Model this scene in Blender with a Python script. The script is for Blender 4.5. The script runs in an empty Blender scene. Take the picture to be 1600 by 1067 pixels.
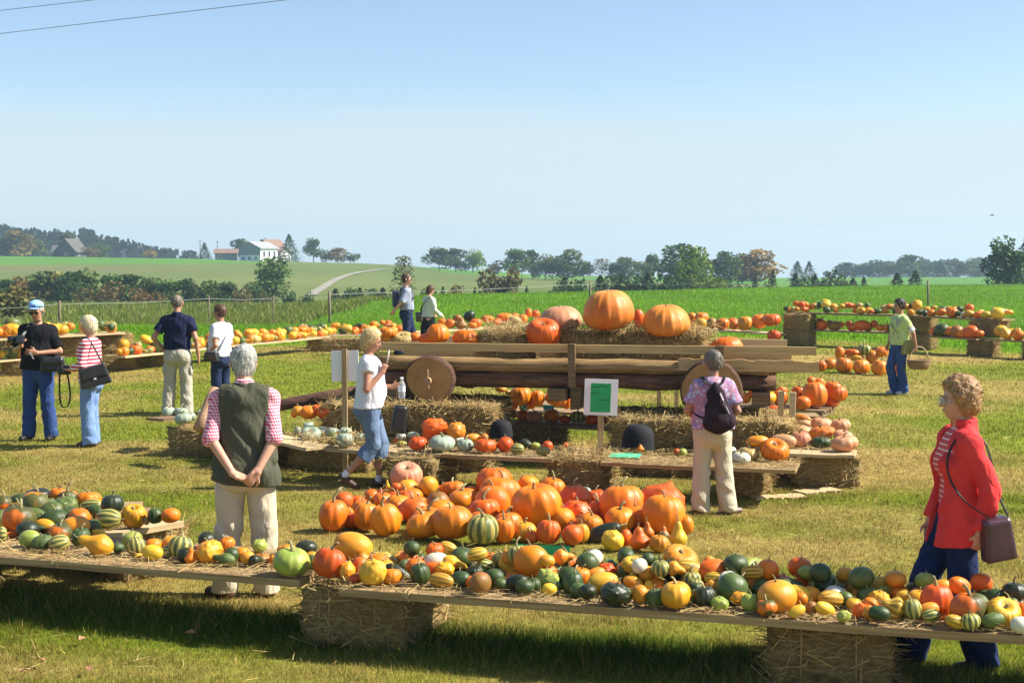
import bpy, bmesh, math, random
import numpy as np
from mathutils import Vector, Matrix, Euler
R = math.radians
rng = np.random.default_rng(7)
random.seed(7)
SC = bpy.context.scene
COL = SC.collection

# ------------------------------------------------------------------ camera
CAM_H, PITCH, FPX = 2.36, R(3.44), 1600 * 50 / 36
cam = bpy.data.objects.new('camera', bpy.data.cameras.new('camera'))
COL.objects.link(cam)
cam.location = (0, 0, CAM_H)
cam.rotation_euler = (R(90) - PITCH, 0, 0)
cam.data.lens, cam.data.sensor_width = 50, 36
cam.data.clip_start, cam.data.clip_end = 0.1, 9000
SC.camera = cam

# ------------------------------------------------------------------ sky, sun, exposure
SUN_EL, SUN_AZ = R(42), R(89)          # azimuth clockwise from +Y (the view direction)
W = bpy.data.worlds.new('World'); SC.world = W; W.use_nodes = True
wn, wl = W.node_tree.nodes, W.node_tree.links
bg = wn['Background']
sky = wn.new('ShaderNodeTexSky'); sky.sky_type = 'NISHITA'; sky.sun_disc = False
sky.sun_elevation, sky.sun_rotation = SUN_EL, SUN_AZ
sky.altitude, sky.air_density, sky.dust_density, sky.ozone_density = 600, 1.0, 0.8, 3.0
# a thin veil of high haze lies over the lower sky all round, with a streaky upper edge
wt = wn.new('ShaderNodeTexCoord'); wm_ = wn.new('ShaderNodeMapping'); wm_.inputs['Scale'].default_value = (2.2, 2.2, 26); wl.new(wt.outputs['Generated'], wm_.inputs[0])
wz = wn.new('ShaderNodeTexNoise'); wz.inputs['Scale'].default_value = 2.0; wz.inputs['Detail'].default_value = 7; wl.new(wm_.outputs[0], wz.inputs['Vector'])
wsp = wn.new('ShaderNodeSeparateXYZ'); wl.new(wt.outputs['Generated'], wsp.inputs[0])
wa_ = wn.new('ShaderNodeMath'); wa_.operation = 'MULTIPLY_ADD'; wl.new(wz.outputs['Fac'], wa_.inputs[0]); wa_.inputs[1].default_value = -.05; wl.new(wsp.outputs[2], wa_.inputs[2])
wr = wn.new('ShaderNodeMapRange'); wr.interpolation_type = 'SMOOTHSTEP'; wl.new(wa_.outputs[0], wr.inputs[0])
for i_, v_ in ((1, .092), (2, .045), (3, .10), (4, .80)): wr.inputs[i_].default_value = v_
wx = wn.new('ShaderNodeMix'); wx.data_type = 'RGBA'; wl.new(wr.outputs[0], wx.inputs[0]); wl.new(sky.outputs[0], wx.inputs[6]); wx.inputs[7].default_value = (4.05, 4.75, 5.0, 1)
wl.new(wx.outputs[2], bg.inputs[0]); bg.inputs[1].default_value = 0.082
sl = bpy.data.lights.new('sun', 'SUN'); sl.energy = 5.0; sl.angle = R(0.53); sl.color = (1, 0.94, 0.83)
sun = bpy.data.objects.new('sun', sl); COL.objects.link(sun)
SUNV = Vector((math.sin(SUN_AZ) * math.cos(SUN_EL), math.cos(SUN_AZ) * math.cos(SUN_EL), math.sin(SUN_EL)))
sun.rotation_euler = SUNV.to_track_quat('Z', 'Y').to_euler()
sun.location = (30, 20, 30)
vs = SC.view_settings
vs.view_transform, vs.look, vs.exposure, vs.gamma = 'Standard', 'None', 1.09, 1.0
vs.use_curve_mapping = False
SC.cycles.volume_max_steps = 64
SC.cycles.max_bounces = 6

# ------------------------------------------------------------------ where a sight line meets the ground or a depth
def ray(px, py):
    dx, dy = (px - 800) / FPX, -(py - 533.5) / FPX
    return np.array((dx, math.cos(PITCH) + dy * math.sin(PITCH), -math.sin(PITCH) + dy * math.cos(PITCH)))
def G(px, py, z=0.0):
    d = ray(px, py); t = (z - CAM_H) / d[2]
    return Vector((d[0] * t, d[1] * t, z))
def D(px, py, Y):
    d = ray(px, py); t = Y / d[1]
    return Vector((d[0] * t, Y, CAM_H + d[2] * t))
def pxy(x, y, z):                       # where a point would stand in the photo
    c, s = math.cos(PITCH), math.sin(PITCH)
    f = y * c - (z - CAM_H) * s; u = y * s + (z - CAM_H) * c
    return 800 + FPX * x / f, 533.5 - FPX * u / f

# ------------------------------------------------------------------ objects
def tag(o, label=None, cat=None, group=None, kind=None):
    if label: o['label'] = label
    if cat: o['category'] = cat
    if group: o['group'] = group
    if kind: o['kind'] = kind
    return o
def link(o, parent=None):
    COL.objects.link(o)
    if parent is not None: o.parent = parent
    return o
def empty(name, loc=(0, 0, 0), rz=0):
    o = bpy.data.objects.new(name, None); o.empty_display_size = .1
    o.location = loc; o.rotation_euler = (0, 0, rz)
    return link(o)
def mobj(name, me, mat=None, parent=None, loc=None, rot=None):
    o = bpy.data.objects.new(name, me)
    if mat is not None:
        for m in (mat if isinstance(mat, (list, tuple)) else [mat]): me.materials.append(m)
    if loc is not None: o.location = loc
    if rot is not None: o.rotation_euler = rot
    return link(o, parent)
def npmesh(name, V, Fq, smooth=True, uv=None, col=None, mi=None):
    """V (n,3); Fq (m,3) or (m,4) arrays"""
    V = np.asarray(V, np.float32); Fq = np.asarray(Fq, np.int32)
    me = bpy.data.meshes.new(name); k = Fq.shape[1]; m = len(Fq)
    me.vertices.add(len(V)); me.vertices.foreach_set('co', V.ravel())
    me.loops.add(m * k); me.loops.foreach_set('vertex_index', Fq.ravel())
    me.polygons.add(m)
    me.polygons.foreach_set('loop_start', np.arange(0, m * k, k, dtype=np.int32))
    if smooth: me.polygons.foreach_set('use_smooth', np.ones(m, bool))
    else: me.polygons.foreach_set('use_smooth', np.zeros(m, bool))
    if uv is not None:
        l = me.uv_layers.new(name='UVMap'); l.data.foreach_set('uv', np.asarray(uv, np.float32)[Fq.ravel()].ravel())
    if col is not None:
        a = me.color_attributes.new('col', 'FLOAT_COLOR', 'POINT'); c = np.ones((len(V), 4), np.float32); c[:, :3] = col
        a.data.foreach_set('color', c.ravel())
    if mi is not None: me.polygons.foreach_set('material_index', np.asarray(mi, np.int32))
    me.update(calc_edges=True); me.validate()
    return me
class MB:
    """collects faces for one mesh"""
    def __init__(s): s.v = []; s.f = []; s.m = []
    def add(s, vs_, fs, mi=0):
        b = len(s.v); s.v += [tuple(p) for p in vs_]; s.f += [tuple(i + b for i in f) for f in fs]; s.m += [mi] * len(fs)
    def box(s, c, size, rot=None, mi=0, jit=0):
        hx, hy, hz = [a / 2 for a in size]
        P = [Vector((x * hx, y * hy, z * hz)) for x, y, z in ((-1,-1,-1),(1,-1,-1),(1,1,-1),(-1,1,-1),(-1,-1,1),(1,-1,1),(1,1,1),(-1,1,1))]
        if jit: P = [p + Vector([random.uniform(-jit, jit) for _ in range(3)]) for p in P]
        if rot is not None: P = [rot @ p for p in P]
        c = Vector(c)
        s.add([p + c for p in P], [(0,3,2,1),(4,5,6,7),(0,1,5,4),(1,2,6,5),(2,3,7,6),(3,0,4,7)], mi)
    def tube(s, pts, rad, n=8, mi=0, cap=True):
        pts = [Vector(p) for p in pts]
        rad = rad if isinstance(rad, (list, tuple)) else [rad] * len(pts)
        V = []; prev = None
        for i, p in enumerate(pts):
            t = (pts[min(i + 1, len(pts) - 1)] - pts[max(i - 1, 0)]).normalized()
            a = t.cross(Vector((0, 0, 1)) if abs(t.z) < .9 else Vector((1, 0, 0))).normalized() if prev is None else (prev - t * prev.dot(t)).normalized()
            prev = a; b = t.cross(a)
            for k in range(n):
                w = 2 * math.pi * k / n; V.append(p + (a * math.cos(w) + b * math.sin(w)) * rad[i])
        Fs = [(i*n+k, i*n+(k+1) % n, (i+1)*n+(k+1) % n, (i+1)*n+k) for i in range(len(pts)-1) for k in range(n)]
        if cap: Fs += [tuple(range(n-1, -1, -1)), tuple((len(pts)-1)*n + k for k in range(n))]
        s.add(V, Fs, mi)
    def mesh(s, name, smooth=False):
        me = bpy.data.meshes.new(name); me.from_pydata(s.v, [], s.f); me.update()
        me.polygons.foreach_set('use_smooth', np.full(len(s.f), smooth)); me.polygons.foreach_set('material_index', np.asarray(s.m, np.int32))
        return me
    def build(s, name, mat=None, parent=None, smooth=False, **k): return mobj(name, s.mesh(name, smooth), mat, parent, **k)
def copy_tree(o, parent=None):
    c = o.copy(); COL.objects.link(c)
    if parent is not None: c.parent = parent
    for ch in list(o.children): copy_tree(ch, c)
    return c
def vnoise(x, y, sc=1.0, seed=0):
    """smooth 2-D value noise in 0..1"""
    x = np.asarray(x, float) / sc; y = np.asarray(y, float) / sc
    xi, yi = np.floor(x).astype(np.int64), np.floor(y).astype(np.int64); fx, fy = x - xi, y - yi
    fx, fy = fx*fx*(3-2*fx), fy*fy*(3-2*fy)
    def h(a, b):
        n = (a * 374761393 + b * 668265263 + seed * 974634721) & 0x7fffffff
        n = ((n ^ (n >> 13)) * 1274126177) & 0x7fffffff
        return ((n ^ (n >> 16)) & 0xffff) / 65535.0
    return (h(xi,yi)*(1-fx)+h(xi+1,yi)*fx)*(1-fy) + (h(xi,yi+1)*(1-fx)+h(xi+1,yi+1)*fx)*fy
def fbm(x, y, sc, seed=0, o=3):
    r = 0; a = .5
    for i in range(o): r = r + a * vnoise(x, y, sc / 2**i, seed + i); a /= 2
    return r / (1 - .5**o)

# ------------------------------------------------------------------ materials
def newmat(name):
    m = bpy.data.materials.new(name); m.use_nodes = True
    nt = m.node_tree; return m, nt.nodes, nt.links, nt.nodes['Principled BSDF']
def c4(c): return (c[0], c[1], c[2], 1)
def ramp(n, l, fac, stops):
    r = n.new('ShaderNodeValToRGB'); e = r.color_ramp.elements
    while len(e) < len(stops): e.new(.5)
    for el, (p, c) in zip(e, stops): el.position = p; el.color = c4(c) if not isinstance(c, (int, float)) else (c, c, c, 1)
    l.new(fac, r.inputs[0]); return r.outputs[0]
def objvec(n, l, stretch=(1, 1, 1), rnd=True):
    t = n.new('ShaderNodeTexCoord'); mp = n.new('ShaderNodeMapping'); mp.inputs['Scale'].default_value = stretch
    l.new(t.outputs['Object'], mp.inputs[0])
    if rnd:
        oi = n.new('ShaderNodeObjectInfo'); mu = n.new('ShaderNodeMath'); mu.operation = 'MULTIPLY'; mu.inputs[1].default_value = 37.0
        l.new(oi.outputs['Random'], mu.inputs[0]); l.new(mu.outputs[0], mp.inputs['Location'])
    return mp.outputs[0]
def noise(n, l, vec, scale, detail=5, rough=.6):
    t = n.new('ShaderNodeTexNoise'); t.inputs['Scale'].default_value = scale; t.inputs['Detail'].default_value = detail; t.inputs['Roughness'].default_value = rough
    l.new(vec, t.inputs['Vector']); return t.outputs['Fac']
def vary(n, l, col, hue=.0, val=.0):
    """a little difference of tint from object to object"""
    oi = n.new('ShaderNodeObjectInfo'); h = n.new('ShaderNodeHueSaturation')
    for amt, base, i in ((hue, .5, 0), (val, 1.0, 2)):
        if amt:
            mr = n.new('ShaderNodeMapRange'); mr.inputs[3].default_value = base - amt; mr.inputs[4].default_value = base + amt
            src = oi.outputs['Random']
            if i == 2:
                w = n.new('ShaderNodeMath'); w.operation = 'MULTIPLY'; w.inputs[1].default_value = 7.31; l.new(src, w.inputs[0])
                w2 = n.new('ShaderNodeMath'); w2.operation = 'FRACT'; l.new(w.outputs[0], w2.inputs[0]); src = w2.outputs[0]
            l.new(src, mr.inputs[0]); l.new(mr.outputs[0], h.inputs[i])
    l.new(col, h.inputs['Color']); return h.outputs[0]
def bumpn(n, l, b, h, strength, dist):
    bp = n.new('ShaderNodeBump'); bp.inputs['Strength'].default_value = strength; bp.inputs['Distance'].default_value = dist
    l.new(h, bp.inputs['Height']); l.new(bp.outputs[0], b.inputs['Normal'])
def M(name, stops, scale=5, rough=.75, bump=0, bscale=40, bdist=.01, stretch=(1, 1, 1), hue=0, val=0, spec=.3, detail=5):
    m, n, l, b = newmat(name)
    v = objvec(n, l, stretch)
    c = ramp(n, l, noise(n, l, v, scale, detail), stops if isinstance(stops, list) else [(0, stops), (1, stops)])
    if hue or val: c = vary(n, l, c, hue, val)
    l.new(c, b.inputs['Base Color']); b.inputs['Roughness'].default_value = rough; b.inputs['Specular IOR Level'].default_value = spec
    if bump: bumpn(n, l, b, noise(n, l, v, bscale, 6), bump, bdist)
    return m
def colmat(name, rough=.8, spec=.15, sub=0):
    """colour straight from the mesh's own colour attribute (blade by blade pigments)"""
    m, n, l, b = newmat(name); a = n.new('ShaderNodeVertexColor'); a.layer_name = 'col'
    l.new(a.outputs[0], b.inputs['Base Color']); b.inputs['Roughness'].default_value = rough; b.inputs['Specular IOR Level'].default_value = spec
    if sub:
        tr = n.new('ShaderNodeBsdfTranslucent'); l.new(a.outputs[0], tr.inputs[0])
        mx = n.new('ShaderNodeMixShader'); mx.inputs[0].default_value = sub
        l.new(b.outputs[0], mx.inputs[1]); l.new(tr.outputs[0], mx.inputs[2]); l.new(mx.outputs[0], n['Material Output'].inputs[0])
    return m
# ================================================================== the land
CREST_PX = [-600, 0, 300, 400, 560, 640, 700, 760, 850, 1000, 1200, 1600, 2300]
CREST_PY = [398, 400, 404, 408, 411, 415, 421, 424, 431, 434, 436, 434, 430]
EDGE_PX, EDGE_D = [380, 600, 800, 1000, 1200, 1600], [110, 82, 87, 93, 104, 120]
def gz(x, y):
    x = np.asarray(x, float); y = np.asarray(y, float)
    yy = np.maximum(y, 1e-3)
    px = np.clip(800 + FPX * x / yy, -600, 2300)
    a = np.clip((690 - px) / 310, 0, 1); a = a*a*(3-2*a)
    cz = CAM_H - (np.interp(px, CREST_PX, CREST_PY) - 400) * 385 / FPX
    zero = np.zeros_like(px)
    e = np.interp(px, EDGE_PX, EDGE_D)
    K = [(0, zero), (46, zero), (64, -1.15*a), (e, -1.6*a), (150, -3.4+zero), (200, -2.3+zero), (385, cz), (440, cz-.5), (700, cz*0-14), (1700, -26+zero), (9000, -26+zero)]
    def at(d):
        r = K[0][1].copy()
        for (d0, z0), (d1, z1) in zip(K[:-1], K[1:]):
            t = np.clip((d - d0) / (d1 - d0), 0, 1); t = t*t*(3-2*t) if np.max(d1) < 430 else t
            r = np.where(d >= d0, z0 + (z1 - z0) * t, r)
        return r
    z = (at(yy * .97) + at(yy) + at(yy * 1.03)) / 3
    bump = (fbm(x, y, 9, 3) - .5) * .05 + (fbm(x, y, 1.1, 9) - .5) * .018
    return z + np.where(y > 5, bump, 0) * np.clip(1 - (yy - 60) / 60, 0, 1)
def hit(px, py, d0=20, d1=2500):
    d = ray(px, py); t = np.geomspace(d0, d1, 3000)
    gap = (CAM_H + d[2] * t) - gz(d[0] * t, d[1] * t)
    i = np.argmax(gap < 0) if (gap < 0).any() else len(t) - 1
    return Vector((d[0] * t[i], d[1] * t[i], float(gz(d[0]*t[i], d[1]*t[i]))))
def seg_dist(x, y, A, B):
    ax, ay, bx, by = A[0], A[1], B[0], B[1]
    t = np.clip(((x-ax)*(bx-ax)+(y-ay)*(by-ay))/((bx-ax)**2+(by-ay)**2), 0, 1)
    return np.hypot(x-ax-t*(bx-ax), y-ay-t*(by-ay))
# the ring of benches, used for the meadow's edge and for worn and unmown grass
FRONT = [(G(-250, 846, .42), G(500, 910, .42)), (G(500, 910, .42), G(1850, 1010, .42))]
BACK = [G(-700, 606), G(0, 572), G(200, 563), G(500, 535), G(600, 522), G(900, 519), G(1220, 528), G(1420, 540), G(1600, 552), G(2300, 600)]
# worn patches: pixel centre, half widths (m), strength
WORN = [(1400, 740, 2.6, 1.1, .9), (1300, 560, 9, 1.6, .9), (1560, 610, 4, 2.2, .6), (430, 548, 5, 1.3, .8), (40, 592, 3, 1.2, .85), (230, 700, 3, .8, .7), (520, 762, 4, .5, .75),
        (300, 740, 2.2, .7, .6), (1250, 860, 2.6, .8, .75), (900, 700, 3, .8, .8), (430, 945, 1.5, .35, .8), (900, 955, 4, .25, .5), (100, 1050, 1.6, .35, .6), (60, 650, 2.5, 1.0, .6), (1500, 930, 2, .4, .55), (780, 690, 5, .7, .4), (1200, 800, 1.5, .5, .6), (1360, 715, 2.0, .9, .9), (960, 745, 3, .5, .7), (1480, 830, 2, .7, .55), (700, 905, 2.5, .5, .5)]
WORN = [(G(a, b).x, G(a, b).y, c, d, e) for a, b, c, d, e in WORN]
def dryness(x, y):
    r = fbm(x, y, 1.7, 21, 4); r = np.clip((r - .44) * 3.2, 0, 1) * .75
    for cx, cy, rx, ry, s in WORN:
        q = np.hypot((x-cx)/rx, (y-cy)/ry) + (vnoise(x, y, .8, 5) - .5) * .9
        r = np.maximum(r, s * np.clip(1.4 - q, 0, 1))
    return r
def meadow(x, y):
    m = y - np.interp(x / np.maximum(y, 1), [p.x / p.y for p in BACK], [p.y for p in BACK])
    return np.clip(m / 1.2 + .3, 0, 1)
def lush_shade(x, y):
    """how deep the unmown fringe and its painted shade under the front planks are"""
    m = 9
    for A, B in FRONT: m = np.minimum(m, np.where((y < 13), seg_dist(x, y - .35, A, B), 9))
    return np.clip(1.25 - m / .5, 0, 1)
GREEN, DRY, MEAD, LUSH_SHADE = [np.array(c) for c in ((.168, .198, .016), (.37, .265, .085), (.140, .275, .008), (.030, .11, .006))]  # last one is unmown green, darkened to paint shade under the front planks
def lawn_col(x, y):
    d = dryness(x, y)[:, None]; c = GREEN * (1 - d) + DRY * d
    l = lush_shade(x, y)[:, None] * .85; c = c * (1 - l) + LUSH_SHADE * l
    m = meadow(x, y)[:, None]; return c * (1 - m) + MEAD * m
ang = np.radians(np.concatenate([np.linspace(-180, -26, 45, endpoint=False), np.arange(-26, 26.01, .22), np.linspace(27, 180, 44, endpoint=False)[0:]]))
rad = np.concatenate([[0.0, 2, 4, 5.5], np.geomspace(6.5, 900, 330), np.geomspace(930, 1600, 10)])
TH, RD = np.meshgrid(ang, rad); gx, gy = (RD * np.sin(TH)).ravel(), (RD * np.cos(TH)).ravel()
gzv = gz(gx, gy); gzv[gy < 3] = 0
na, nr = len(ang), len(rad)
i0 = (np.arange(nr-1)[:, None] * na + np.arange(na)[None]).ravel(); i1 = (np.arange(nr-1)[:, None] * na + (np.arange(na)[None]+1) % na).ravel()
gF = np.stack([i0, i1, i1 + na, i0 + na], 1)
gpx = np.clip(800 + FPX * gx / np.maximum(gy, .1), -2000, 4000)
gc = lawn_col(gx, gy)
A_ = np.clip((690 - gpx) / 200, 0, 1)[:, None]
far = np.clip((gy - np.interp(gpx, EDGE_PX, EDGE_D) - 6) / 10, 0, 1)[:, None]
crop = np.array((.11, .13, .03)); gc = np.where((gy > np.interp(gpx, [-400, 0, 330, 470, 560, 620, 625], [60, 60, 61, 67, 80, 100, 130]))[:, None], crop, gc)
OLIVE, HGREEN, BROWN = np.array((.125, .155, .040)), np.array((.085, .20, .025)), np.array((.14, .125, .06))
hill = OLIVE + (fbm(gx, gy, 40, 31)[:, None] - .5) * np.array((.06, .04, .02))
up = np.clip((gy - np.interp(gpx, [0, 300, 420, 600, 700, 900, 1600], [300, 315, 345, 420, 315, 320, 100])) / 8, 0, 1)[:, None]
hill = hill * (1 - up) + HGREEN * up
br = np.clip(1 - np.abs(gy - 285) / 22, 0, 1)[:, None] * np.clip((420 - gpx) / 200, 0, 1)[:, None]
hill = hill * (1 - br * .6) + BROWN * br * .6
gc = gc * (1 - far) + hill * far
gc = gc * (0.85 + .3 * fbm(gx, gy, 14, 77)[:, None])
m, n, l, b = newmat('turf'); a = n.new('ShaderNodeVertexColor'); a.layer_name = 'col'
geo = n.new('ShaderNodeNewGeometry')
nz = noise(n, l, geo.outputs['Position'], 9, 8, .75); nz2 = noise(n, l, geo.outputs['Position'], .6, 6, .7)
r1 = ramp(n, l, nz, [(.3, .55), (.7, 1.35)]); r2 = ramp(n, l, nz2, [(.3, .8), (.7, 1.2)])
mu = n.new('ShaderNodeMix'); mu.data_type = 'RGBA'; mu.blend_type = 'MULTIPLY'; mu.inputs[0].default_value = 1
l.new(a.outputs[0], mu.inputs[6]); l.new(r1, mu.inputs[7])
mu2 = n.new('ShaderNodeMix'); mu2.data_type = 'RGBA'; mu2.blend_type = 'MULTIPLY'; mu2.inputs[0].default_value = 1
l.new(mu.outputs[2], mu2.inputs[6]); l.new(r2, mu2.inputs[7]); l.new(mu2.outputs[2], b.inputs['Base Color'])
b.inputs['Roughness'].default_value = .95; b.inputs['Specular IOR Level'].default_value = .1
bumpn(n, l, b, nz, .6, .04)
TURF = m
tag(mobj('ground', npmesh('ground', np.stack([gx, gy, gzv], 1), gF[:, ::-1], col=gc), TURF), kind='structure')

# the pale farm track climbing the hill
TP = [(486, 462), (500, 453), (513, 444), (528, 436), (545, 430), (562, 426), (585, 423), (600, 421.5)]
pts = [hit(*p, d0=165) for p in TP]; mb = MB(); cs = []
for i in range(len(pts) - 1):
    for k in range(10): cs.append(pts[i].lerp(pts[i+1], k / 10))
V = []
for i, c in enumerate(cs):
    t = cs[min(i+1, len(cs)-1)] - cs[max(i-1, 0)]; t.z = 0; t.normalize(); s = Vector((t.y, -t.x, 0)) * .75
    for q in (c - s, c + s): V.append((q.x, q.y, float(gz(q.x, q.y)) + .12))
mb.add(V, [(2*i, 2*i+1, 2*i+3, 2*i+2) for i in range(len(cs)-1)])
tag(mb.build('farm_track', M('track', [(.3, (.22, .20, .15)), (.7, (.30, .28, .22))], .5)), kind='structure')

# ------------------------------------------------------------------ grass, built as blades
def blades(name, x, y, h, w, col, lean=.45, mat=None, zoff=0):
    n_ = len(x); a = rng.uniform(0, 2*np.pi, n_); z = gz(x, y) + zoff
    dx, dy = np.cos(a) * w / 2, np.sin(a) * w / 2
    la = rng.uniform(0, 2*np.pi, n_); ll = h * rng.uniform(0, lean * 1.6, n_)
    V = np.empty((n_, 3, 3)); V[:, 0] = np.stack([x - dx, y - dy, z - .01], 1); V[:, 1] = np.stack([x + dx, y + dy, z - .01], 1)
    V[:, 2] = np.stack([x + np.cos(la) * ll, y + np.sin(la) * ll, z + h], 1)
    return tag(mobj(name, npmesh(name, V.reshape(-1, 3), np.arange(3*n_).reshape(-1, 3), smooth=False, col=np.repeat(col, 3, 0)), mat), kind='stuff')
def scatter(N, y0, y1, p):
    u = rng.random(N); y = (y0**(1-p) + u * (y1**(1-p) - y0**(1-p)))**(1/(1-p)) if p != 1 else y0 * (y1/y0)**u
    return rng.uniform(-1, 1, N) * (.385 * y + 2.4), y
def tint(c, s=.3):
    n_ = len(c); v = rng.normal(1, s, n_).clip(.4, 1.9)[:, None]; return (c * v * rng.normal(1, .06, (n_, 3))).clip(.004, .8)
BLADE = colmat('grass_blade', .6, .1, .4)
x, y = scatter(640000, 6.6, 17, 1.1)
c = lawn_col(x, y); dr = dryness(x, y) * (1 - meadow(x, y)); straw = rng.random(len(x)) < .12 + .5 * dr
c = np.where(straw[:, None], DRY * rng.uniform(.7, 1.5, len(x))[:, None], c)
lu = lush_shade(x, y); cl = vnoise(x, y, .22, 4); c = c * (.68 + .62 * fbm(x, y, .35, 14, 3))[:, None]
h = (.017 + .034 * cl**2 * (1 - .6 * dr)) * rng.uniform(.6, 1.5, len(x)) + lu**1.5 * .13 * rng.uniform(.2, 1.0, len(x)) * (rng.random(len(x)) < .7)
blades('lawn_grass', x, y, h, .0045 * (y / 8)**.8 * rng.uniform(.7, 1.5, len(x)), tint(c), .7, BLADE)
x, y = scatter(270000, 17, 47, 1.2)
c = lawn_col(x, y); dr = dryness(x, y); mm = meadow(x, y); straw = rng.random(len(x)) < (.08 + .45 * dr) * (1 - mm)
c = np.where(straw[:, None], DRY * rng.uniform(.7, 1.4, len(x))[:, None], c)
c = c * (.68 + .62 * fbm(x, y, .7, 15, 3))[:, None]
h = (.022 + .022 * vnoise(x, y, .4, 4)) * rng.uniform(.6, 1.4, len(x)) * (1 - mm) + mm * rng.uniform(.05, .13, len(x))
blades('lawn_grass', x, y, h, .011 * (y / 20) * rng.uniform(.7, 1.5, len(x)), tint(c), .7, BLADE)
MZX, MZY = [-400, 0, 330, 470, 560, 620, 625], [60, 60, 61, 67, 80, 100, 130]
x, y = scatter(330000, 44, 116, 1.0); k = y < np.minimum(np.interp(800 + FPX * x / y, MZX, MZY), np.interp(800 + FPX * x / y, EDGE_PX, EDGE_D) + 3) + 1; x, y = x[k], y[k]
c = np.repeat(MEAD[None], len(x), 0) * (.75 + .5 * fbm(x, y, 5, 8)[:, None]); pale = rng.random(len(x)) < .07
c = np.where(pale[:, None], np.array((.30, .36, .16)), c)
blades('meadow_grass', x, y, rng.uniform(.05, .15, len(x)), .024 * (y / 60) * rng.uniform(.7, 1.6, len(x)), tint(c, .22), .6, BLADE)
# low maize on the left: leaning leaves and pale tassels
x, y = scatter(90000, 61, 123, .8); p_ = 800 + FPX * x / y
k = (p_ < 640) & (y > np.interp(p_, MZX, MZY)); x, y = x[k], y[k]
row = np.round((x * .94 + y * .34) / .75) * .75; x = x + (row - (x * .94 + y * .34)) * .7
c = np.repeat(np.array((.15, .20, .025))[None], len(x), 0); ta = rng.random(len(x)) < .12; c[ta] = (.34, .30, .13)
blades('maize', x, y, rng.uniform(.18, .5, len(x)), .07 * (y / 70) * rng.uniform(.6, 1.4, len(x)), tint(c, .25), .5, BLADE)

# ------------------------------------------------------------------ air
hz = MB(); hz.box((0, 0, 1.0), (3600, 3600, 66))
hm = bpy.data.materials.new('haze'); hm.use_nodes = True; hn = hm.node_tree.nodes; hl = hm.node_tree.links
hn.remove(hn['Principled BSDF']); pv = hn.new('ShaderNodeVolumePrincipled')
pv.inputs['Color'].default_value = (.60, .83, 1, 1); pv.inputs['Density'].default_value = .00046; pv.inputs['Anisotropy'].default_value = .2
hl.new(pv.outputs[0], hn['Material Output'].inputs['Volume'])
HAZE = True
if HAZE: tag(hz.build('haze', hm), kind='stuff')
# ================================================================== trees, farm, fence
def quads_at(P, size, rs, flat=.0):
    """leaf clumps: one bent-free quad per point, any direction"""
    n_ = len(P); a = rs.normal(size=(n_, 3)); a /= np.linalg.norm(a, axis=1)[:, None]
    b = rs.normal(size=(n_, 3)); b -= a * (a * b).sum(1)[:, None]; b /= np.linalg.norm(b, axis=1)[:, None]
    if flat: a[:, 2] *= 1 - flat; b[:, 2] *= 1 - flat
    s = (size * rs.uniform(.5, 1.5, n_))[:, None]; s2 = s * rs.uniform(.5, 1, n_)[:, None]
    return np.stack([P - a*s, P - b*s2, P + a*s, P + b*s2], 1).reshape(-1, 3), np.arange(4*n_).reshape(-1, 4)
def crown_broad(seed, nl=9, N=1700, low=.05, wide=.5):
    """unit tree: height 1, half width ~wide; lobes of leaf clumps, gaps between them"""
    rs = np.random.default_rng(seed); Ps = []; cs = []
    for i in range(nl):
        t = rs.uniform(0, 1); zc = low + .12 + (.72 - low) * t; rr = wide * .62 * (1 - abs(t - .4) * .9) * rs.uniform(.3, 1)
        a = rs.uniform(0, 6.28) + i * 2.4; c = np.array((rr * math.cos(a), rr * math.sin(a), zc)); r = rs.uniform(.15, .25) * (1.15 - .4 * t) * wide / .45
        q = rs.normal(size=(N // nl, 3)); q /= np.linalg.norm(q, axis=1)[:, None]
        q *= (rs.uniform(.35, 1, len(q))**.5 * r)[:, None]; q[:, 2] *= .8
        Ps.append(c + q); cs.append(np.full(len(q), rs.uniform(.6, 1.35)))
    P = np.concatenate(Ps); lob = np.concatenate(cs)
    P[:, 2] = P[:, 2].clip(low * .8, 1)
    P[:, 2] *= 1 / P[:, 2].max()
    V, F = quads_at(P, .03, rs)
    return V, F, np.repeat(lob * rs.uniform(.75, 1.25, len(lob)), 4)
def crown_fir(seed, N=1300, low=.08, wide=.22, tiers=11):
    rs = np.random.default_rng(seed); t = rs.uniform(0, 1, N)**1.3; z = low + (1 - low) * t
    k = (t * tiers) % 1.0; r = wide * (1 - t)**.85 * (1.15 - .55 * k) * rs.uniform(.35, 1.12, N)**.6 + .006; a = rs.uniform(0, 6.28, N)
    r *= 1 + .18 * np.sin(a * 3 + seed) + .12 * np.sin(a * 5 + t * 20)
    P = np.stack([r * np.cos(a), r * np.sin(a), z - r * .25], 1)
    V, F = quads_at(P, .026, rs, .45); return V, F, np.repeat(rs.uniform(.65, 1.3, N), 4)
def crown_thin(seed, N=700):
    rs = np.random.default_rng(seed); z = .2 + .8 * rs.random(N)**.8; r = .26 * (1.1 - z)**.35 * rs.uniform(0, 1, N)**.5; a = rs.uniform(0, 6.28, N)
    a = np.round(a * 2.2) / 2.2 + rs.normal(0, .2, N)
    P = np.stack([r * np.cos(a), r * np.sin(a), z - .25 * r], 1); V, F = quads_at(P, .018, rs); return V, F, np.repeat(rs.uniform(.7, 1.3, N), 4)
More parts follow.
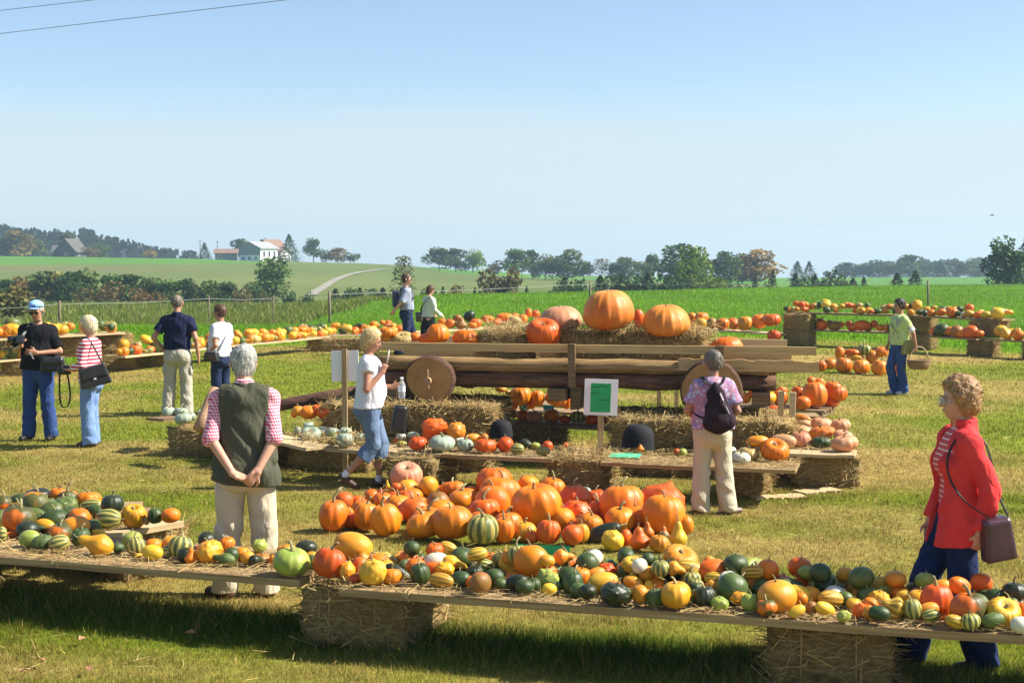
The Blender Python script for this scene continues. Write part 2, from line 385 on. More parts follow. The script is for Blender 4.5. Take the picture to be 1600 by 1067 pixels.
def crown_bush(seed, N=900):
    rs = np.random.default_rng(seed); V_, L_ = [], []
    for i in range(7):
        c = np.array((rs.uniform(-.33, .33), rs.uniform(-.33, .33), rs.uniform(.2, .7))); q = rs.normal(size=(N // 7, 3)); q /= np.linalg.norm(q, axis=1)[:, None]
        q *= (rs.uniform(.3, 1, len(q))**.5 * rs.uniform(.18, .32))[:, None]; V_.append(c + q); L_.append(np.full(len(q), rs.uniform(.65, 1.3)))
    P = np.concatenate(V_); P[:, 2] = np.abs(P[:, 2]); P[:, 2] /= P[:, 2].max(); V, F = quads_at(P, .045, rs); return V, F, np.repeat(np.concatenate(L_), 4)
def leafmat():
    """pigment: the tree's own colour (object colour) with clump-to-clump differences of the leaf"""
    m, n, l, b = newmat('leaves'); oi = n.new('ShaderNodeObjectInfo'); a = n.new('ShaderNodeVertexColor'); a.layer_name = 'col'
    v = objvec(n, l); nz = ramp(n, l, noise(n, l, v, 3, 4), [(.35, (.75, .8, .8)), (.65, (1.25, 1.15, .9))])
    x1 = n.new('ShaderNodeMix'); x1.data_type = 'RGBA'; x1.blend_type = 'MULTIPLY'; x1.inputs[0].default_value = 1; l.new(oi.outputs['Color'], x1.inputs[6]); l.new(a.outputs[0], x1.inputs[7])
    x2 = n.new('ShaderNodeMix'); x2.data_type = 'RGBA'; x2.blend_type = 'MULTIPLY'; x2.inputs[0].default_value = 1; l.new(x1.outputs[2], x2.inputs[6]); l.new(nz, x2.inputs[7])
    l.new(x2.outputs[2], b.inputs['Base Color']); b.inputs['Roughness'].default_value = .7; b.inputs['Specular IOR Level'].default_value = .2
    tr = n.new('ShaderNodeBsdfTranslucent'); l.new(x2.outputs[2], tr.inputs[0]); mx = n.new('ShaderNodeMixShader'); mx.inputs[0].default_value = .25
    l.new(b.outputs[0], mx.inputs[1]); l.new(tr.outputs[0], mx.inputs[2]); l.new(mx.outputs[0], n['Material Output'].inputs[0]); return m
LEAF = leafmat(); BARK = M('bark', [(.3, (.06, .045, .03)), (.7, (.14, .11, .08))], 8, .9, .5, 20, .03)
def cmesh(name, t):
    w_ = 2 * np.percentile(np.hypot(t[0][:, 0], t[0][:, 1]), 94); t[0][:, :2] /= w_
    me = npmesh(name, t[0], t[1], smooth=False, col=np.repeat(t[2][:, None], 3, 1)); me.materials.append(LEAF); return me
def trunk_mesh(top, r, seed, limbs=6):
    rs = random.Random(seed); mb = MB(); mb.tube([(0,0,-.06),(0,0,.05),(rs.uniform(-.01,.01),0,top*.5),(rs.uniform(-.02,.02),0,top)], [r*1.3, r, r*.75, r*.3], 6)
    for i in range(limbs):
        a = rs.uniform(0, 6.28); z = top * rs.uniform(.3, .75); L = rs.uniform(.15, .3)
        mb.tube([(0,0,z),(math.cos(a)*L*.5, math.sin(a)*L*.5, z+L*.45),(math.cos(a)*L, math.sin(a)*L, z+L*.8)], [r*.45, r*.3, r*.1], 5)
    me = mb.mesh('trunk', True); me.materials.append(BARK); return me
CR = {'broad': [cmesh('crown', crown_broad(s, 11 + s % 3, 1900)) for s in (1, 2, 3, 4)], 'round': [cmesh('crown', crown_broad(s, 16, 2200, .1, .5)) for s in (11, 12)],
      'fir': [cmesh('crown', crown_fir(s)) for s in (21, 22, 23)], 'widefir': [cmesh('crown', crown_fir(s, 1800, .05, .33, 8)) for s in (31, 32)],
      'thin': [cmesh('crown', crown_thin(41)), cmesh('crown', crown_thin(42))], 'bush': [cmesh('crown', crown_bush(s)) for s in (51, 52, 53)]}
TR = {'broad': trunk_mesh(.7, .022, 1), 'round': trunk_mesh(.7, .025, 2), 'fir': trunk_mesh(.9, .014, 3, 0), 'widefir': trunk_mesh(.9, .02, 4, 0), 'thin': trunk_mesh(.85, .012, 5, 8), 'bush': trunk_mesh(.4, .02, 6, 5)}
TW = {'broad': 1.0, 'round': 1.05, 'fir': .46, 'widefir': .68, 'thin': .5, 'bush': 1.1}
CN = {'g': (.055, .085, .02), 'd': (.042, .070, .022), 'l': (.10, .15, .03), 'a': (.20, .12, .035), 'b': (.11, .085, .035), 'o': (.14, .075, .03), 'm': (.075, .085, .03), 'y': (.16, .15, .05)}
CW = {'g': 'green', 'd': 'dark green', 'l': 'light green', 'a': 'tan autumn', 'b': 'brownish', 'o': 'rusty orange', 'm': 'olive green', 'y': 'yellowish'}
KW = {'broad': ('tree', 'broad-leaved tree'), 'round': ('tree', 'round-crowned tree'), 'fir': ('fir_tree', 'slender conifer'), 'widefir': ('fir_tree', 'broad conifer'), 'thin': ('tree', 'thin airy tree'), 'bush': ('bush', 'bush')}
# kind, colour, px centre, py top, px width, depth, where it stands
T = [('broad','a',28,360,48,420,'at the foot of the dark forest on the far left'),('broad','m',52,371,36,425,'beside the tan tree below the forest edge'),('broad','d',6,372,26,420,'at the left picture edge below the forest'),('broad','m',105,362,34,440,'just behind the dark farmhouse'),('bush','b',146,384,28,420,'right of the dark farmhouse'),('bush','a',236,389,22,430,'in front of the forest tail, beside the field'),('broad','g',160,380,30,430,'right of the dark farmhouse at the wood edge'),
     ('fir','d',320,379,19,395,'alone left of the white farm'),('broad','g',376,373,32,415,'behind the left barn of the farm'),('broad','g',410,372,26,420,'behind the grey farm roof'),('widefir','g',452,366,34,398,'right of the red farm roof'),('broad','g',490,372,28,402,'on the crest right of the farm conifer'),('broad','a',528,387,30,402,'on the crest, second clump right of the farm'),('bush','m',510,391,20,404,'between two crest trees right of the farm'),('bush','g',548,394,28,400,'at the right end of the crest trees by the farm'),
     ('round','g',426,402,62,172,'alone in front of the farm hill'),
     ('broad','d',6,436,34,150,'at the left end of the valley hedge'),('bush','o',32,432,30,148,'with reddish leaves near the left end of the valley hedge'),('broad','g',56,423,46,152,'tall in the valley hedge above the cap wearer'),('broad','y',88,424,30,152,'pale in the valley hedge left of centre'),('broad','d',108,424,34,150,'dark in the valley hedge above the striped jumper'),('broad','g',135,418,46,154,'tallest in the left valley hedge'),('bush','b',152,438,46,146,'low and brown before the left valley hedge'),('broad','g',172,428,34,150,'in the valley hedge right of the brown bush'),('broad','d',202,428,40,152,'dark in the valley hedge left of the polo shirt'),('bush','o',231,447,34,145,'low and rusty in the valley hedge'),('broad','g',237,433,30,151,'in the valley hedge behind the rusty bush'),('broad','g',268,437,38,150,'in the valley hedge above the bald man'),('broad','d',292,435,24,151,'narrow in the valley hedge right of the bald man'),('bush','m',310,444,26,150,'low in the valley hedge right of centre'),('broad','g',334,438,34,150,'in the valley hedge left of the lone round tree'),('broad','d',357,439,28,150,'dark in the valley hedge left of the lone round tree'),('bush','b',378,447,26,148,'brownish at the foot of the lone round tree'),('broad','d',394,440,26,151,'in the valley hedge touching the lone round tree'),('bush','b',419,456,24,143,'tiny below the lone round tree'),
     ('bush','b',22,446,84,76,'at the left picture edge in the maize'),('bush','d',452,455,24,142,'low right of the lone round tree'),('bush','d',478,455,22,142,'low by the foot of the farm track'),
     ('fir','d',524,451,24,140,'left end of the low fir hedge by the track'),('bush','d',548,450,26,140,'second in the low hedge by the track'),('fir','d',562,449,22,140,'third in the low hedge by the track'),('bush','d',580,451,28,140,'middle of the low hedge by the track'),('fir','d',598,449,24,139,'left of the thin tree in the low hedge'),('bush','m',613,452,22,139,'below the thin tree in the low hedge'),
     ('thin','m',630,399,36,130,'behind the man in the checked shirt'),('bush','g',668,452,26,138,'right of the thin airy tree'),('fir','d',692,447,18,138,'between the walkers and the round brown bush'),('bush','b',715,445,40,136,'low and brown right of the walkers'),('bush','b',785,419,60,132,'big and brown in the middle distance'),('fir','d',742,448,16,138,'left of the big brown bush'),('fir','d',823,446,16,138,'right of the big brown bush'),
     ('broad','g',686,386,40,345,'leftmost of the three field trees'),('broad','m',712,388,38,345,'middle of the three field trees'),('broad','l',739,389,36,345,'rightmost of the three field trees'),('bush','b',772,412,26,340,'bare and low right of the three field trees'),
     ('broad','g',806,388,52,300,'left end of the long middle tree row'),('broad','g',832,390,26,305,'narrow in the long middle tree row'),('broad','m',852,396,36,300,'second clump of the long middle tree row'),('round','g',886,389,54,300,'tall in the long middle tree row left of the post'),('broad','d',912,408,28,300,'low in the long middle tree row by the fence post'),('thin','b',940,404,34,300,'bare in the long middle tree row'),('round','g',975,402,50,298,'rounded in the long middle tree row'),('broad','m',1003,408,26,300,'small in the long middle tree row'),('broad','g',1018,396,28,310,'behind the dark hedge left of the tallest tree'),('round','d',1068,380,78,240,'tallest behind the giant pumpkins'),('round','l',1082,384,60,160,'light in front of the tallest tree'),('bush','l',1112,431,84,140,'wide and light right above the giant pumpkins'),('round','d',1132,393,50,240,'right of the tallest tree'),('round','a',1180,389,66,250,'tan-topped right of the tallest tree'),('round','b',1160,396,40,252,'between two big trees right of centre'),
     ('bush','d',868,438,26,136,'left end of the dark hedge'),('fir','d',882,432,26,138,'conifer in the left of the dark hedge'),('bush','d',902,436,26,138,'in the dark hedge left of the post'),('widefir','d',938,430,36,142,'in the dark hedge right of the post'),('bush','d',962,432,34,142,'in the dark hedge left of centre'),('bush','d',988,428,36,142,'middle of the dark hedge'),('widefir','d',1012,426,34,142,'in the dark hedge right of centre'),('bush','d',1036,427,36,142,'right part of the dark hedge'),('bush','d',1056,432,34,141,'right end of the dark hedge'),
     ('bush','d',1160,434,36,145,'dark right of the light wide bush'),('widefir','d',1180,432,26,146,'dark below the tan-topped tree'),('fir','g',1208,421,26,148,'pointed right of the tan-topped tree'),('bush','d',1196,438,26,146,'low right of the tan-topped tree'),
     ('fir','d',1246,408,24,330,'left of a far pair of firs'),('widefir','d',1264,408,26,332,'right of a far pair of firs'),('fir','d',1243,427,24,150,'small and pointed in the right hedge'),('bush','g',1262,430,30,150,'in the right hedge behind the stand'),('fir','d',1274,428,20,150,'third in the right hedge behind the stand'),('bush','d',1298,422,36,150,'tall in the right hedge behind the stand'),('bush','g',1312,430,28,151,'right end of the right hedge'),('widefir','d',1333,434,30,150,'low conifer right of the right hedge'),('widefir','d',1350,432,28,150,'low conifer in the gap before the far field'),
     ('broad','d',1322,410,36,460,'left of the far tree line'),('broad','g',1348,410,34,460,'second in the far tree line'),('broad','d',1374,406,40,455,'third in the far tree line'),('broad','m',1398,412,30,450,'fourth in the far tree line'),('broad','g',1421,398,44,440,'tallest in the far tree line'),('broad','d',1442,406,28,450,'right of the tallest far tree'),('broad','d',1464,406,36,470,'middle of the far tree line'),('fir','d',1481,404,16,470,'pointed in the far tree line'),('broad','m',1500,408,36,440,'olive in the far tree line'),('broad','d',1524,403,40,470,'left of the big dark conifers'),('broad','d',1546,402,36,475,'behind the big dark conifers'),
     ('widefir','d',1402,426,34,150,'left of a hedge pair above the basket carrier'),('widefir','d',1430,423,36,150,'right of a hedge pair above the basket carrier'),('broad','d',1576,368,66,133,'tall and ragged at the right picture edge'),('widefir','d',1608,362,70,136,'tallest, cut by the right picture edge'),('bush','b',1560,428,26,140,'at the foot of the tall right conifers')]
for i, (k, c, px, pt, w, d, where) in enumerate(T):
    p = D(px, 430, d); z0 = float(gz(p.x, p.y)); zt = D(px, pt, d).z
    h = max(zt - z0, 1.0); wm = w * d / FPX
    wm *= 1.4 if d < 160 and ('hedge' in where) else 1
    nm, kw = KW[k]; root = empty(nm, (p.x, p.y, z0 - .03), random.uniform(0, 6.28))
    tag(root, f'{CW[c]} {kw}, {where}', 'bush' if k == 'bush' else 'tree')
    cr = link(bpy.data.objects.new('crown', CR[k][i % len(CR[k])]), root); s = wm * 1.12; cr.scale = (s, s, h)
    cc = CN[c]; cr.color = (cc[0] * 1.35 * random.uniform(.85, 1.15), cc[1] * 1.5 * random.uniform(.9, 1.1), cc[2] * 1.2, 1)
    tr = link(bpy.data.objects.new('trunk', TR[k]), root); ts = (s * .5 + h * .5); tr.scale = (ts, ts, h)
# the forest on the far left reads as one dark mass
Vs, Fs, Cs = [], [], []; off = 0
bases = [crown_fir(61, 420, .03, .2, 9), crown_fir(62, 420, .03, .17, 9), crown_broad(63, 8, 420, .05, .3)]
FT = [(-140, 344), (0, 352), (40, 358), (85, 361), (120, 358), (170, 369), (200, 373), (230, 383), (265, 388), (300, 392), (312, 397)]
for i in range(330):
    px = random.uniform(-140, 308); d = random.uniform(540, 640); top = np.interp(px, *zip(*FT)) + random.choice((0, 3, 6, 9)) - random.random() * 5 * (i % 5 == 0)
    p = D(px, top, d); z0 = -7.5; h = max(p.z - z0, 3); b3 = bases[0 if i % 3 else (1 if i % 2 else 2)]
    if px > 240 and i % 2: b3 = bases[2]
    a = random.uniform(0, 6.28); s = h * random.uniform(.75, 1.1)
    V = b3[0] @ np.array(((math.cos(a)*s, math.sin(a)*s, 0), (-math.sin(a)*s, math.cos(a)*s, 0), (0, 0, h))); V = V + np.array((p.x, p.y, z0))
    Vs.append(V); Fs.append(b3[1] + off); off += len(V); Cs.append(b3[2] * random.uniform(.6, 1.3))
fo = tag(mobj('forest', npmesh('forest', np.concatenate(Vs), np.concatenate(Fs), smooth=False, col=np.repeat(np.concatenate(Cs)[:, None], 3, 1)), LEAF), kind='stuff'); fo.color = (.035, .05, .02, 1)
# a low far wood showing blue behind the crest
Vs, Fs, Cs = [], [], []; off = 0
for i in range(120):
    px = random.choice((random.uniform(640, 700), random.uniform(1290, 1640), random.uniform(1380, 1640))); d = random.uniform(620, 700)
    top = 419 + random.uniform(-2, 3) if px < 800 else np.interp(px, [1290, 1380, 1500, 1640], [424, 410, 406, 398]) + random.uniform(-3, 6)
    p = D(px, top, d); z0 = -16; h = max(p.z - z0, 3); b3 = bases[2 if i % 3 else 0]; s = h * random.uniform(.8, 1.2)
    V = b3[0] * np.array((s, s, h)) + np.array((p.x, p.y, z0)); Vs.append(V); Fs.append(b3[1] + off); off += len(V); Cs.append(b3[2] * random.uniform(.6, 1.3))
fo = tag(mobj('far_wood', npmesh('far_wood', np.concatenate(Vs), np.concatenate(Fs), smooth=False, col=np.repeat(np.concatenate(Cs)[:, None], 3, 1)), LEAF), kind='stuff'); fo.color = (.035, .05, .022, 1)

# ------------------------------------------------------------------ the farm on the hill
WHITE = M('render', [(.3, (.72, .72, .70)), (.7, (.82, .82, .8))], .6, .9); GREYB = M('grey_boards', [(.3, (.16, .18, .2)), (.7, (.24, .26, .28))], 1, .9, stretch=(3, 3, .1))
SLATE = M('grey_tiles', [(.3, (.25, .25, .26)), (.7, (.36, .36, .36))], 2, .8); REDT = M('red_tiles', [(.3, (.27, .13, .09)), (.7, (.36, .19, .13))], 2, .8); BRNT = M('brown_tiles', [(.3, (.17, .1, .07)), (.7, (.27, .17, .12))], 2, .8)
DSLATE = M('dark_tiles', [(.3, (.07, .065, .06)), (.7, (.13, .12, .11))], 2, .85)
DARKW = M('dark_boards', [(.3, (.07, .06, .06)), (.7, (.12, .1, .09))], 1, .9); GLASS = M('window_glass', (.03, .035, .045), 2, .15, spec=.6)
def gable(name, loc, rz, L, Wd, H, RH, wall, rf, gable_m=None, label='', wins=(), over=.5, loww=None):
    """long axis local x; gables at x ends. wins: (face, offset, z, w, h)"""
    root = empty(name, loc, rz); tag(root, label, 'building')
    mb = MB(); mb.box((0, 0, H/2 - .5), (L, Wd, H + 1)); mb.build('wall', wall, root)
    if loww:
        mb = MB(); mb.box((0, 0, loww/2 - .5), (L + .12, Wd + .12, loww + 1)); mb.build('plinth_wall', WHITE, root)
    for sx in (-1, 1):
        mb = MB(); mb.add([(sx*L/2, -Wd/2, H), (sx*L/2, Wd/2, H), (sx*L/2, 0, H+RH), (sx*(L/2-.3), -Wd/2, H), (sx*(L/2-.3), Wd/2, H), (sx*(L/2-.3), 0, H+RH)], [(0,1,2),(3,5,4),(0,3,4,1),(1,4,5,2),(2,5,3,0)])
        mb.build('gable', gable_m or wall, root)
    mb = MB(); e = over; k = RH / (Wd/2)
    for s in (-1, 1):
        a = [(-L/2-e, s*(Wd/2+e), H-e*k), (L/2+e, s*(Wd/2+e), H-e*k), (L/2+e, 0, H+RH), (-L/2-e, 0, H+RH)]
        mb.add(a + [(x, y, z+.22) for x, y, z in a], [(0,1,2,3),(7,6,5,4),(0,4,5,1),(1,5,6,2),(2,6,7,3),(3,7,4,0)])
    mb.build('roof', rf, root)
    for f, o, z, w, h in wins:
        mb = MB(); fr = MB()
        if f == 'x-': c = (-L/2 - .08, o, z); sz = (.1, w, h); fs = (.14, w + .24, h + .24)
        elif f == 'x+': c = (L/2 + .08, o, z); sz = (.1, w, h); fs = (.14, w + .24, h + .24)
        else: c = (o, -Wd/2 - .08, z); sz = (w, .1, h); fs = (w + .24, .14, h + .24)
        fr.box((c[0]*1.0, c[1], c[2]), fs)
        wo = fr.build('window', WHITE, root); off_ = {'x-': (-.06, 0, 0), 'x+': (.06, 0, 0), 'y-': (0, -.06, 0)}[f]
        mb.box((c[0] + off_[0], c[1] + off_[1], c[2]), sz); mb.build('pane', GLASS, wo)
    return root
def at(px, d): p = D(px, 405, d); return (p.x, p.y, float(gz(p.x, p.y)))
fh_ = gable('farmhouse', at(404, 392), R(60), 7.2, 7.4, 3.6, 1.6, WHITE, SLATE, GREYB, 'white and grey farmhouse with a shallow grey roof on the hill crest', [('x-', -2.2, .9, .8, .7), ('x-', 0, .9, .8, .7), ('x-', 2.2, .9, .8, .7), ('y-', -2.2, 2.0, .7, 1.5), ('y-', 0, 2.0, .7, 1.5), ('y-', 2.2, 2.0, .7, 1.5)], .5)
mb = MB(); mb.box((-3.66, 0, 2.65), (.14, 7.5, 1.9)); mb.build('board_cladding', GREYB, fh_)
gable('barn', at(354, 396), R(8), 6.0, 5, 1.9, 1.0, GREYB, BRNT, None, 'low long barn with a brown roof left of the white farmhouse', [('y-', -1.5, 1.0, .8, .6)], .4)
gable('farm_outbuilding', at(431, 403), R(-30), 6.5, 6, 2.4, 1.7, WHITE, REDT, None, 'low outbuilding with a bright red tiled roof right of the farmhouse', [], .5)
gable('farm_barn', at(424, 412), R(60), 7, 6, 3.8, 2.5, DARKW, BRNT, None, 'tall barn with a steep brown gable behind the farmhouse', [('y-', 0, 2.2, 1, 1)], .5)
gable('dark_farmhouse', at(112, 432), R(78), 6.5, 6, 2.6, 3.2, DARKW, DSLATE, None, 'dark wooden farmhouse with a steep grey roof before the forest', [('y-', -1, 1.3, .8, .8), ('x-', 0, 1.3, .8, .8)], .8)
gable('shed', at(98, 434), R(12), 5, 5.5, 1.9, 1.9, DARKW, DSLATE, None, 'small shed with a pale brown roof joined left of the dark farmhouse', [('y-', 0, 1.1, .7, .6)], .5)
POLE = M('pole_wood', [(.3, (.10, .085, .07)), (.7, (.2, .17, .14))], 6, .9, stretch=(4, 4, .5))
for px, top, lab in ((313, 375, 'thin wooden utility pole left of the dark lone conifer'), (340, 376, 'thin wooden utility pole right of the dark lone conifer')):
    x0, y0, z0 = at(px, 398); r = empty('utility_pole', (x0, y0, z0)); tag(r, lab, 'pole'); h = D(px, top, 398).z - z0
    mb = MB(); mb.tube([(0, 0, -.3), (0, 0, h)], [.14, .1], 8); mb.build('pole', POLE, r, True); mb = MB(); mb.box((0, 0, h - .4), (1.3, .1, .1)); mb.build('crossarm', POLE, r)
# pasture fence behind the benches: posts and a pale tape
fen = empty('pasture_fence', G(515, 500)); tag(fen, 'wooden post fence with pale wire along the green meadow behind the benches', 'fence'); o0 = Vector(fen.location)
TAPE = M('pale_tape', (.36, .37, .32), 3, .6); FPOST = M('fence_post', [(.3, (.13, .10, .065)), (.7, (.26, .21, .14))], 7, .9, .4, 20, .01, (3, 3, .4))
FP = [(-60, 508, 478), (93, 505, 470), (327, 492, 462), (427, 488, 462), (515, 500, 455), (922, 478, 440), (1450, 479, 438), (1900, 490, 446)]
tops = []
for px, pb, pt in FP:
    b_ = G(px, pb); b_.z = float(gz(b_.x, b_.y)); t_ = D(px, pt, b_.y); lean = random.uniform(-.03, .03); w = .055 if px in (93, 515, 922, 1450) else .03
    mb = MB(); mb.tube([b_ - o0 - Vector((0, 0, .2)), (b_ + t_) / 2 - o0, t_ - o0 + Vector((lean, 0, 0))], [w, w, w * .9], 7); mb.build('post', FPOST, fen, True); tops.append(t_ - o0 - Vector((0, 0, .12)))
for a_, b_ in zip(tops[:-1], tops[1:]):
    mid = (a_ + b_) / 2 - Vector((0, 0, .05)); mb = MB(); r_ = .007 if a_.x < 0.5 else .004
    mb.tube([a_, mid, b_], r_, 4, cap=False); mb.build('wire', TAPE, fen)
# two overhead lines, high on the left
CABLE = M('cable', (.12, .13, .14), 3, .5)
for (xa, ya, Ya), (xb, yb, Yb), lab in (((0, 53, 30), (450, 0, 25.9), 'lower of the two thin overhead wires in the upper left sky'), ((0, 17, 30), (150, 0, 28.7), 'upper of the two thin overhead wires in the upper left corner')):
    A, B = D(xa, ya, Ya), D(xb, yb, Yb); d_ = (B - A); mb = MB(); P = [A + d_ * t for t in np.linspace(-5, 6, 23)]
    mb.tube(P, .006, 4, cap=False); tag(mb.build('overhead_wire', CABLE), lab, 'wire')
# a bird far off
bd = D(1550, 337, 160); r = empty('bird', bd); tag(r, 'tiny dark bird gliding in the pale sky at right', 'bird')
mb = MB(); mb.tube([(-.22, 0, 0), (-.1, 0, .03), (.1, 0, .03), (.25, 0, 0)], [.01, .06, .06, .01], 6); mb.build('body', CABLE, r, True)
for s in (-1, 1):
    mb = MB(); mb.add([(-.08, 0, .02), (.08, 0, .02), (.02, s*.5, .14), (-.1, s*.5, .14), (-.08, 0, .05), (.08, 0, .05), (.02, s*.5, .15), (-.1, s*.5, .15)], [(0,1,2,3),(7,6,5,4),(0,4,5,1),(1,5,6,2),(2,6,7,3),(3,7,4,0)]); mb.build('wing', CABLE, r)
# ================================================================== straw bales, planks, wagon, signs
BALE = M('pressed_straw', [(.25, (.13, .08, .026)), (.5, (.27, .18, .065)), (.78, (.48, .35, .145))], 16, .9, .9, 55, .02, (1, 1, 3.2), val=.12)
STRAW = colmat('straw', .6, .25, .15)
TWINE = M('twine', (.45, .30, .12), 5, .8)
WOOD = M('sawn_plank', [(.25, (.17, .10, .045)), (.5, (.30, .20, .095)), (.75, (.46, .34, .18))], 6, .75, .5, 30, .006, (.25, 6, 6), val=.2)
PALE = M('fresh_plank', [(.25, (.42, .29, .14)), (.7, (.60, .46, .26))], 6, .7, .4, 30, .005, (.25, 6, 6), val=.1)
OLDW = M('old_board', [(.25, (.10, .06, .03)), (.5, (.20, .125, .06)), (.78, (.36, .24, .11))], 7, .8, .6, 30, .008, (.3, 6, 6), val=.15)
LOGB = M('log_bark', [(.3, (.045, .025, .018)), (.5, (.10, .05, .032)), (.75, (.19, .10, .06))], 9, .9, .9, 25, .02, (.5, 3, 3))
PEEL = M('peeled_log', [(.3, (.30, .17, .09)), (.7, (.46, .28, .16))], 9, .7, .5, 30, .006, (3, 3, .6))
def strips(P, L, w, dirs, rs, up):
    n_ = len(P); d = dirs / np.linalg.norm(dirs, axis=1)[:, None]; s = np.cross(d, up + rs.normal(0, .4, (n_, 3))); s /= np.linalg.norm(s, axis=1)[:, None] + 1e-9
    L = L[:, None] / 2; s = s * (w[:, None] / 2); k = up * (L * rs.uniform(-.1, .35, n_)[:, None])
    V = np.stack([P - d*L - s, P - d*L + s, P + d*L + s*.5 + k, P + d*L - s*.5 + k], 1); return V.reshape(-1, 3), np.arange(4*n_).reshape(-1, 4)
def straw_cols(n_, rs): return np.array((.42, .295, .115)) * rs.uniform(.45, 1.45, n_)[:, None] * rs.normal(1, .05, (n_, 3))
def bale_meshes(L, Wd, H, seed, nstraw=800):
    rs = np.random.default_rng(seed); g = []
    bm = bmesh.new(); bmesh.ops.create_cube(bm, size=1); bmesh.ops.subdivide_edges(bm, edges=bm.edges[:], cuts=9, use_grid_fill=True)
    for v in bm.verts:
        c = v.co.copy(); m_ = max(abs(c.x), abs(c.y), abs(c.z)); q = Vector((c.x * L, c.y * Wd, c.z * H))
        k = sorted((abs(c.x), abs(c.y), abs(c.z)))[1]; rnd = max(0, k - .36) * .22 * min(Wd, H)       # soft edges
        nr = Vector((c.x / L, c.y / Wd, c.z / H)).normalized(); d = (float(fbm(q.x*3 + q.z*7, q.y*3 + q.z*5 + seed, .25, seed)) - .5) * .10
        v.co = q - nr * rnd + nr * d; v.co.z += H / 2
        if v.co.z < .03: v.co.z = max(v.co.z, 0)
    me = bpy.data.meshes.new('hay_bale'); bm.to_mesh(me); bm.free(); me.polygons.foreach_set('use_smooth', np.ones(len(me.polygons), bool)); me.materials.append(BALE)
    # strands that stand out of the faces
    n_ = nstraw; f = rs.integers(0, 5, n_); u = rs.uniform(-.5, .5, (n_, 3)); ax = np.array([0, 0, 1, 1, 2])[f]; sg = np.array([-1, 1, -1, 1, 1])[f]
    P = u * np.array((L, Wd, H)); nr = np.zeros((n_, 3)); nr[np.arange(n_), ax] = sg; dim = np.array((L, Wd, H))
    P[np.arange(n_), ax] = sg * (dim[ax] / 2 - .005); P[:, 2] += H / 2
    dr = rs.normal(size=(n_, 3)) * np.array((1, 1, .55)); dr += nr * rs.uniform(-.1, .7, n_)[:, None] * np.linalg.norm(dr, axis=1)[:, None]
    V, F = strips(P + nr * .012, rs.uniform(.05, .26, n_), rs.uniform(.004, .010, n_), dr, rs, nr)
    k = V[:, 2] > .004; V[:, 2] = V[:, 2].clip(.004)
    ms = npmesh('straw', V, F, smooth=False, col=np.repeat(straw_cols(n_, rs), 4, 0)); ms.materials.append(STRAW)
    tw = []
    for s in (-.22, .22):
        mb = MB(); e = .012; x = s * L
        mb.tube([(x, -Wd/2-e, .03), (x, -Wd/2-e, H-.03), (x, -Wd/2+.03, H+e), (x, Wd/2-.03, H+e), (x, Wd/2+e, H-.03), (x, Wd/2+e, .03)], .004, 5)
        t = mb.mesh('twine', True); t.materials.append(TWINE); tw.append(t)
    return me, ms, tw
BM = {}
def bale(p, rz, L, Wd, H, label, group=None, seed=0, z0=0, straw=True):
    """p: front bottom centre"""
    key = (L, Wd, H, seed)
    if key not in BM: BM[key] = bale_meshes(L, Wd, H, seed + 1)
    me, ms, tw = BM[key]
    o = bpy.data.objects.new('hay_bale', me); link(o); o.location = Vector((p[0], p[1], z0)) + Matrix.Rotation(rz, 3, 'Z') @ Vector((0, Wd/2, 0)); o.rotation_euler.z = rz
    tag(o, label, 'hay bale', group)
    tag(link(bpy.data.objects.new('straw', ms), o), kind='stuff')
    for t in tw: link(bpy.data.objects.new('twine', t), o)
    return o
def plank(A, B, width, thick, mat, label, name='plank', group=None, shift=0.0, seg=14, wav=.012, cat='plank', parent=None):
    """front top edge A -> B (world, at the top surface); the board lies behind it"""
    A, B = Vector(A), Vector(B); d = (B - A); L = d.length; rz = math.atan2(d.y, d.x); tilt = math.atan2(d.z, math.hypot(d.x, d.y))
    V = []; F = []; rs = random.Random(int(L * 1000 + A.x * 77 + shift * 991))
    w0 = w1 = 0
    for i in range(seg + 1):
        x = L * i / seg; w0 = .6 * w0 + rs.uniform(-wav, wav); w1 = .6 * w1 + rs.uniform(-wav, wav); b = math.sin(i / seg * 3.1) * -.006 + rs.uniform(-.002, .002)
        a0, a1 = shift + max(w0, -.012) + (.0 if shift else 0), shift + width + w1 * .5 - .008
        V += [(x, a0 + .004, -thick + b), (x, a1, -thick + b), (x, a1, b), (x, a0, b)]
    for i in range(seg):
        for k in range(4): F.append((4*i+k, 4*i+(k+1) % 4, 4*(i+1)+(k+1) % 4, 4*(i+1)+k))
    F += [(0, 1, 2, 3), tuple(4*seg + k for k in (3, 2, 1, 0))]
    me = bpy.data.meshes.new(name); me.from_pydata(V, [], F); me.update()
    bm = bmesh.new(); bm.from_mesh(me); bmesh.ops.recalc_face_normals(bm, faces=bm.faces); bm.to_mesh(me); bm.free()
    o = mobj(name, me, mat, parent, A, (0, -tilt, rz))
    if parent is None: tag(o, label, cat, group)
    return o
LIT = []          # (A, B, depth, z, amount) strewn straw
ORD = ['front', 'middle', 'back', 'rearmost']
def table(A, B, depth, mat, where, group, n=3, thick=.045, wav=.012):
    w = depth / n
    for i in range(n): plank(A, B, w - .006, thick, mat, f'{ORD[i] if n > 1 else "single"} plank of {where}', group=group, shift=i * w, wav=wav if i == 0 else .005)
ang_ = lambda A, B: math.atan2(B.y - A.y, B.x - A.x)
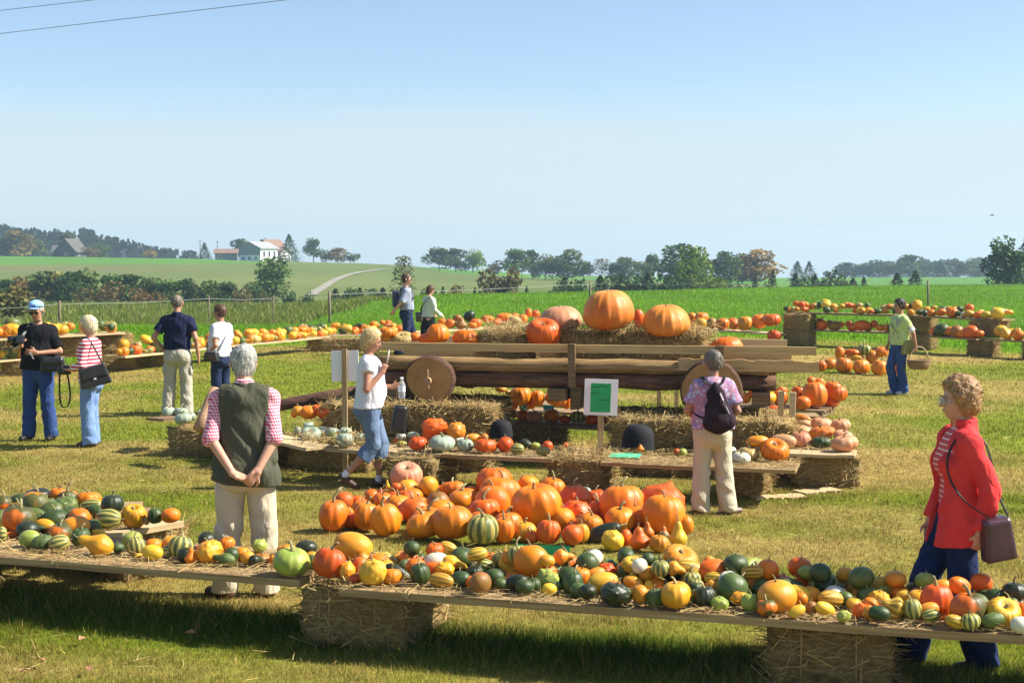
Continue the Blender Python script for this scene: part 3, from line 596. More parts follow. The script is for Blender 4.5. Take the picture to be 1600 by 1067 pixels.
# ---- the near display, in two runs
FA, FB = G(-320, 843, .42), G(468, 905.5, .42); FC, FD = G(528, 919, .42), G(2050, 1022, .42)
table(FA, FB, .80, WOOD, 'the left half of the near display', 'planks of the near display')
table(FC, FD, .80, WOOD, 'the right half of the near display', 'planks of the near display')
LIT += [(FA, FB, .4, 1500), (FC, FD, .4, 2000), (FA, FB, .06, 160), (FC, FD, .06, 180)]
RF = ang_(FC, FD)
bale(G(551, 1017), RF, .66, .85, .375, 'straw bale at the joint of the two near plank runs, left of the middle', 'bales under the near display', 1)
bale(G(1294, 1083), RF, .66, .85, .375, 'straw bale under the right near planks, beside the walking woman in red', 'bales under the near display', 2)
bale(G(-190, 960), RF, .66, .85, .375, 'straw bale under the far left end of the near planks', 'bales under the near display', 3)
# rear left arm of the near display
QA, QB = G(-330, 868, .42), G(287, 815.5, .42)
QR = ang_(G(165, 835, .42), QB)
for i, (a, b) in enumerate(((G(165, 834.5, .42), G(288, 815, .42)),)):
    plank(G(20, 858, .424), b, .16, .04, PALE, 'freshly sawn pale plank ending behind the left gourd heap', cat='plank', wav=.003)
e0 = G(-330, 828, .42)
for i in range(4):
    a = G(-330, 826 - i * 9, .418); b = a + (G(250, 818, .418) - G(-330, 826, .418)) * (.60 if i < 2 else 1); b.y = max(b.y, FB.y + .9 + (b.x - FB.x) * -.34)
    plank(a, b, .26, .04, WOOD, f'{("first", "second", "third", "fourth")[i]} board under the left gourd heap, counted from the near side', cat='plank', group='boards under the left gourd heap')
bale(G(246, 903), QR, .55, .8, .37, 'straw bale below the end of the pale plank on the left', None, 4)
# ---- the ring round the wagon
SH = .37; S1 = [(-.0)]
sA, sB, sC, sD, sE = G(507, 700, SH), G(668, 708, SH), G(862, 717, SH), G(938, 722, SH), G(1243, 734, SH)
RS = ang_(sA, sE)
plank(G(340, 667, SH+.02), G(476, 699, SH+.02), .34, .035, PALE, 'short plank with grey-green squashes ending left of the woman in cropped jeans')
table(sA, sB + (sB - sA) * .12, .62, PALE, 'the wagon ring behind the woman in cropped jeans', 'planks of the wagon ring', 2, .035)
table(sB + (sA - sB) * .02, sC, .62, WOOD, 'the wagon ring left of the sign post', 'planks of the wagon ring', 2, .035)
table(sD, sE, .62, WOOD, 'the wagon ring behind the backpack wearer', 'planks of the wagon ring', 2, .035)
LIT += [(sB, sE, .9, 900), (sA, sC, .6, 500), (sD, sE, .7, 1300)]
HB = .335
bale(G(640, 768), RS, .50, .7, HB, 'straw bale under the ring planks behind the pale red pumpkin', 'bales of the wagon ring', 5)
bale(G(897, 774), RS, .56, .8, HB + .02, 'straw bale in the ring at the foot of the sign post', 'bales of the wagon ring', 6)
bale(G(1160, 777), RS, .40, .7, HB, 'straw bale under the ring planks right of the backpack wearer', 'bales of the wagon ring', 5)
bale(G(1292, 763), RS + .25, .66, .8, HB, 'straw bale under the pale salmon pumpkins at the right end of the ring', 'bales of the wagon ring', 7)
bale(G(296, 714), RS - .1, .62, .9, HB, 'straw bale at the left end of the ring below the peeled log', 'bales of the wagon ring', 8)
bale(G(372, 735), RS - .2, .60, .8, HB, 'straw bale in the ring hidden partly by the man in the waistcoat', 'bales of the wagon ring', 6)
bale(G(510, 737), RS, .95, .6, HB + .06, 'straw bale carrying the red pumpkins behind the grey-green squashes', 'bales of the wagon ring', 9)
plank(G(1196, 706, SH), G(1335, 711.5, SH), .42, .03, PALE, 'board with salmon pumpkins on the right end bale, near side', group='boards of the right ring corner')
plank(G(1176, 690, SH), G(1330, 697, SH) + Vector((0, .1, 0)), .42, .03, WOOD, 'board with salmon pumpkins on the right end bale, far side', group='boards of the right ring corner')
for i in range(4): plank(G(1150 - i*14, 676 - i * 9, SH), G(1300 - i * 6, 680 - i * 10, SH), .40, .03, WOOD, f'{("first", "second", "third", "fourth")[i]} hidden board below the heap of pale pumpkins, from the near side', group='boards below the pale pumpkins')
plank(G(255, 654.5, SH+.045), G(290, 650, SH + .045), .3, .03, OLDW, 'reddish board end on the left end bale of the ring', wav=.003)
cA, cB = G(792, 661.5, SH), G(1030, 672, SH)
table(cA, cB, .9, WOOD, 'the bench seen below the wagon', 'planks of the bench behind the wagon', 3, .03)
for i in range(3): plank(G(790, 653 - i * 12, SH-.002) + Vector((0, .9 - .0, 0)), G(925, 658 - i*12, SH-.002) + Vector((0, .9, 0)), .5, .03, WOOD, f'{("first", "second", "third")[i]} rear board under the orange pumpkins below the wagon', group='rear boards below the wagon')
LIT += [(cA, cB, 1.2, 160)]
bale(G(830, 712), RS, .5, .7, HB, 'straw bale below the bench seen under the wagon, left', 'bales behind the wagon', 5)
# ---- the pallet at right
pr = empty('pallet', (G(1256, 655).x, G(1256, 655).y, 0), R(-24)); tag(pr, 'grey wooden pallet carrying big orange pumpkins right of the wagon', 'pallet')
for i in range(5): mb = MB(); mb.box((-.45, .06 + i * .2, .125), (1.5, .13, .025)); mb.build('slat', OLDW if i else WOOD, pr)
for i in range(3): mb = MB(); mb.box((-1.1 + i * .65, .46, .0555), (.1, .92, .11)); mb.build('bearer', OLDW, pr)
# ---- pale cut slabs lying on the grass
for i, (a, b) in enumerate((((1183, 778), (1262, 776)), ((1258, 770), (1316, 765)))):
    plank(G(*a, .03), G(*b, .03), .22, .025, PALE, ('longer pale wooden slab on the grass', 'shorter pale wooden slab on the grass, right of the longer one')[i], 'slab', wav=.05, cat='slab')
# ---- the log wagon
WP0, WP1 = D(575, 600, 16.3), D(1275, 600, 15.4); WL = math.hypot(WP1.x - WP0.x, WP1.y - WP0.y); WR = math.atan2(WP1.y - WP0.y, WP1.x - WP0.x)
wag = empty('log_wagon', (WP0.x, WP0.y, 0), WR); tag(wag, 'rustic wooden wagon with log-slice wheels loaded with pumpkins', 'wagon')
def wpt(x, y, z): return Vector((WP0.x, WP0.y, 0)) + Matrix.Rotation(WR, 3, 'Z') @ Vector((x, y, z))
def wpart(name, mat, f, smooth=False): mb = MB(); f(mb); return mb.build(name, mat, wag, smooth)
def wboard(name, x0, x1, y, z0, z1, th, mat, wavt=0.0, seed=1):
    rs = random.Random(seed); n_ = 26; V = []; F = []; a = 0
    for i in range(n_ + 1):
        x = x0 + (x1 - x0) * i / n_; a = .7 * a + rs.uniform(-wavt, wavt); zt = z1 + a; b_ = rs.uniform(-.004, .004)
        V += [(x, y, z0 + b_), (x, y + th, z0 + b_), (x, y + th, zt), (x, y, zt)]
    for i in range(n_):
        for k in range(4): F.append((4*i+k, 4*(i+1)+k, 4*(i+1)+(k+1) % 4, 4*i+(k+1) % 4))
    F += [(3, 2, 1, 0), tuple(4*n_ + k for k in range(4))]
    return wpart(name, mat, lambda m_: m_.add(V, F))
RAILW = M('rail_wood', [(.25, (.40, .25, .10)), (.7, (.62, .43, .19))], 7, .75, .5, 30, .006, (.3, 6, 6))
wboard('rail', -.08, WL, 0, 1.28, 1.37, .05, RAILW, .002, 1)
def wav_log(m_, y, z, x0, x1, r, seed):
    rs = random.Random(seed); P = [(x0 + (x1-x0)*i/14, y + rs.uniform(-.008, .008), z + rs.uniform(-.008, .008)) for i in range(15)]; m_.tube(P, [r * rs.uniform(.92, 1.08) for _ in P], 12)
SIDEL = M('weathered_log', [(.25, (.13, .075, .03)), (.5, (.30, .185, .075)), (.75, (.50, .34, .15))], 8, .85, .8, 25, .015, (.35, 4, 4))
wpart('side_log', SIDEL, lambda m_: wav_log(m_, .11, 1.125, .02, WL - .5, .078, 5), True)
wboard('side_board', 3.55, WL + .03, .03, 1.09, 1.22, .05, RAILW, .011, 5)
wboard('rail', .0, 4.75, 1.68, 1.26, 1.35, .05, PALE, .002, 2)
wboard('side_board', .0, 4.8, 1.6, 1.04, 1.22, .07, RAILW, .015, 7)
BEAM = M('beam_bark', [(.3, (.07, .035, .02)), (.5, (.15, .075, .04)), (.75, (.27, .15, .08))], 9, .9, .9, 25, .02, (.5, 3, 3))
wpart('beam', BEAM, lambda m_: wav_log(m_, .15, .955, -.12, 4.62, .088, 3), True)
wpart('beam', BEAM, lambda m_: wav_log(m_, 1.5, .955, -.1, 4.62, .088, 4), True)
for i in range(6): wpart('floor_board', OLDW, lambda m_: m_.box((2.4, .27 + i * .235, 1.09), (4.7, .225, .035), jit=.004))
for x in (2.37, 4.0):
    for y in (-.045, 1.735): wpart('stake', OLDW, lambda m_: m_.box((x, y, 1.14), (.085, .05, .48), jit=.006))
for x in (2.2, 4.45, .25): wpart('cross_beam', OLDW, lambda m_: m_.box((x, .82, .80), (.2, 1.75, .13), jit=.01))
wpart('cross_beam', OLDW, lambda m_: m_.box((2.39, .3, .76), (.12, .4, .26), jit=.01))
for x, y, z in ((4.66, .1, 0), (4.78, -.06, 0)): wpart('prop', PALE, lambda m_: m_.box((x, y + .02, .44 + z), (.065, .05, .88), Matrix.Rotation(R(2), 3, 'Y'), jit=.004))
ENDG = None
def endgrain():
    m, n, l, b = newmat('end_grain'); t = n.new('ShaderNodeTexCoord'); w = n.new('ShaderNodeTexWave'); w.wave_type = 'RINGS'; w.rings_direction = 'Y'; w.inputs['Scale'].default_value = 14; w.inputs['Distortion'].default_value = 9; w.inputs['Detail'].default_value = 3
    l.new(t.outputs['Object'], w.inputs['Vector']); a = ramp(n, l, w.outputs['Fac'], [(0, (.34, .185, .06)), (1, (.42, .24, .08))]); nz = noise(n, l, t.outputs['Object'], 5, 6)
    c = ramp(n, l, nz, [(.3, (.75, .68, .62)), (.65, (1.1, 1.1, 1.1))]); mx = n.new('ShaderNodeMix'); mx.data_type = 'RGBA'; mx.blend_type = 'MULTIPLY'; mx.inputs[0].default_value = 1
    l.new(a, mx.inputs[6]); l.new(c, mx.inputs[7]); l.new(mx.outputs[2], b.inputs['Base Color']); b.inputs['Roughness'].default_value = .8; bumpn(n, l, b, nz, .4, .01); return m
ENDG = endgrain()
def wheel(x, y0, z, r, seed, th=.17):
    rs = random.Random(seed); n_ = 40; rr = [r * (1 + .035 * math.sin(2 * a + seed) + .03 * math.sin(3 * a + seed * 2) + rs.uniform(-.008, .008)) for a in [6.2832 * k / n_ for k in range(n_)]]
    hub = empty('wheel', (x, y0, z)); hub.parent = wag
    mb = MB(); V = []
    for yy in (-th/2, th/2): V += [(rr[k] * math.cos(6.2832*k/n_), yy, rr[k] * math.sin(6.2832*k/n_)) for k in range(n_)]
    mb.add(V, [tuple(range(n_)), tuple(range(2*n_-1, n_-1, -1))], 0); disc = mb.build('disc', ENDG, hub)
    mb = MB(); V = []
    for yy, e in ((-th/2-.004, .0), (-th/2+.01, .02), (0, .026), (th/2-.01, .02), (th/2+.004, 0)): V += [((rr[k]+e+rs.uniform(-.004, .006)) * math.cos(6.2832*k/n_), yy, (rr[k]+e) * math.sin(6.2832*k/n_)) for k in range(n_)]
    mb.add(V, [(j*n_+k, j*n_+(k+1) % n_, (j+1)*n_+(k+1) % n_, (j+1)*n_+k) for j in range(4) for k in range(n_)]); mb.build('bark', LOGB, hub, True)
    mb = MB(); mb.tube([(0, -th/2-.10, 0), (0, th/2 + .05, 0)], [.042, .042], 12); mb.build('axle_end', PEEL, hub)
    mb = MB(); mb.tube([(.01, -th/2-.06, -.09), (0, -th/2-.06, .13)], [.008, .008], 6); mb.build('linchpin', PEEL, hub)
    return hub
wheel(.78, -.16, .965, .255, 3); wheel(3.92, -.16, .915, .305, 8); wheel(.78, 1.9, .965, .255, 5); wheel(3.92, 1.9, .915, .305, 6)
for x, z in ((.78, .965), (3.92, .915)): wpart('axle', LOGB, lambda m_: m_.tube([(x, -.06, z), (x, 1.8, z)], .05, 10), True)
inv = Matrix.Translation(Vector((WP0.x, WP0.y, 0))) @ Matrix.Rotation(WR, 4, 'Z'); inv = inv.inverted()
dA, dB = wpt(.35, .75, .86), D(322, 655, 16.4)
wpart('drawbar', LOGB, lambda m_: m_.tube([inv @ dA, inv @ (dA.lerp(dB, .5) + Vector((0, 0, .01))), inv @ dB], [.075, .07, .062], 10), True)
hA, hB = D(337, 609, 16.1), D(312, 671, 15.75)
wpart('drawbar_handle', PEEL, lambda m_: m_.tube([inv @ hA, inv @ (hA.lerp(hB, .3)), inv @ hA.lerp(hB, .7), inv @ hB], [.066, .074, .07, .08], 12), True)
# bales under the wheels (two layers) and in the bed
for (xs, H2, gname) in (((.05, 1.05), .357, 'left'), ((3.32, 4.28), .305, 'right')):
    for ly in range(2):
        for j, x in enumerate(xs):
            p = wpt(x + (.04 if ly else 0), -.52 - .1 * (1 - ly), 0)
            bale(p, WR, .97, .62, H2, f'{("lower", "upper")[ly]} {("left", "right")[j]} straw bale of the stack below the {gname} wagon wheel', 'bales below the wagon wheels', 10 + j, z0=ly * H2)
    for j, x in enumerate(xs): bale(wpt(x, .14, 0), WR, .97, .62, H2, f'{("left", "right")[j]} rear straw bale of the stack below the {gname} wagon wheel', 'bales below the wagon wheels', 10 + j, z0=H2)
BED = 1.11
for px_, L_, y_, lab in ((784, .58, .38, 'straw bale in the wagon bed left of the big red pumpkin'), (925, .72, .42, 'straw bale in the wagon bed below the giant orange pumpkin'), (1018, .6, .42, 'straw bale in the wagon bed between the two giant pumpkins'), (1075, .42, .45, 'straw bale in the wagon bed below the pale giant pumpkin')):
    x_ = (px_ - 575) / 700 * WL
    bale(wpt(x_, y_, 0), WR, L_, .8, .36, lab, 'straw bales in the wagon bed', 13, z0=BED)
LIT.append((wpt(1.0, .4, BED + .36), wpt(3.9, .4, BED + .36), .5, 500))
# ---- rear benches
def rear(A, B, z, where, group, n=2, dep=.55): table(A, B, dep, PALE, where, group, n, .04, .006)
LU, LL = (G(-260, 541, .79), G(196, 519, .79)), (G(-260, 578, .35), G(128, 554.5, .35))
rear(*LU, .79, 'the upper tier at the far left', 'planks of the rear benches'); rear(*LL, .35, 'the lower tier at the far left', 'planks of the rear benches')
ML1, ML2, ML3 = (G(196, 556.5, .35), G(352, 540.5, .35)), (G(352, 540.5, .35), G(516, 525.5, .35)), (G(500, 523.5, .35), G(640, 520, .35))
rear(*ML1, .35, 'the rear bench behind the man in the polo shirt', 'planks of the rear benches'); rear(*ML2, .35, 'the rear bench above the grey-haired head', 'planks of the rear benches'); rear(*ML3, .35, 'the rear bench behind the blonde head', 'planks of the rear benches')
MR = [(G(640, 520, .35), G(880, 504, .33)), (G(880, 504, .33), G(1060, 511, .33)), (G(1060, 511, .33), G(1225, 522, .3))]
for k_, (a, b) in enumerate(MR): rear(a, b, .33, f'the rear bench behind the wagon, {("left", "middle", "right")[k_]} stretch', 'planks of the rear benches')
RU1, RU2 = (G(1226, 487.5, .87), G(1428, 492.5, .87)), (G(1428, 493, .87), G(1566, 499, .87))
RL1, RL2, RL3 = (G(1264, 515, .42), G(1428, 520, .42)), (G(1446, 524, .42), G(1525, 529, .42)), (G(1548, 529.5, .42), G(1700, 538, .42))
for (a, b), w_ in ((RU1, 'the upper tier at right, left half'), (RU2, 'the upper tier at right, right half'), (RL1, 'the lower tier at right, left half'), (RL2, 'the lower tier at right, right half'), (RL3, 'the lower tier at the right picture edge')): table(a, b, .5, WOOD, w_, 'planks of the rear benches', 2, .04, .006)
RR = ang_(*RU1)
for (px_, py_, L_, H_, z_, rz, lab) in ((1243, 540, .72, .41, 0, RR, 'lower straw bale of the left pillar of the right rear stand'), (1243, 540, .72, .42, .41, RR, 'upper straw bale of the left pillar of the right rear stand'), (1437, 546, .55, .38, 0, RR, 'lower straw bale of the middle pillar of the right rear stand'), (1437, 546, .55, .41, .42, RR, 'upper straw bale of the middle pillar of the right rear stand'), (1538, 555, .78, .40, .425, RR - .1, 'straw bale lying under the right end of the upper rear plank'), (1530, 556, .6, .38, 0, RR - .1, 'straw bale on the ground below the right end of the rear stand'), (1620, 562, .7, .38, 0, RR - .1, 'straw bale at the right picture edge under the rear plank'),
      (175, 579, .9, .375, 0, .3, 'lower bright straw bale at the end of the far left tiers'), (172, 579, .9, .375, .375, .3, 'upper bright straw bale at the end of the far left tiers'), (35, 588, .8, .31, 0, .1, 'straw bale under the lower left tier behind the cap wearer'), (20, 584, .6, .38, .355, .1, 'straw bale between the left tiers behind the cap wearer'), (112, 583, .6, .38, .355, .1, 'straw bale between the left tiers behind the striped jumper'), (-120, 590, .8, .31, 0, .1, 'straw bale under the left tiers beyond the picture edge'),
      (232, 574, .9, .31, 0, .25, 'straw bale under the rear bench behind the bald man'), (362, 558, .7, .31, 0, .25, 'straw bale under the rear bench behind the white T-shirt'), (545, 549, 1.5, .31, 0, .1, 'long dark straw bale under the rear bench left of the wagon'), (505, 549, .7, .31, 0, .1, 'straw bale under the rear bench joint left of the wagon'), (620, 546, .9, .31, 0, 0, 'straw bale under the rear bench behind the walkers'), (880, 520, .9, .29, 0, 0, 'straw bale under the rear bench behind the wagon')):
    bale(G(px_, py_), rz, L_, .5 if H_ != .375 else .5, H_, lab, 'bales of the rear stands', 14 + int(L_ * 10), z0=z_)
# ---- notices
CARD = M('white_card', [(.3, (.74, .74, .76)), (.7, (.82, .82, .83))], 2, .7); GREENP = M('green_paper', [(.35, (.015, .30, .09)), (.65, (.025, .37, .12))], 3, .6); TEALP = M('pale_green_paper', (.08, .55, .30), 3, .6); INK = M('dark_ink', (.02, .12, .05), 3, .8)
STICK = M('post_wood', [(.25, (.26, .17, .08)), (.7, (.45, .32, .16))], 9, .8, .4, 30, .004, (5, 5, .5))
def notice(base, zb, zt, w, lab, paper, tilt=0, lean=0, ptop=None):
    r = empty('notice_sign', base, tilt); tag(r, lab, 'sign'); b = .012; bt = ptop or zt - .03
    mb = MB(); mb.box((0, 0, bt / 2 - .05), (.055, .035, bt + .1), jit=.003); mb.build('post', STICK, r)
    mb = MB(); s = -1 if paper else 1; mb.box((0, s * .027, (zb + zt) / 2), (w, .012, zt - zb), Matrix.Rotation(lean, 3, 'Y')); bd_ = mb.build('board', CARD, r)
    if paper:
        mb = MB(); mb.box((-.004, -.0355, (zb+zt)/2 - .005), (w * .60, .003, (zt-zb) * .80), Matrix.Rotation(lean, 3, 'Y')); pp = mb.build('paper', GREENP, bd_)
        hgt = zt - zb; rs = random.Random(4)
        for x0, x1, zc in ((-.30, .22, .30), (-.32, -.06, .10), (-.05, .24, -.08)):          # three short faded hand-written words
            V = [(w * (x0 + (x1 - x0) * k / 12), -.0385, (zb+zt)/2 + hgt * zc + (rs.uniform(-.5, .5)) * .018) for k in range(13)]; mb = MB()
            for a_, b2 in zip(V[:-1], V[1:]): mb.add([(a_[0], a_[1], a_[2]-.005), (b2[0], b2[1], b2[2]-.005), (b2[0], b2[1], b2[2]+.005), (a_[0], a_[1], a_[2]+.005)], [(0, 1, 2, 3)])
            mb.build('writing', INK, pp)
    return r
b2 = G(938, 769); d2 = b2.y
notice(b2, D(942, 648, d2).z, D(942, 592, d2).z, .335, 'white board with green paper on a wooden post before the ring bale', True, R(3), R(2))
b1 = D(539, 668, 15.3); notice((b1.x, b1.y, 0), D(536, 596, 15.3).z, D(536, 548, 15.3).z, .30, 'white notice seen from behind, on a post left of the blonde woman', False, R(-6), R(-1.5), D(539, 545, 15.3).z)
b3 = D(1043, 630, 18.6); r3 = empty('notice_sign', (b3.x, b3.y, 0)); tag(r3, 'white board on two pale legs seen below the wagon left of the right wheel', 'sign')
for s in (-.11, .12): mb = MB(); mb.box((s, .03, .38), (.05, .04, .8)); mb.build('post', PALE, r3)
mb = MB(); mb.box((.08, 0, .72), (.5, .012, .16)); mb.build('board', CARD, r3)
def card(C, w, h, rz, tiltx, lab, mat, name='green_card'):
    mb = MB(); mb.box((0, 0, 0), (w, .006, h)); return tag(mb.build(name, mat, None, loc=C, rot=(tiltx, 0, rz)), lab, 'card')
c0 = D(846, 874, 8.62); card(c0, .345, .18, R(-13), R(-18), 'green card standing behind the big smooth orange pumpkin on the near planks', GREENP)
card(G(977, 712.5, SH + .012) + Vector((0, .0, .006)), .30, .24, R(-12), R(-88), 'flat pale green card on the strewn straw near the sign post', TEALP)
cc_ = D(857, 637, 17.4); card(cc_, .13, .1, R(5), R(-60), 'small pale green card among the pumpkins below the wagon', TEALP)
cc_ = D(818, 637.5, 17.2); card(cc_, .06, .06, R(25), R(-40), 'tiny green card among the small pumpkins left below the wagon', GREENP)
# ---- black rounded domes of unknown kind on the straw
DOMEM = M('matt_black', [(.3, (.008, .008, .01)), (.7, (.018, .018, .02))], 5, .85, .3, 60, .004)
def dome_obj(C, r, h, lab, rz=0, tl=0):
    mb = MB(); n_ = 24; V = []; prof = [(1.0, 0), (1.03, .02), (1.02, .05), (.99, .35), (.92, .65), (.72, .88), (.4, .98), (.02, 1.0)]
    for q, z in prof: V += [(r*q*math.cos(6.2832*k/n_), r*q*math.sin(6.2832*k/n_)*.95, h*z) for k in range(n_)]
    mb.add(V, [(j*n_+k, j*n_+(k+1) % n_, (j+1)*n_+(k+1) % n_, (j+1)*n_+k) for j in range(len(prof)-1) for k in range(n_)])
    return tag(mb.build('black_dome', DOMEM, None, True, loc=C, rot=(0, tl, rz)), lab, 'dome')
p_ = G(783, 690, SH); dome_obj(p_ + Vector((0, .25, .02)), .125, .19, 'black rounded tub behind the red pumpkins on the ring planks', .2)
p_ = G(998, 703, SH); dome_obj(p_ + Vector((0, .15, .0)), .17, .25, 'black rounded tub on the straw left of the backpack wearer', -.2, .1)
# ---- fluffed straw over bale tops and edges
rs_ = np.random.default_rng(8); PS = []
for A, B, dep, hgt, N in ((wpt(1.28, .34, BED + .36), wpt(1.85, .34, BED + .36), .5, .13, 500), (wpt(2.15, .36, BED + .33), wpt(3.95, .36, BED + .33), .3, .14, 1300), (wpt(.1, -.56, .60), wpt(1.5, -.56, .60), .12, .16, 900), (wpt(3.0, -.56, .5), wpt(4.7, -.56, .5), .12, .16, 800), (G(860, 716, SH), G(936, 721, SH), .5, .06, 350), (G(470, 905, .40), G(540, 919, .40), .5, .05, 260), (G(455, 690, .42), G(565, 697, .42), .4, .08, 300)):
    t = rs_.random(N); q = rs_.random(N) * dep; d = B - A; nx, ny = -d.y / d.length, d.x / d.length
    PS.append(np.stack([A.x + d.x*t + nx*q, A.y + d.y*t + ny*q, A.z + d.z*t + rs_.random(N)**1.5 * hgt], 1))
PS = np.concatenate(PS); V, F = strips(PS, rs_.uniform(.05, .22, len(PS)), rs_.uniform(.004, .009, len(PS)), rs_.normal(size=(len(PS), 3)) * (1, 1, .75), rs_, np.tile((0., -.3, 1), (len(PS), 1)))
tag(mobj('fluffed_straw', npmesh('fluffed_straw', V, F, smooth=False, col=np.repeat(straw_cols(len(PS), rs_), 4, 0)), STRAW), kind='stuff')
# ---- loose straw on the boards and on the trodden ground
rs_ = np.random.default_rng(5); PS = []
for A, B, dep, N in LIT:
    t = rs_.random(N); q = rs_.random(N)**1.2 * dep; d = B - A; nx, ny = -d.y / d.length, d.x / d.length
    PS.append(np.stack([A.x + d.x*t + nx*q, A.y + d.y*t + ny*q, A.z + d.z*t + .006 + rs_.random(N) * .015], 1))
PS = np.concatenate(PS); up = np.tile((0., 0, 1), (len(PS), 1)); V, F = strips(PS, rs_.uniform(.04, .16, len(PS)), rs_.uniform(.003, .007, len(PS)), rs_.normal(size=(len(PS), 3)) * (1, 1, .12), rs_, up)
tag(mobj('loose_straw', npmesh('loose_straw', V, F, smooth=False, col=np.repeat(straw_cols(len(PS), rs_), 4, 0)), STRAW), kind='stuff')
N = 3800; cx = rs_.integers(0, len(WORN), N); wa = np.array(WORN); x = wa[cx, 0] + rs_.normal(size=N) * wa[cx, 2] * .7; y = wa[cx, 1] + rs_.normal(size=N) * wa[cx, 3] * .8
k = (y > 6.5); x, y = x[k], y[k]; P = np.stack([x, y, gz(x, y) + .02 + rs_.random(len(x)) * .02], 1); up = np.tile((0., 0, 1), (len(P), 1))
V, F = strips(P, rs_.uniform(.05, .16, len(P)) * (y / 12)**.4, rs_.uniform(.003, .006, len(P)) * (y / 9)**.6, rs_.normal(size=(len(P), 3)) * (1, 1, .1), rs_, up)
tag(mobj('scattered_straw', npmesh('scattered_straw', V, F, smooth=False, col=np.repeat(straw_cols(len(P), rs_), 4, 0)), STRAW), kind='stuff')
# fallen leaves near the camera
LEAFM = M('fallen_leaf', [(.3, (.30, .12, .06)), (.7, (.45, .24, .12))], 20, .7)
for i, (px_, py_) in enumerate(((298, 1002), (128, 1012), (65, 1045), (38, 1062), (140, 1058))):
    p_ = G(px_, py_); mb = MB(); a = i * 1.3; mb.add([(-.035, 0, 0), (0, -.022, .012), (.04, 0, .004), (0, .024, .014), (-.035, 0, .003), (0, -.022, .015), (.04, 0, .007), (0, .024, .017)], [(3, 2, 1, 0), (4, 5, 6, 7), (0, 1, 5, 4), (1, 2, 6, 5), (2, 3, 7, 6), (3, 0, 4, 7)])
    tag(mb.build('fallen_leaf', LEAFM, None, loc=(p_.x, p_.y, float(gz(p_.x, p_.y)) + .045), rot=(.2, .1, a)), ('brown fallen leaf just before the shadow of the near planks', 'brown fallen leaf on the grass in the lower left', 'brown fallen leaf near the lower left corner', 'reddish fallen leaf at the bottom edge, leftmost', 'brown fallen leaf at the bottom edge left')[i], 'leaf', 'fallen leaves on the grass')
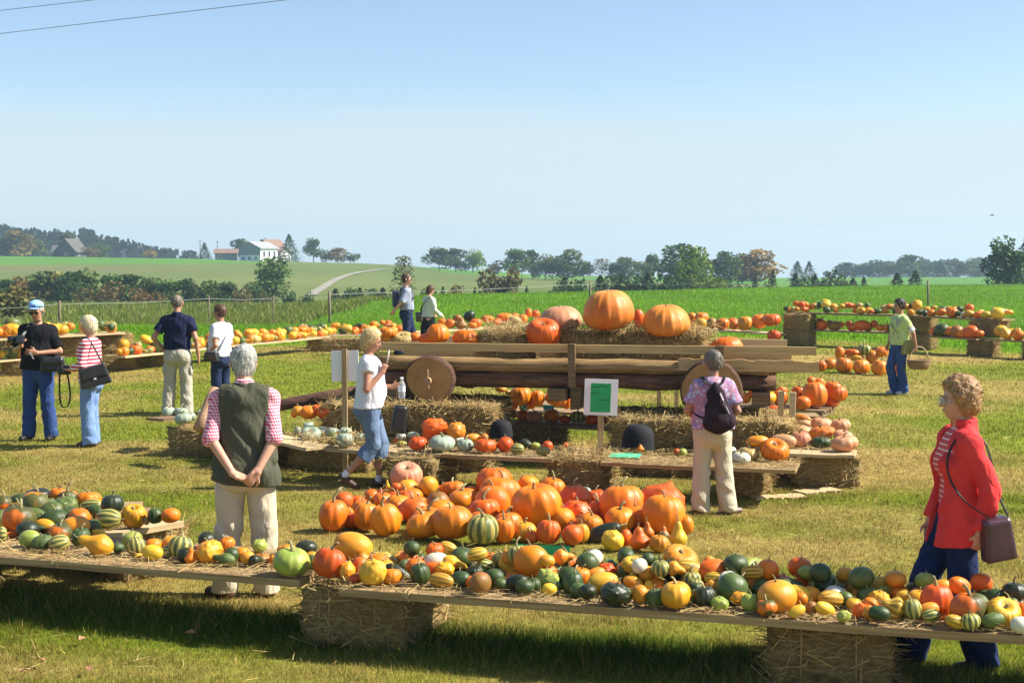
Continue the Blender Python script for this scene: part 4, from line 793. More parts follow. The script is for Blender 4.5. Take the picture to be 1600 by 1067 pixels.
# ================================================================== pumpkins, squashes and gourds
def gourd_mesh(shape, var, hi):
    nu, nv = (44, 22) if hi else (20, 11)
    if shape == 'W' and hi: nu, nv = 64, 36
    rs = np.random.default_rng(hash_(shape) + var * 17); ph = np.linspace(0, 2*np.pi, nu, endpoint=False); th = np.linspace(0, np.pi, nv + 1)
    TH, PH = np.meshgrid(th, ph, indexing='ij'); st, ct = np.sin(TH), np.cos(TH)
    nrib, dep, dip, pw = {'R': (9 + var, .085, .22, .86), 'S': (6, .012, .07, .95), 'O': (10, .018, .05, .92), 'P': (10, .03, .08, 1), 'Z': (9, .03, .03, .8), 'T': (10, .20, .2, .9), 'W': (7, .04, .12, .92), 'F': (12 + var, .15, .40, .72), 'G': (13 + var, .12, .14, .84)}[shape]
    rib = 1 - dep * (1 - np.abs(np.sin(nrib * PH / 2 + .35 * np.sin(PH * 2 + var))))**1.8
    r = np.sign(st) * np.abs(st)**pw; z = np.sign(ct) * np.abs(ct)**(.95 if shape in 'RFSG' else 1)
    if shape == 'P': k = .5 * (1 + ct); r = r * (1 - .60 * np.clip((k - .38) / .3, 0, 1)**1.0 * (1 - .25 * k)); z = z * 1.0
    if shape == 'Z': r = r * (1 - .16 * ct)
    if shape == 'G': r = r * (1 - .13 * ct); z = np.where(z < 0, z * .85, z)
    if shape == 'T': z = z * (1 - .3 * (r**2))
    wob = 1 + .035 * np.sin(PH * 2 + var * 2.1) * st + .03 * np.sin(PH + var) * ct
    x, y = r * rib * wob * np.cos(PH), r * rib * wob * np.sin(PH)
    zz = z - dip * np.exp(-(r / .34)**2) * np.sign(ct) * (1 if shape in 'RFTG' else .6)
    if shape in 'WT':
        n_ = 70 if shape == 'W' else 0; u = rs.normal(size=(n_, 3)); u /= np.linalg.norm(u, axis=1)[:, None] if n_ else 1
        b = 0
        for q in u: b = b + np.exp(-((x - q[0])**2 + (y - q[1])**2 + (zz - q[2])**2) / .022) * rs.uniform(.03, .10)
        if n_: x, y, zz = x * (1 + b), y * (1 + b), zz * (1 + b)
    V = np.stack([x, y, zz], -1).reshape(-1, 3); top = 1 - dip * (1 if shape in 'RFTG' else .6)
    uv = np.stack([PH / (2*np.pi), TH / np.pi], -1).reshape(-1, 2)
    i = (np.arange(nv)[:, None] * nu + np.arange(nu)[None]).ravel(); j = (np.arange(nv)[:, None] * nu + (np.arange(nu)[None] + 1) % nu).ravel()
    F = np.stack([i, i + nu, j + nu, j], 1)
    # stem
    mb = MB(); L = {'R': .62, 'S': .38, 'O': .22, 'P': .3, 'Z': .18, 'T': .25, 'W': .35, 'F': .3, 'G': .22}[shape] * (1 + .5 * (var == 1)); a = var * 2.2; w = {'R': .11, 'F': .12, 'S': .06, 'Z': .16}.get(shape, .07)
    P = [(0, 0, top - .06), (math.cos(a)*.02, math.sin(a)*.02, top + L*.35), (math.cos(a)*.12*L*2, math.sin(a)*.12*L*2, top + L*.75), (math.cos(a)*.3*L*2, math.sin(a)*.3*L*2, top + L)]
    mb.tube(P, [w * 1.7, w * .85, w * .7, w * .85], 6)
    SV = np.array(mb.v); lying = shape in 'OZ'
    if lying:
        for A in (V, SV): A[:] = A[:, (2, 1, 0)]
        F = F[:, ::-1]; mb.f = [f[::-1] for f in mb.f]
    me = npmesh('gourd', V, F, uv=uv); me.materials.append(STEMM)
    sm = bpy.data.meshes.new('stem'); sm.from_pydata([tuple(p) for p in SV], [], mb.f); sm.update(); sm.polygons.foreach_set('use_smooth', np.ones(len(sm.polygons), bool)); sm.materials.append(STEMM)
    return me, sm
def hash_(s): return sum(ord(c) * 31 for c in s)
STEMM = M('stem', [(.3, (.16, .14, .06)), (.6, (.30, .25, .12)), (.8, (.42, .36, .20))], 6, .8, val=.25)
def skin(name, A, B, mode='plain', rough=.38, hue=.012, val=.12):
    A, B = tuple(c * .86 for c in A), tuple(c * .86 for c in B)
    m, n, l, b = newmat(name); v = objvec(n, l); nz = noise(n, l, v, 1.1, 4, .55); fine = noise(n, l, v, 16, 5, .6)
    def mix(f, a_, b_):
        x = n.new('ShaderNodeMix'); x.data_type = 'RGBA'
        if isinstance(f, float): x.inputs[0].default_value = f
        else: l.new(f, x.inputs[0])
        for s_, i in ((a_, 6), (b_, 7)):
            if isinstance(s_, tuple): x.inputs[i].default_value = c4(s_)
            else: l.new(s_, x.inputs[i])
        return x.outputs[2]
    if mode == 'plain': col = mix(ramp(n, l, nz, [(.36, 0.0), (.66, 1.0)]), A, B)
    elif mode == 'blush': col = mix(ramp(n, l, noise(n, l, v, .75, 3, .4), [(.46, 0.0), (.54, 1.0)]), A, B)
    elif mode in ('stripe', 'fleck'):
        u = n.new('ShaderNodeUVMap'); sp = n.new('ShaderNodeSeparateXYZ'); l.new(u.outputs[0], sp.inputs[0])
        ad = n.new('ShaderNodeMath'); ad.operation = 'MULTIPLY_ADD'; l.new(nz, ad.inputs[0]); ad.inputs[1].default_value = .035; l.new(sp.outputs[0], ad.inputs[2])
        mu = n.new('ShaderNodeMath'); mu.operation = 'MULTIPLY'; l.new(ad.outputs[0], mu.inputs[0]); mu.inputs[1].default_value = 62.83
        si = n.new('ShaderNodeMath'); si.operation = 'SINE'; l.new(mu.outputs[0], si.inputs[0])
        ad2 = n.new('ShaderNodeMath'); ad2.operation = 'MULTIPLY_ADD'; l.new(fine, ad2.inputs[0]); ad2.inputs[1].default_value = 1.6 if mode == 'stripe' else 3; l.new(si.outputs[0], ad2.inputs[2])
        col = mix(ramp(n, l, ad2.outputs[0], [(.62, 0.0), (.92, 1.0)]), A, B)
    col = mix(ramp(n, l, fine, [(.45, 0.0), (.75, .28)]), col, tuple(min(1, c * 1.25 + .004) for c in A))
    spot = ramp(n, l, noise(n, l, v, 4.5, 6, .7), [(.66, 0.0), (.72, .55)]); col = mix(spot, col, tuple(c * .5 + .02 for c in A))
    l.new(ramp(n, l, noise(n, l, v, 3, 4, .6), [(.35, rough - .08), (.65, rough + .22)]), b.inputs['Roughness'])
    l.new(vary(n, l, col, hue, val), b.inputs['Base Color']); b.inputs['Roughness'].default_value = rough; b.inputs['Specular IOR Level'].default_value = .42
    bumpn(n, l, b, fine, .18, .02); return m
SK = {'o': skin('orange_skin', (.80, .20, .003), (.72, .14, .003)), 'O': skin('red_orange_skin', (.68, .085, .005), (.72, .12, .005), hue=.004), 'y': skin('yellow_skin', (.78, .50, .030), (.72, .40, .022)), 'Y': skin('golden_skin', (.76, .34, .018), (.70, .25, .012)),
      'g': skin('dark_green_skin', (.034, .062, .014), (.062, .098, .018)), 'G': skin('green_skin', (.115, .155, .032), (.065, .105, .024)), 'k': skin('black_green_skin', (.017, .024, .010), (.032, .040, .014), rough=.3), 'l': skin('lime_skin', (.42, .42, .07), (.22, .32, .05)),
      's': skin('striped_skin', (.50, .42, .10), (.075, .115, .03), 'stripe'), 't': skin('two_tone_skin', (.64, .17, .006), (.05, .08, .016), 'blush'), 'w': skin('white_skin', (.70, .68, .52), (.62, .60, .42)), 'c': skin('grey_green_skin', (.40, .46, .34), (.28, .36, .25), rough=.5),
      'p': skin('salmon_skin', (.68, .27, .12), (.62, .34, .17), rough=.5), 'b': skin('tan_skin', (.56, .36, .12), (.40, .27, .10)), 'd': skin('olive_orange_skin', (.26, .16, .03), (.42, .15, .02), 'plain'), 'q': skin('pale_orange_skin', (.74, .27, .035), (.70, .20, .018), rough=.45),
      'x': skin('giant_skin', (.72, .18, .008), (.72, .32, .06), rough=.45), 'v': skin('yellow_striped_skin', (.72, .44, .04), (.36, .20, .02), 'stripe')}
CW_ = {'o': 'orange', 'O': 'red-orange', 'y': 'bright yellow', 'Y': 'golden', 'g': 'dark green', 'G': 'mid green', 'k': 'blackish green', 'l': 'lime green', 's': 'green and cream striped', 't': 'half orange half green', 'w': 'creamy white', 'c': 'pale grey-green', 'p': 'salmon pink', 'b': 'tan', 'd': 'olive and orange', 'q': 'pale orange', 'x': 'blotchy orange', 'v': 'yellow-striped'}
SW_ = {'G': ('pumpkin', 'broad ribbed'), 'R': ('pumpkin', 'ribbed'), 'S': ('pumpkin', 'smooth round'), 'O': ('squash', 'oval'), 'P': ('gourd', 'pear-shaped'), 'Z': ('squash', 'long'), 'T': ('gourd', 'star-edged'), 'W': ('gourd', 'warty'), 'F': ('pumpkin', 'flat deeply ribbed')}
GM = {}
GROW = {}
ITEMS = []
def put(px, py, w, h, shape, colr, ang, grp, d=None, z0=None, dmin=0, dmax=1e9, big=False):
    if z0 is not None:
        s = (py + h * .47 - 400) / (CAM_H - z0); dd = FPX / s if s > 1 else dmax
        d = min(max(dd, dmin), dmax)
    C = D(px, py, d); s = FPX / d; rw, rh = w * GROW.get(grp, 1) / 2 / s, h * GROW.get(grp, 1) / 2 / s
    if z0 is not None and C.z - rh < z0: C.z = z0 + rh * .97
    small = max(w, h) < 17; hi = not small
    var = random.randrange(5); key = (shape, var, hi)
    if key not in GM: GM[key] = gourd_mesh(shape, var, hi)
    me, sm = GM[key]; nm = SW_[shape][0]
    if shape == 'S' and colr in 'gGkcwd': nm = 'squash'
    elif shape in 'SR' and max(rw, rh) < .092: nm = 'gourd'
    o = bpy.data.objects.new(nm, me); link(o); o.location = C
    if shape in 'OZ': o.scale = (rw, min(rw, rh), rh); o.rotation_euler = (random.uniform(-.2, .2), R(ang), random.uniform(-.35, .35))
    elif shape == 'P' and ang is not None: o.scale = (rh, rh, rw); o.rotation_euler = Euler((0, R(90 + ang), random.uniform(-.2, .2)))
    elif shape == 'F': o.scale = (rw, rw, rh); o.rotation_euler = Euler((R(random.uniform(22, 34)), R(random.uniform(-6, 14)), 0))
    elif shape == 'T': o.scale = (rw, rw, rh); o.rotation_euler = Euler((R(50), R(10), random.uniform(0, 6)))
    else: o.scale = (rw, rw, rh); o.rotation_euler = Euler((random.uniform(-.14, .2), random.uniform(-.16, .16), random.uniform(0, 6.28)), 'XYZ')
    if shape in 'RSWG': q_ = random.uniform(.92, 1.08); o.scale.x *= q_; o.scale.y /= q_
    o.material_slots[0].link = 'OBJECT'; o.material_slots[0].material = SK[colr]
    st = bpy.data.objects.new('stem', sm); link(st, o)
    if rw > .17: k_ = .55 if rw < .3 else .35; st.scale = (k_, k_, k_); st.location.z = (1 - k_) * .82
    o['category'] = nm
    ITEMS.append((o, px, py, max(w, h), rw, shape, colr, grp)); return o
def tile(x0, y0, k, rows, grp, **kw):
    for r in rows:
        zx, zy, w, h, sh, co = r[:6]; a = r[6] if len(r) > 6 else (None if sh == 'P' else 0)
        px = x0 + zx / k; args = dict(kw)
        for q in ('dmin', 'dmax', 'd'):
            if callable(args.get(q)): args[q] = args[q](px)
        put(px, y0 + zy / k, w / k, h / k, sh, co, a, grp, **args)
def edge_depth(px):
    return float(np.interp(px, [-300, 470, 500, 1750], [FA.y, FB.y, FC.y + .1, FD.y]))
GROW.update({'the near planks': 1.1, 'the left gourd heap': 1.1, 'the central heap on the grass': 1.15})
fd0 = lambda px: edge_depth(px) + .07
fd1 = lambda px: edge_depth(px) + (1.75 if px < 175 else (1.25 if px < 290 else .70))
FR = dict(z0=.42, dmin=fd0, dmax=fd1); NEAR = 'the near planks'; HEAP = 'the left gourd heap'
tile(0, 750, 7.115, [(30,310,200,210,'R','t'),(420,190,270,190,'R','k'),(390,320,290,290,'S','t'),(650,165,170,150,'R','o'),(760,230,220,220,'R','t'),(630,265,190,140,'S','o'),(575,400,260,230,'O','G',-20),(760,410,170,160,'O','G',20),(985,210,250,160,'R','o'),(1010,320,280,150,'O','s',-10),(1250,265,230,200,'R','k'),(215,465,330,270,'R','t'),(500,540,220,140,'O','Y',10),(30,545,170,110,'O','y',15),(25,640,100,170,'O','s'),
    (330,690,230,180,'O','l'),(470,730,200,160,'W','G'),(660,740,220,180,'O','s',-15),(780,550,150,140,'S','G'),(690,600,200,180,'S','g'),(590,640,130,110,'S','k'),(940,460,180,120,'S','Y'),(910,520,200,120,'O','k'),(1075,545,120,110,'S','y'),(1010,585,90,70,'T','O'),(1100,620,160,80,'O','y',10),(900,670,200,200,'R','g'),(1060,750,390,250,'P','Y',200),(1210,465,290,210,'O','s'),(1310,790,140,110,'S','g'),(860,400,100,80,'S','o'),(400,570,200,80,'O','g'),(1060,410,100,60,'S','s'),(150,630,200,60,'O','O')], HEAP, **FR)
tile(200, 770, 7.115, [(70,270,250,240,'F','Y'),(205,310,60,90,'S','b'),(300,255,150,170,'R','g'),(475,250,185,155,'S','o'),(50,560,200,180,'S','l'),(90,630,190,200,'R','s'),(190,620,80,70,'S','o'),(120,730,90,50,'O','y'),(275,700,220,155,'O','y',8),(340,600,170,110,'S','G'),(430,690,150,130,'O','s'),(590,640,250,230,'R','s'),(640,730,170,160,'S','k'),(700,740,140,190,'P','o'),(800,640,90,60,'S','O'),(905,700,270,240,'W','Y'),(1060,770,270,150,'P','G',190),(1150,730,160,160,'S','g'),(1280,720,160,150,'S','o'),(1330,760,150,140,'S','Y'),(1400,790,110,120,'S','k')], NEAR, **FR)
tile(400, 820, 7.115, [(60,420,190,120,'R','t'),(190,430,80,120,'S','o'),(395,460,390,290,'R','l'),(330,300,190,90,'S','Y'),(555,280,220,170,'S','k'),(620,390,130,110,'S','Y'),(620,470,120,180,'S','g'),(815,475,320,320,'R','O'),(1080,265,420,310,'O','Y',12),(1015,560,170,190,'W','Y'),(1105,640,130,110,'S','O'),(1160,500,170,190,'S','o'),(1300,580,260,270,'W','y'),(1380,340,120,80,'S','y'),(1300,430,130,70,'S','o')], NEAR, **FR)
tile(580, 830, 7.115, [(130,270,150,70,'S','y'),(300,300,130,100,'S','Y'),(280,390,330,90,'Z','s',35),(300,500,300,130,'Z','k',25),(360,420,110,140,'O','G',40),(410,350,90,180,'P','Y'),(530,290,130,90,'S','g'),(520,370,170,90,'O','O'),(620,300,60,50,'S','Y'),(690,360,200,130,'S','t'),(770,320,80,60,'S','Y'),(545,520,220,230,'R','g'),(720,460,240,140,'O','o',8),(780,590,270,150,'O','v',8),(930,400,280,160,'P','y',20),(1010,290,250,210,'S','g'),(1180,280,100,80,'S','o'),(1320,350,220,190,'R','o'),(1230,300,120,150,'S','g'),(1190,400,170,130,'S','w'),(1150,490,200,130,'W','k'),(1290,460,80,90,'S','Y'),(1000,580,210,170,'O','g'),(1215,625,230,230,'S','d'),(1370,570,200,200,'S','g')], NEAR, **FR)
tile(760, 830, 7.115, [(220,450,140,120,'S','w'),(310,540,190,110,'S','o'),(500,390,340,350,'S','o'),(340,620,250,180,'O','k',-10),(520,640,180,150,'R','g'),(660,540,180,150,'W','l'),(770,390,130,110,'W','k'),(910,360,220,210,'R','t'),(1180,290,240,150,'S','s'),(1120,430,240,270,'S','g'),(830,460,180,80,'O','k'),(830,560,150,140,'S','c'),(700,690,160,130,'O','y',10),(960,630,220,260,'R','g'),(1130,720,190,160,'S','k'),(1290,620,330,210,'O','y',-10),(1330,430,180,150,'W','O')], NEAR, **FR)
tile(940, 840, 7.115, [(350,300,240,150,'F','y'),(520,240,140,140,'O','g',30),(620,260,110,110,'W','l'),(180,330,90,90,'S','g'),(250,410,160,150,'O','G',30),(350,510,160,170,'P','y'),(510,410,210,210,'T','Y'),(150,690,300,220,'W','k'),(425,680,185,200,'S','Y'),(540,580,130,110,'P','y',30),(620,560,160,120,'S','o'),(595,720,180,200,'R','G'),(880,220,360,190,'F','Y'),(830,440,390,230,'O','k',30),(985,350,320,200,'O','v',20),(1230,370,330,260,'O','o',-5),(1040,600,130,110,'S','g'),(1130,570,110,80,'S','Y'),(1230,580,140,120,'W','Y'),(825,690,350,280,'R','Y'),(1150,710,240,220,'R','k'),(650,330,90,90,'S','O'),(1080,500,160,100,'S','o')], NEAR, **FR)
tile(1120, 850, 7.115, [(200,270,150,190,'R','k'),(170,560,330,340,'O','G',-50),(415,360,390,290,'F','l'),(450,550,130,100,'S','g'),(375,700,190,190,'R','l'),(640,350,90,60,'S','O'),(740,390,190,100,'R','O'),(1035,320,260,160,'R','l'),(640,460,130,60,'S','y'),(840,500,250,130,'O','G',20),(950,450,200,150,'O','o',20),(1130,500,220,210,'W','b'),(1255,400,170,150,'S','l'),(670,640,410,330,'S','Y'),(930,660,140,140,'S','o'),(1050,610,200,170,'S','Y'),(1330,550,190,150,'R','g'),(1270,660,290,180,'O','v',10),(1050,765,130,150,'S','d'),(1390,420,80,80,'S','b')], NEAR, **FR)
tile(1300, 870, 5.333, [(90,230,90,80,'S','b'),(205,215,120,90,'S','g'),(390,240,190,150,'W','y'),(240,290,120,80,'S','y'),(245,350,180,110,'O','Y',10),(450,315,190,110,'W','l'),(375,370,90,50,'Z','G',20),(520,260,90,60,'S','Y'),(600,310,200,90,'P','o',15),(185,430,130,90,'S','y'),(235,490,120,120,'W','o'),(315,450,140,150,'T','o'),(640,370,210,110,'P','y',10),(430,430,130,130,'S','y'),(500,460,190,190,'P','v',200),(670,480,150,170,'R','s'),(825,530,140,110,'O','s',-10),(870,420,250,280,'R','O'),(680,260,120,90,'R','t'),(750,290,120,80,'S','o'),(860,260,130,90,'S','k'),(740,340,70,60,'S','k'),(1055,340,130,90,'S','g'),(1135,490,290,270,'R','t'),(1210,330,120,80,'S','t'),(1365,340,170,150,'S','g'),(1420,520,280,220,'F','y'),(1495,430,120,110,'S','G'),(1520,290,190,150,'R','k'),(1560,400,100,80,'O','t'),(1590,510,90,150,'S','o'),(1280,290,100,40,'S','g'),(970,560,70,40,'S','o')], NEAR, **FR)
# ---- lower gourds half hidden between the others
def fill(px0, px1, N, grp, cols, z0, q0, q1, r0, r1, base=None):
    for i in range(N):
        px = px0 + (px1 - px0) * (i + random.random()) / N; Y = (base or edge_depth)(px) + random.uniform(q0, q1); r = random.uniform(r0, r1)
        p = D(px, 900, Y); _, py = pxy(p.x, Y, z0 + r); w = 2 * r * FPX / Y; sh, co = random.choice(cols)
        put(px, py, w * random.uniform(1, 1.3), w * (.75 if sh == 'O' else .95), sh, co, random.uniform(-25, 25) if sh in 'OP' else 0, grp, d=Y)
FC_ = [('S','Y'),('S','g'),('O','y'),('S','o'),('W','Y'),('O','Y'),('R','s'),('S','G'),('O','o'),('W','l'),('S','y'),('O','v'),('P','Y'),('S','w'),('R','o')]
FD_ = [('S','g'),('O','g'),('S','k'),('R','t'),('O','s'),('S','o'),('S','G'),('O','G'),('S','Y'),('W','G')]
fill(560, 1610, 60, NEAR, FC_ + FD_, .42, .4, .78, .036, .062); fill(600, 1600, 30, NEAR, FC_ + FD_, .42, .10, .34, .03, .05); fill(620, 1560, 26, NEAR, FC_, .50, .5, .74, .04, .06); fill(180, 470, 8, NEAR, FC_ + FD_, .42, .4, .75, .036, .055); fill(-20, 165, 22, HEAP, FD_, .42, .5, 1.7, .05, .08)
# ---- the big heap on the grass
PL = dict(z0=.01, dmin=11.2, dmax=13.5); HP = 'the central heap on the grass'
tile(490, 715, 7.115, [(225,690,300,320,'R','o'),(390,680,110,180,'R','o'),(500,520,150,130,'S','o'),(540,580,200,150,'R','o'),(645,440,150,130,'S','o'),(590,700,250,280,'R','o'),(800,740,295,330,'R','o'),(770,400,130,110,'S','O'),(760,500,170,160,'R','O'),(910,490,170,160,'R','O'),(860,370,110,90,'R','Y'),(820,300,50,110,'P','y'),(1030,200,320,250,'F','p'),(1045,350,210,200,'S','Y'),(920,320,100,80,'S','O'),(1110,620,270,240,'S','o'),(1170,500,150,90,'R','o'),(1110,440,200,140,'S','o'),(1250,400,110,80,'R','o'),(1280,310,185,190,'S','Y'),(940,620,130,200,'S','o'),(1240,790,180,190,'R','l')], HP, **PL)
tile(670, 715, 7.115, [(150,400,190,170,'S','o'),(265,340,260,150,'R','o'),(105,560,240,260,'S','d'),(385,490,310,200,'R','o'),(260,410,60,50,'S','c'),(260,770,420,340,'R','o'),(440,640,140,110,'S','o'),(600,840,310,300,'R','s'),(510,730,110,110,'S','o'),(730,260,370,290,'R','o'),(490,370,140,100,'S','o'),(800,430,420,320,'R','o'),(710,550,350,350,'S','o'),(830,850,220,260,'R','o'),(1110,290,220,170,'S','o'),(1200,580,470,420,'R','o'),(1370,400,260,260,'R','o'),(1060,860,250,200,'R','Y'),(1150,920,140,120,'R','o'),(1330,870,230,250,'R','O'),(900,700,130,120,'S','o')], HP, **PL)
tile(860, 735, 6.957, [(135,560,240,210,'S','o'),(240,740,210,200,'S','o'),(345,720,140,190,'R','Y'),(260,350,300,270,'W','O'),(280,500,290,240,'W','O'),(500,330,220,160,'W','O'),(500,480,180,210,'S','O'),(380,250,130,130,'R','c'),(785,440,440,420,'R','o'),(970,280,120,80,'S','o'),(1200,400,440,360,'W','O'),(1230,530,400,390,'R','o'),(580,720,360,170,'Z','k',-25),(680,800,220,190,'W','y'),(820,770,120,170,'S','o'),(965,780,220,230,'P','o'),(1060,690,120,180,'P','o'),(1180,840,200,170,'R','Y'),(1230,720,120,150,'P','t'),(1390,740,180,270,'P','y'),(1470,630,150,190,'S','o'),(1440,640,100,120,'S','c')], HP, **PL)
fill(530, 1050, 30, HP, [('S','o'),('R','o'),('R','o')], .01, .1, 1.7, .06, .105, base=lambda px: 11.65)
# ---- the ring round the wagon
ringd = lambda px: float(np.interp(px, [340, 507, 862, 1243], [G(340, 667, SH).y, sA.y, sC.y, sE.y]))
RG = dict(z0=SH, dmin=lambda p: ringd(p) + .06, dmax=lambda p: ringd(p) + .62); RN = 'the planks of the wagon ring'
tile(400, 620, 6.668, [(435,350,80,90,'S','c'),(570,400,230,140,'F','c'),(545,290,120,60,'R','c'),(690,370,120,120,'R','c'),(800,370,130,110,'R','c'),(790,440,130,140,'S','G'),(930,460,205,160,'R','c'),(930,355,130,80,'R','c'),(1085,450,130,130,'R','c')], RN, **RG)
tile(400, 620, 6.668, [(395,180,60,80,'S','o'),(440,145,130,110,'R','Y'),(545,160,190,140,'S','o'),(750,150,260,160,'S','O'),(1000,130,130,120,'R','O'),(650,125,140,100,'R','O')], 'the bale left of the wagon', z0=HB+.06, dmin=G(510, 737).y + .1, dmax=G(510, 737).y + .5)
tile(240, 500, 4.447, [(105,640,100,80,'R','c'),(190,640,110,70,'R','c'),(205,690,120,80,'R','c'),(260,675,70,60,'R','c'),(330,640,50,40,'S','w'),(380,630,60,50,'S','l'),(405,670,90,80,'S','d')], 'the left end of the wagon ring', z0=SH, dmin=G(296, 714).y + .1, dmax=G(296, 714).y + .75)
tile(600, 640, 5.714, [(150,240,90,80,'S','w'),(265,225,130,60,'O','c'),(130,270,90,50,'S','O'),(160,310,110,50,'S','s'),(305,310,180,130,'R','O'),(450,150,220,150,'W','O'),(415,220,150,90,'S','O'),(520,310,260,150,'R','c'),(635,260,150,70,'R','w'),(645,190,170,160,'W','Y'),(725,325,155,120,'R','c'),(790,255,140,90,'S','Y'),(895,245,80,70,'S','o'),(910,330,210,130,'R','O'),(1085,320,160,140,'S','O'),(1190,360,130,100,'O','s'),(1270,320,130,90,'Z','k',25),(1350,320,90,60,'S','l'),(1420,380,130,80,'O','s'),(1460,335,100,100,'S','O')], RN, **RG)
tile(760, 540, 4.447, [(550,690,40,40,'S','O'),(1325,745,50,50,'S','O'),(1365,750,60,60,'S','l'),(1070,710,60,50,'P','o')], RN, **RG)
BB = 'the bench below the wagon'
tile(760, 540, 4.447, [(240,345,160,140,'R','o'),(355,365,100,120,'R','o'),(490,365,160,110,'R','o'),(560,390,60,110,'S','o'),(310,410,70,60,'S','o'),(175,420,85,60,'S','o'),(265,430,80,50,'R','b'),(145,480,60,60,'S','o'),(190,480,60,60,'S','o'),(255,490,90,80,'S','o'),(335,500,110,80,'R','p'),(455,490,120,95,'S','o'),(545,515,80,60,'S','O'),(635,500,110,85,'R','s'),(735,520,100,80,'R','O'),(840,515,60,60,'S','O'),(880,500,80,50,'S','O'),(945,490,70,60,'S','O'),(915,515,50,40,'S','O'),(980,510,60,50,'S','O'),(1040,525,70,50,'S','O'),(1075,535,40,40,'S','O'),(45,260,50,40,'S','w'),(100,300,80,50,'S','Y'),(150,325,40,40,'S','b')], BB, z0=SH, dmin=lambda p: cA.y + (cB.y - cA.y) * (p - 792) / 238 + .08, dmax=18.2)
tile(1120, 570, 6.278, [(270,210,60,40,'S','O'),(390,230,180,100,'R','o'),(500,230,130,80,'R','o'),(640,250,110,80,'R','o'),(265,320,140,110,'R','o'),(345,290,100,70,'S','o'),(480,340,250,150,'R','Y'),(620,330,160,170,'R','o'),(800,280,150,160,'R','o'),(960,300,240,270,'R','o'),(840,380,160,140,'S','o'),(930,150,100,70,'R','o'),(1010,180,100,110,'R','o'),(1140,210,160,100,'R','o'),(1180,280,200,170,'R','o'),(1120,365,160,80,'W','O')], 'the pallet right of the wagon', z0=.14, dmin=18.6, dmax=21.0)
tile(1120, 570, 6.278, [(550,450,160,110,'S','O'),(625,540,200,150,'R','w'),(830,530,200,80,'O','o',10),(860,585,140,80,'S','p'),(680,640,120,70,'S','w'),(560,660,140,80,'S','w'),(1030,590,230,140,'R','p'),(1210,600,200,130,'R','p'),(1030,670,250,120,'R','q'),(830,640,180,80,'S','p'),(820,740,210,160,'R','p'),(650,760,270,150,'O','p'),(1240,700,200,100,'R','p'),(1255,780,260,160,'R','p'),(1020,770,200,120,'R','g')], 'the right corner of the wagon ring', z0=SH, dmin=14.1, dmax=17.4)
tile(1120, 570, 6.278, [(570,850,280,210,'F','o'),(400,750,210,120,'S','Y'),(400,800,100,80,'S','w'),(320,880,210,130,'R','b'),(240,925,190,120,'R','w'),(130,850,120,110,'R','w'),(105,910,60,90,'S','p')], RN, **RG)
# ---- on the wagon
WB = 'the wagon bed'
tile(580, 470, 5.333, [(140,265,150,95,'R','o'),(130,315,90,50,'S','Y'),(265,315,180,95,'F','b'),(370,300,100,80,'S','o'),(480,315,165,110,'S','o'),(555,275,200,180,'G','o'),(790,310,215,150,'G','o'),(60,320,80,70,'S','O')], WB, d=16.55)
put(580 + 1435/5.333, 470 + 268/5.333, 54, 44, 'F', 'O', 0, WB, d=16.28)
put(876, 499, 70, 44, 'G', 'p', 0, WB, d=16.75); put(857, 506, 40, 30, 'S', 'p', 0, WB, d=17.0)
put(951, 486, 82, 70, 'G', 'x', 0, WB, d=16.35); put(1041, 502, 76, 54, 'G', 'q', 0, WB, d=16.2); put(998, 498, 18, 30, 'S', 'O', 0, WB, d=16.9)
put(1135, 541, 50, 32, 'G', 'o', 0, WB, d=16.3)
# ---- the row on the rear bench behind the wagon
RW = 'the rear bench behind the wagon'; mrd = lambda px: float(np.interp(px, [520, 640, 880, 1060, 1225], [36.3, MR[0][0].y, MR[1][0].y, MR[2][0].y, MR[2][1].y]))
tile(580, 470, 5.333, [(95,180,50,40,'S','o'),(145,185,60,50,'S','o'),(130,205,60,34,'S','Y'),(60,205,40,40,'S','s'),(20,215,40,40,'S','g'),(585,170,70,50,'R','o'),(655,190,90,80,'R','o'),(720,145,80,60,'S','d'),(750,200,110,100,'P','d'),(820,130,90,100,'Z','k',60),(870,190,110,80,'R','o'),(845,235,80,50,'S','o'),(970,150,110,60,'R','o'),(1050,175,80,60,'S','O'),(1110,130,130,55,'R','o'),(1110,165,90,60,'R','o'),(1195,175,130,80,'O','b',20),(1200,130,70,60,'S','o'),(1265,150,80,80,'R','o'),(1310,100,60,80,'S','o'),(1370,110,80,70,'R','o')], RW, z0=.34, dmin=lambda p: mrd(p) + .1, dmax=lambda p: mrd(p) + .6)
tile(800, 330, 3.5575, [(1000,585,50,45,'S','o'),(1055,590,80,60,'R','o'),(1050,635,70,60,'S','Y'),(1110,630,60,65,'S','d'),(1170,635,80,68,'R','o'),(1228,612,60,40,'S','o'),(1235,640,60,60,'R','o'),(1295,625,85,85,'R','Y'),(1375,612,90,85,'R','o'),(1005,620,50,45,'S','Y'),(1420,600,60,60,'R','o')], RW, z0=.32, dmin=lambda p: mrd(p) + .1, dmax=lambda p: mrd(p) + .6)
tile(1200, 440, 4.0, [(25,240,110,80,'R','O'),(38,340,80,80,'R','O')], 'the ground left of the right rear stand', z0=0, dmin=35, dmax=37.4)
tile(1200, 440, 4.0, [(330,530,70,70,'R','o'),(390,515,80,70,'S','o'),(450,450,60,90,'S','o'),(475,525,110,105,'R','o'),(530,445,100,50,'R','o'),(545,470,110,50,'S','Y'),(600,425,90,70,'R','s'),(585,535,110,98,'R','o'),(650,470,80,90,'S','o'),(710,440,90,70,'R','o'),(695,540,100,105,'R','o'),(800,530,60,100,'S','o')], 'the small heap behind the basket carrier', z0=0, dmin=28, dmax=30.2)
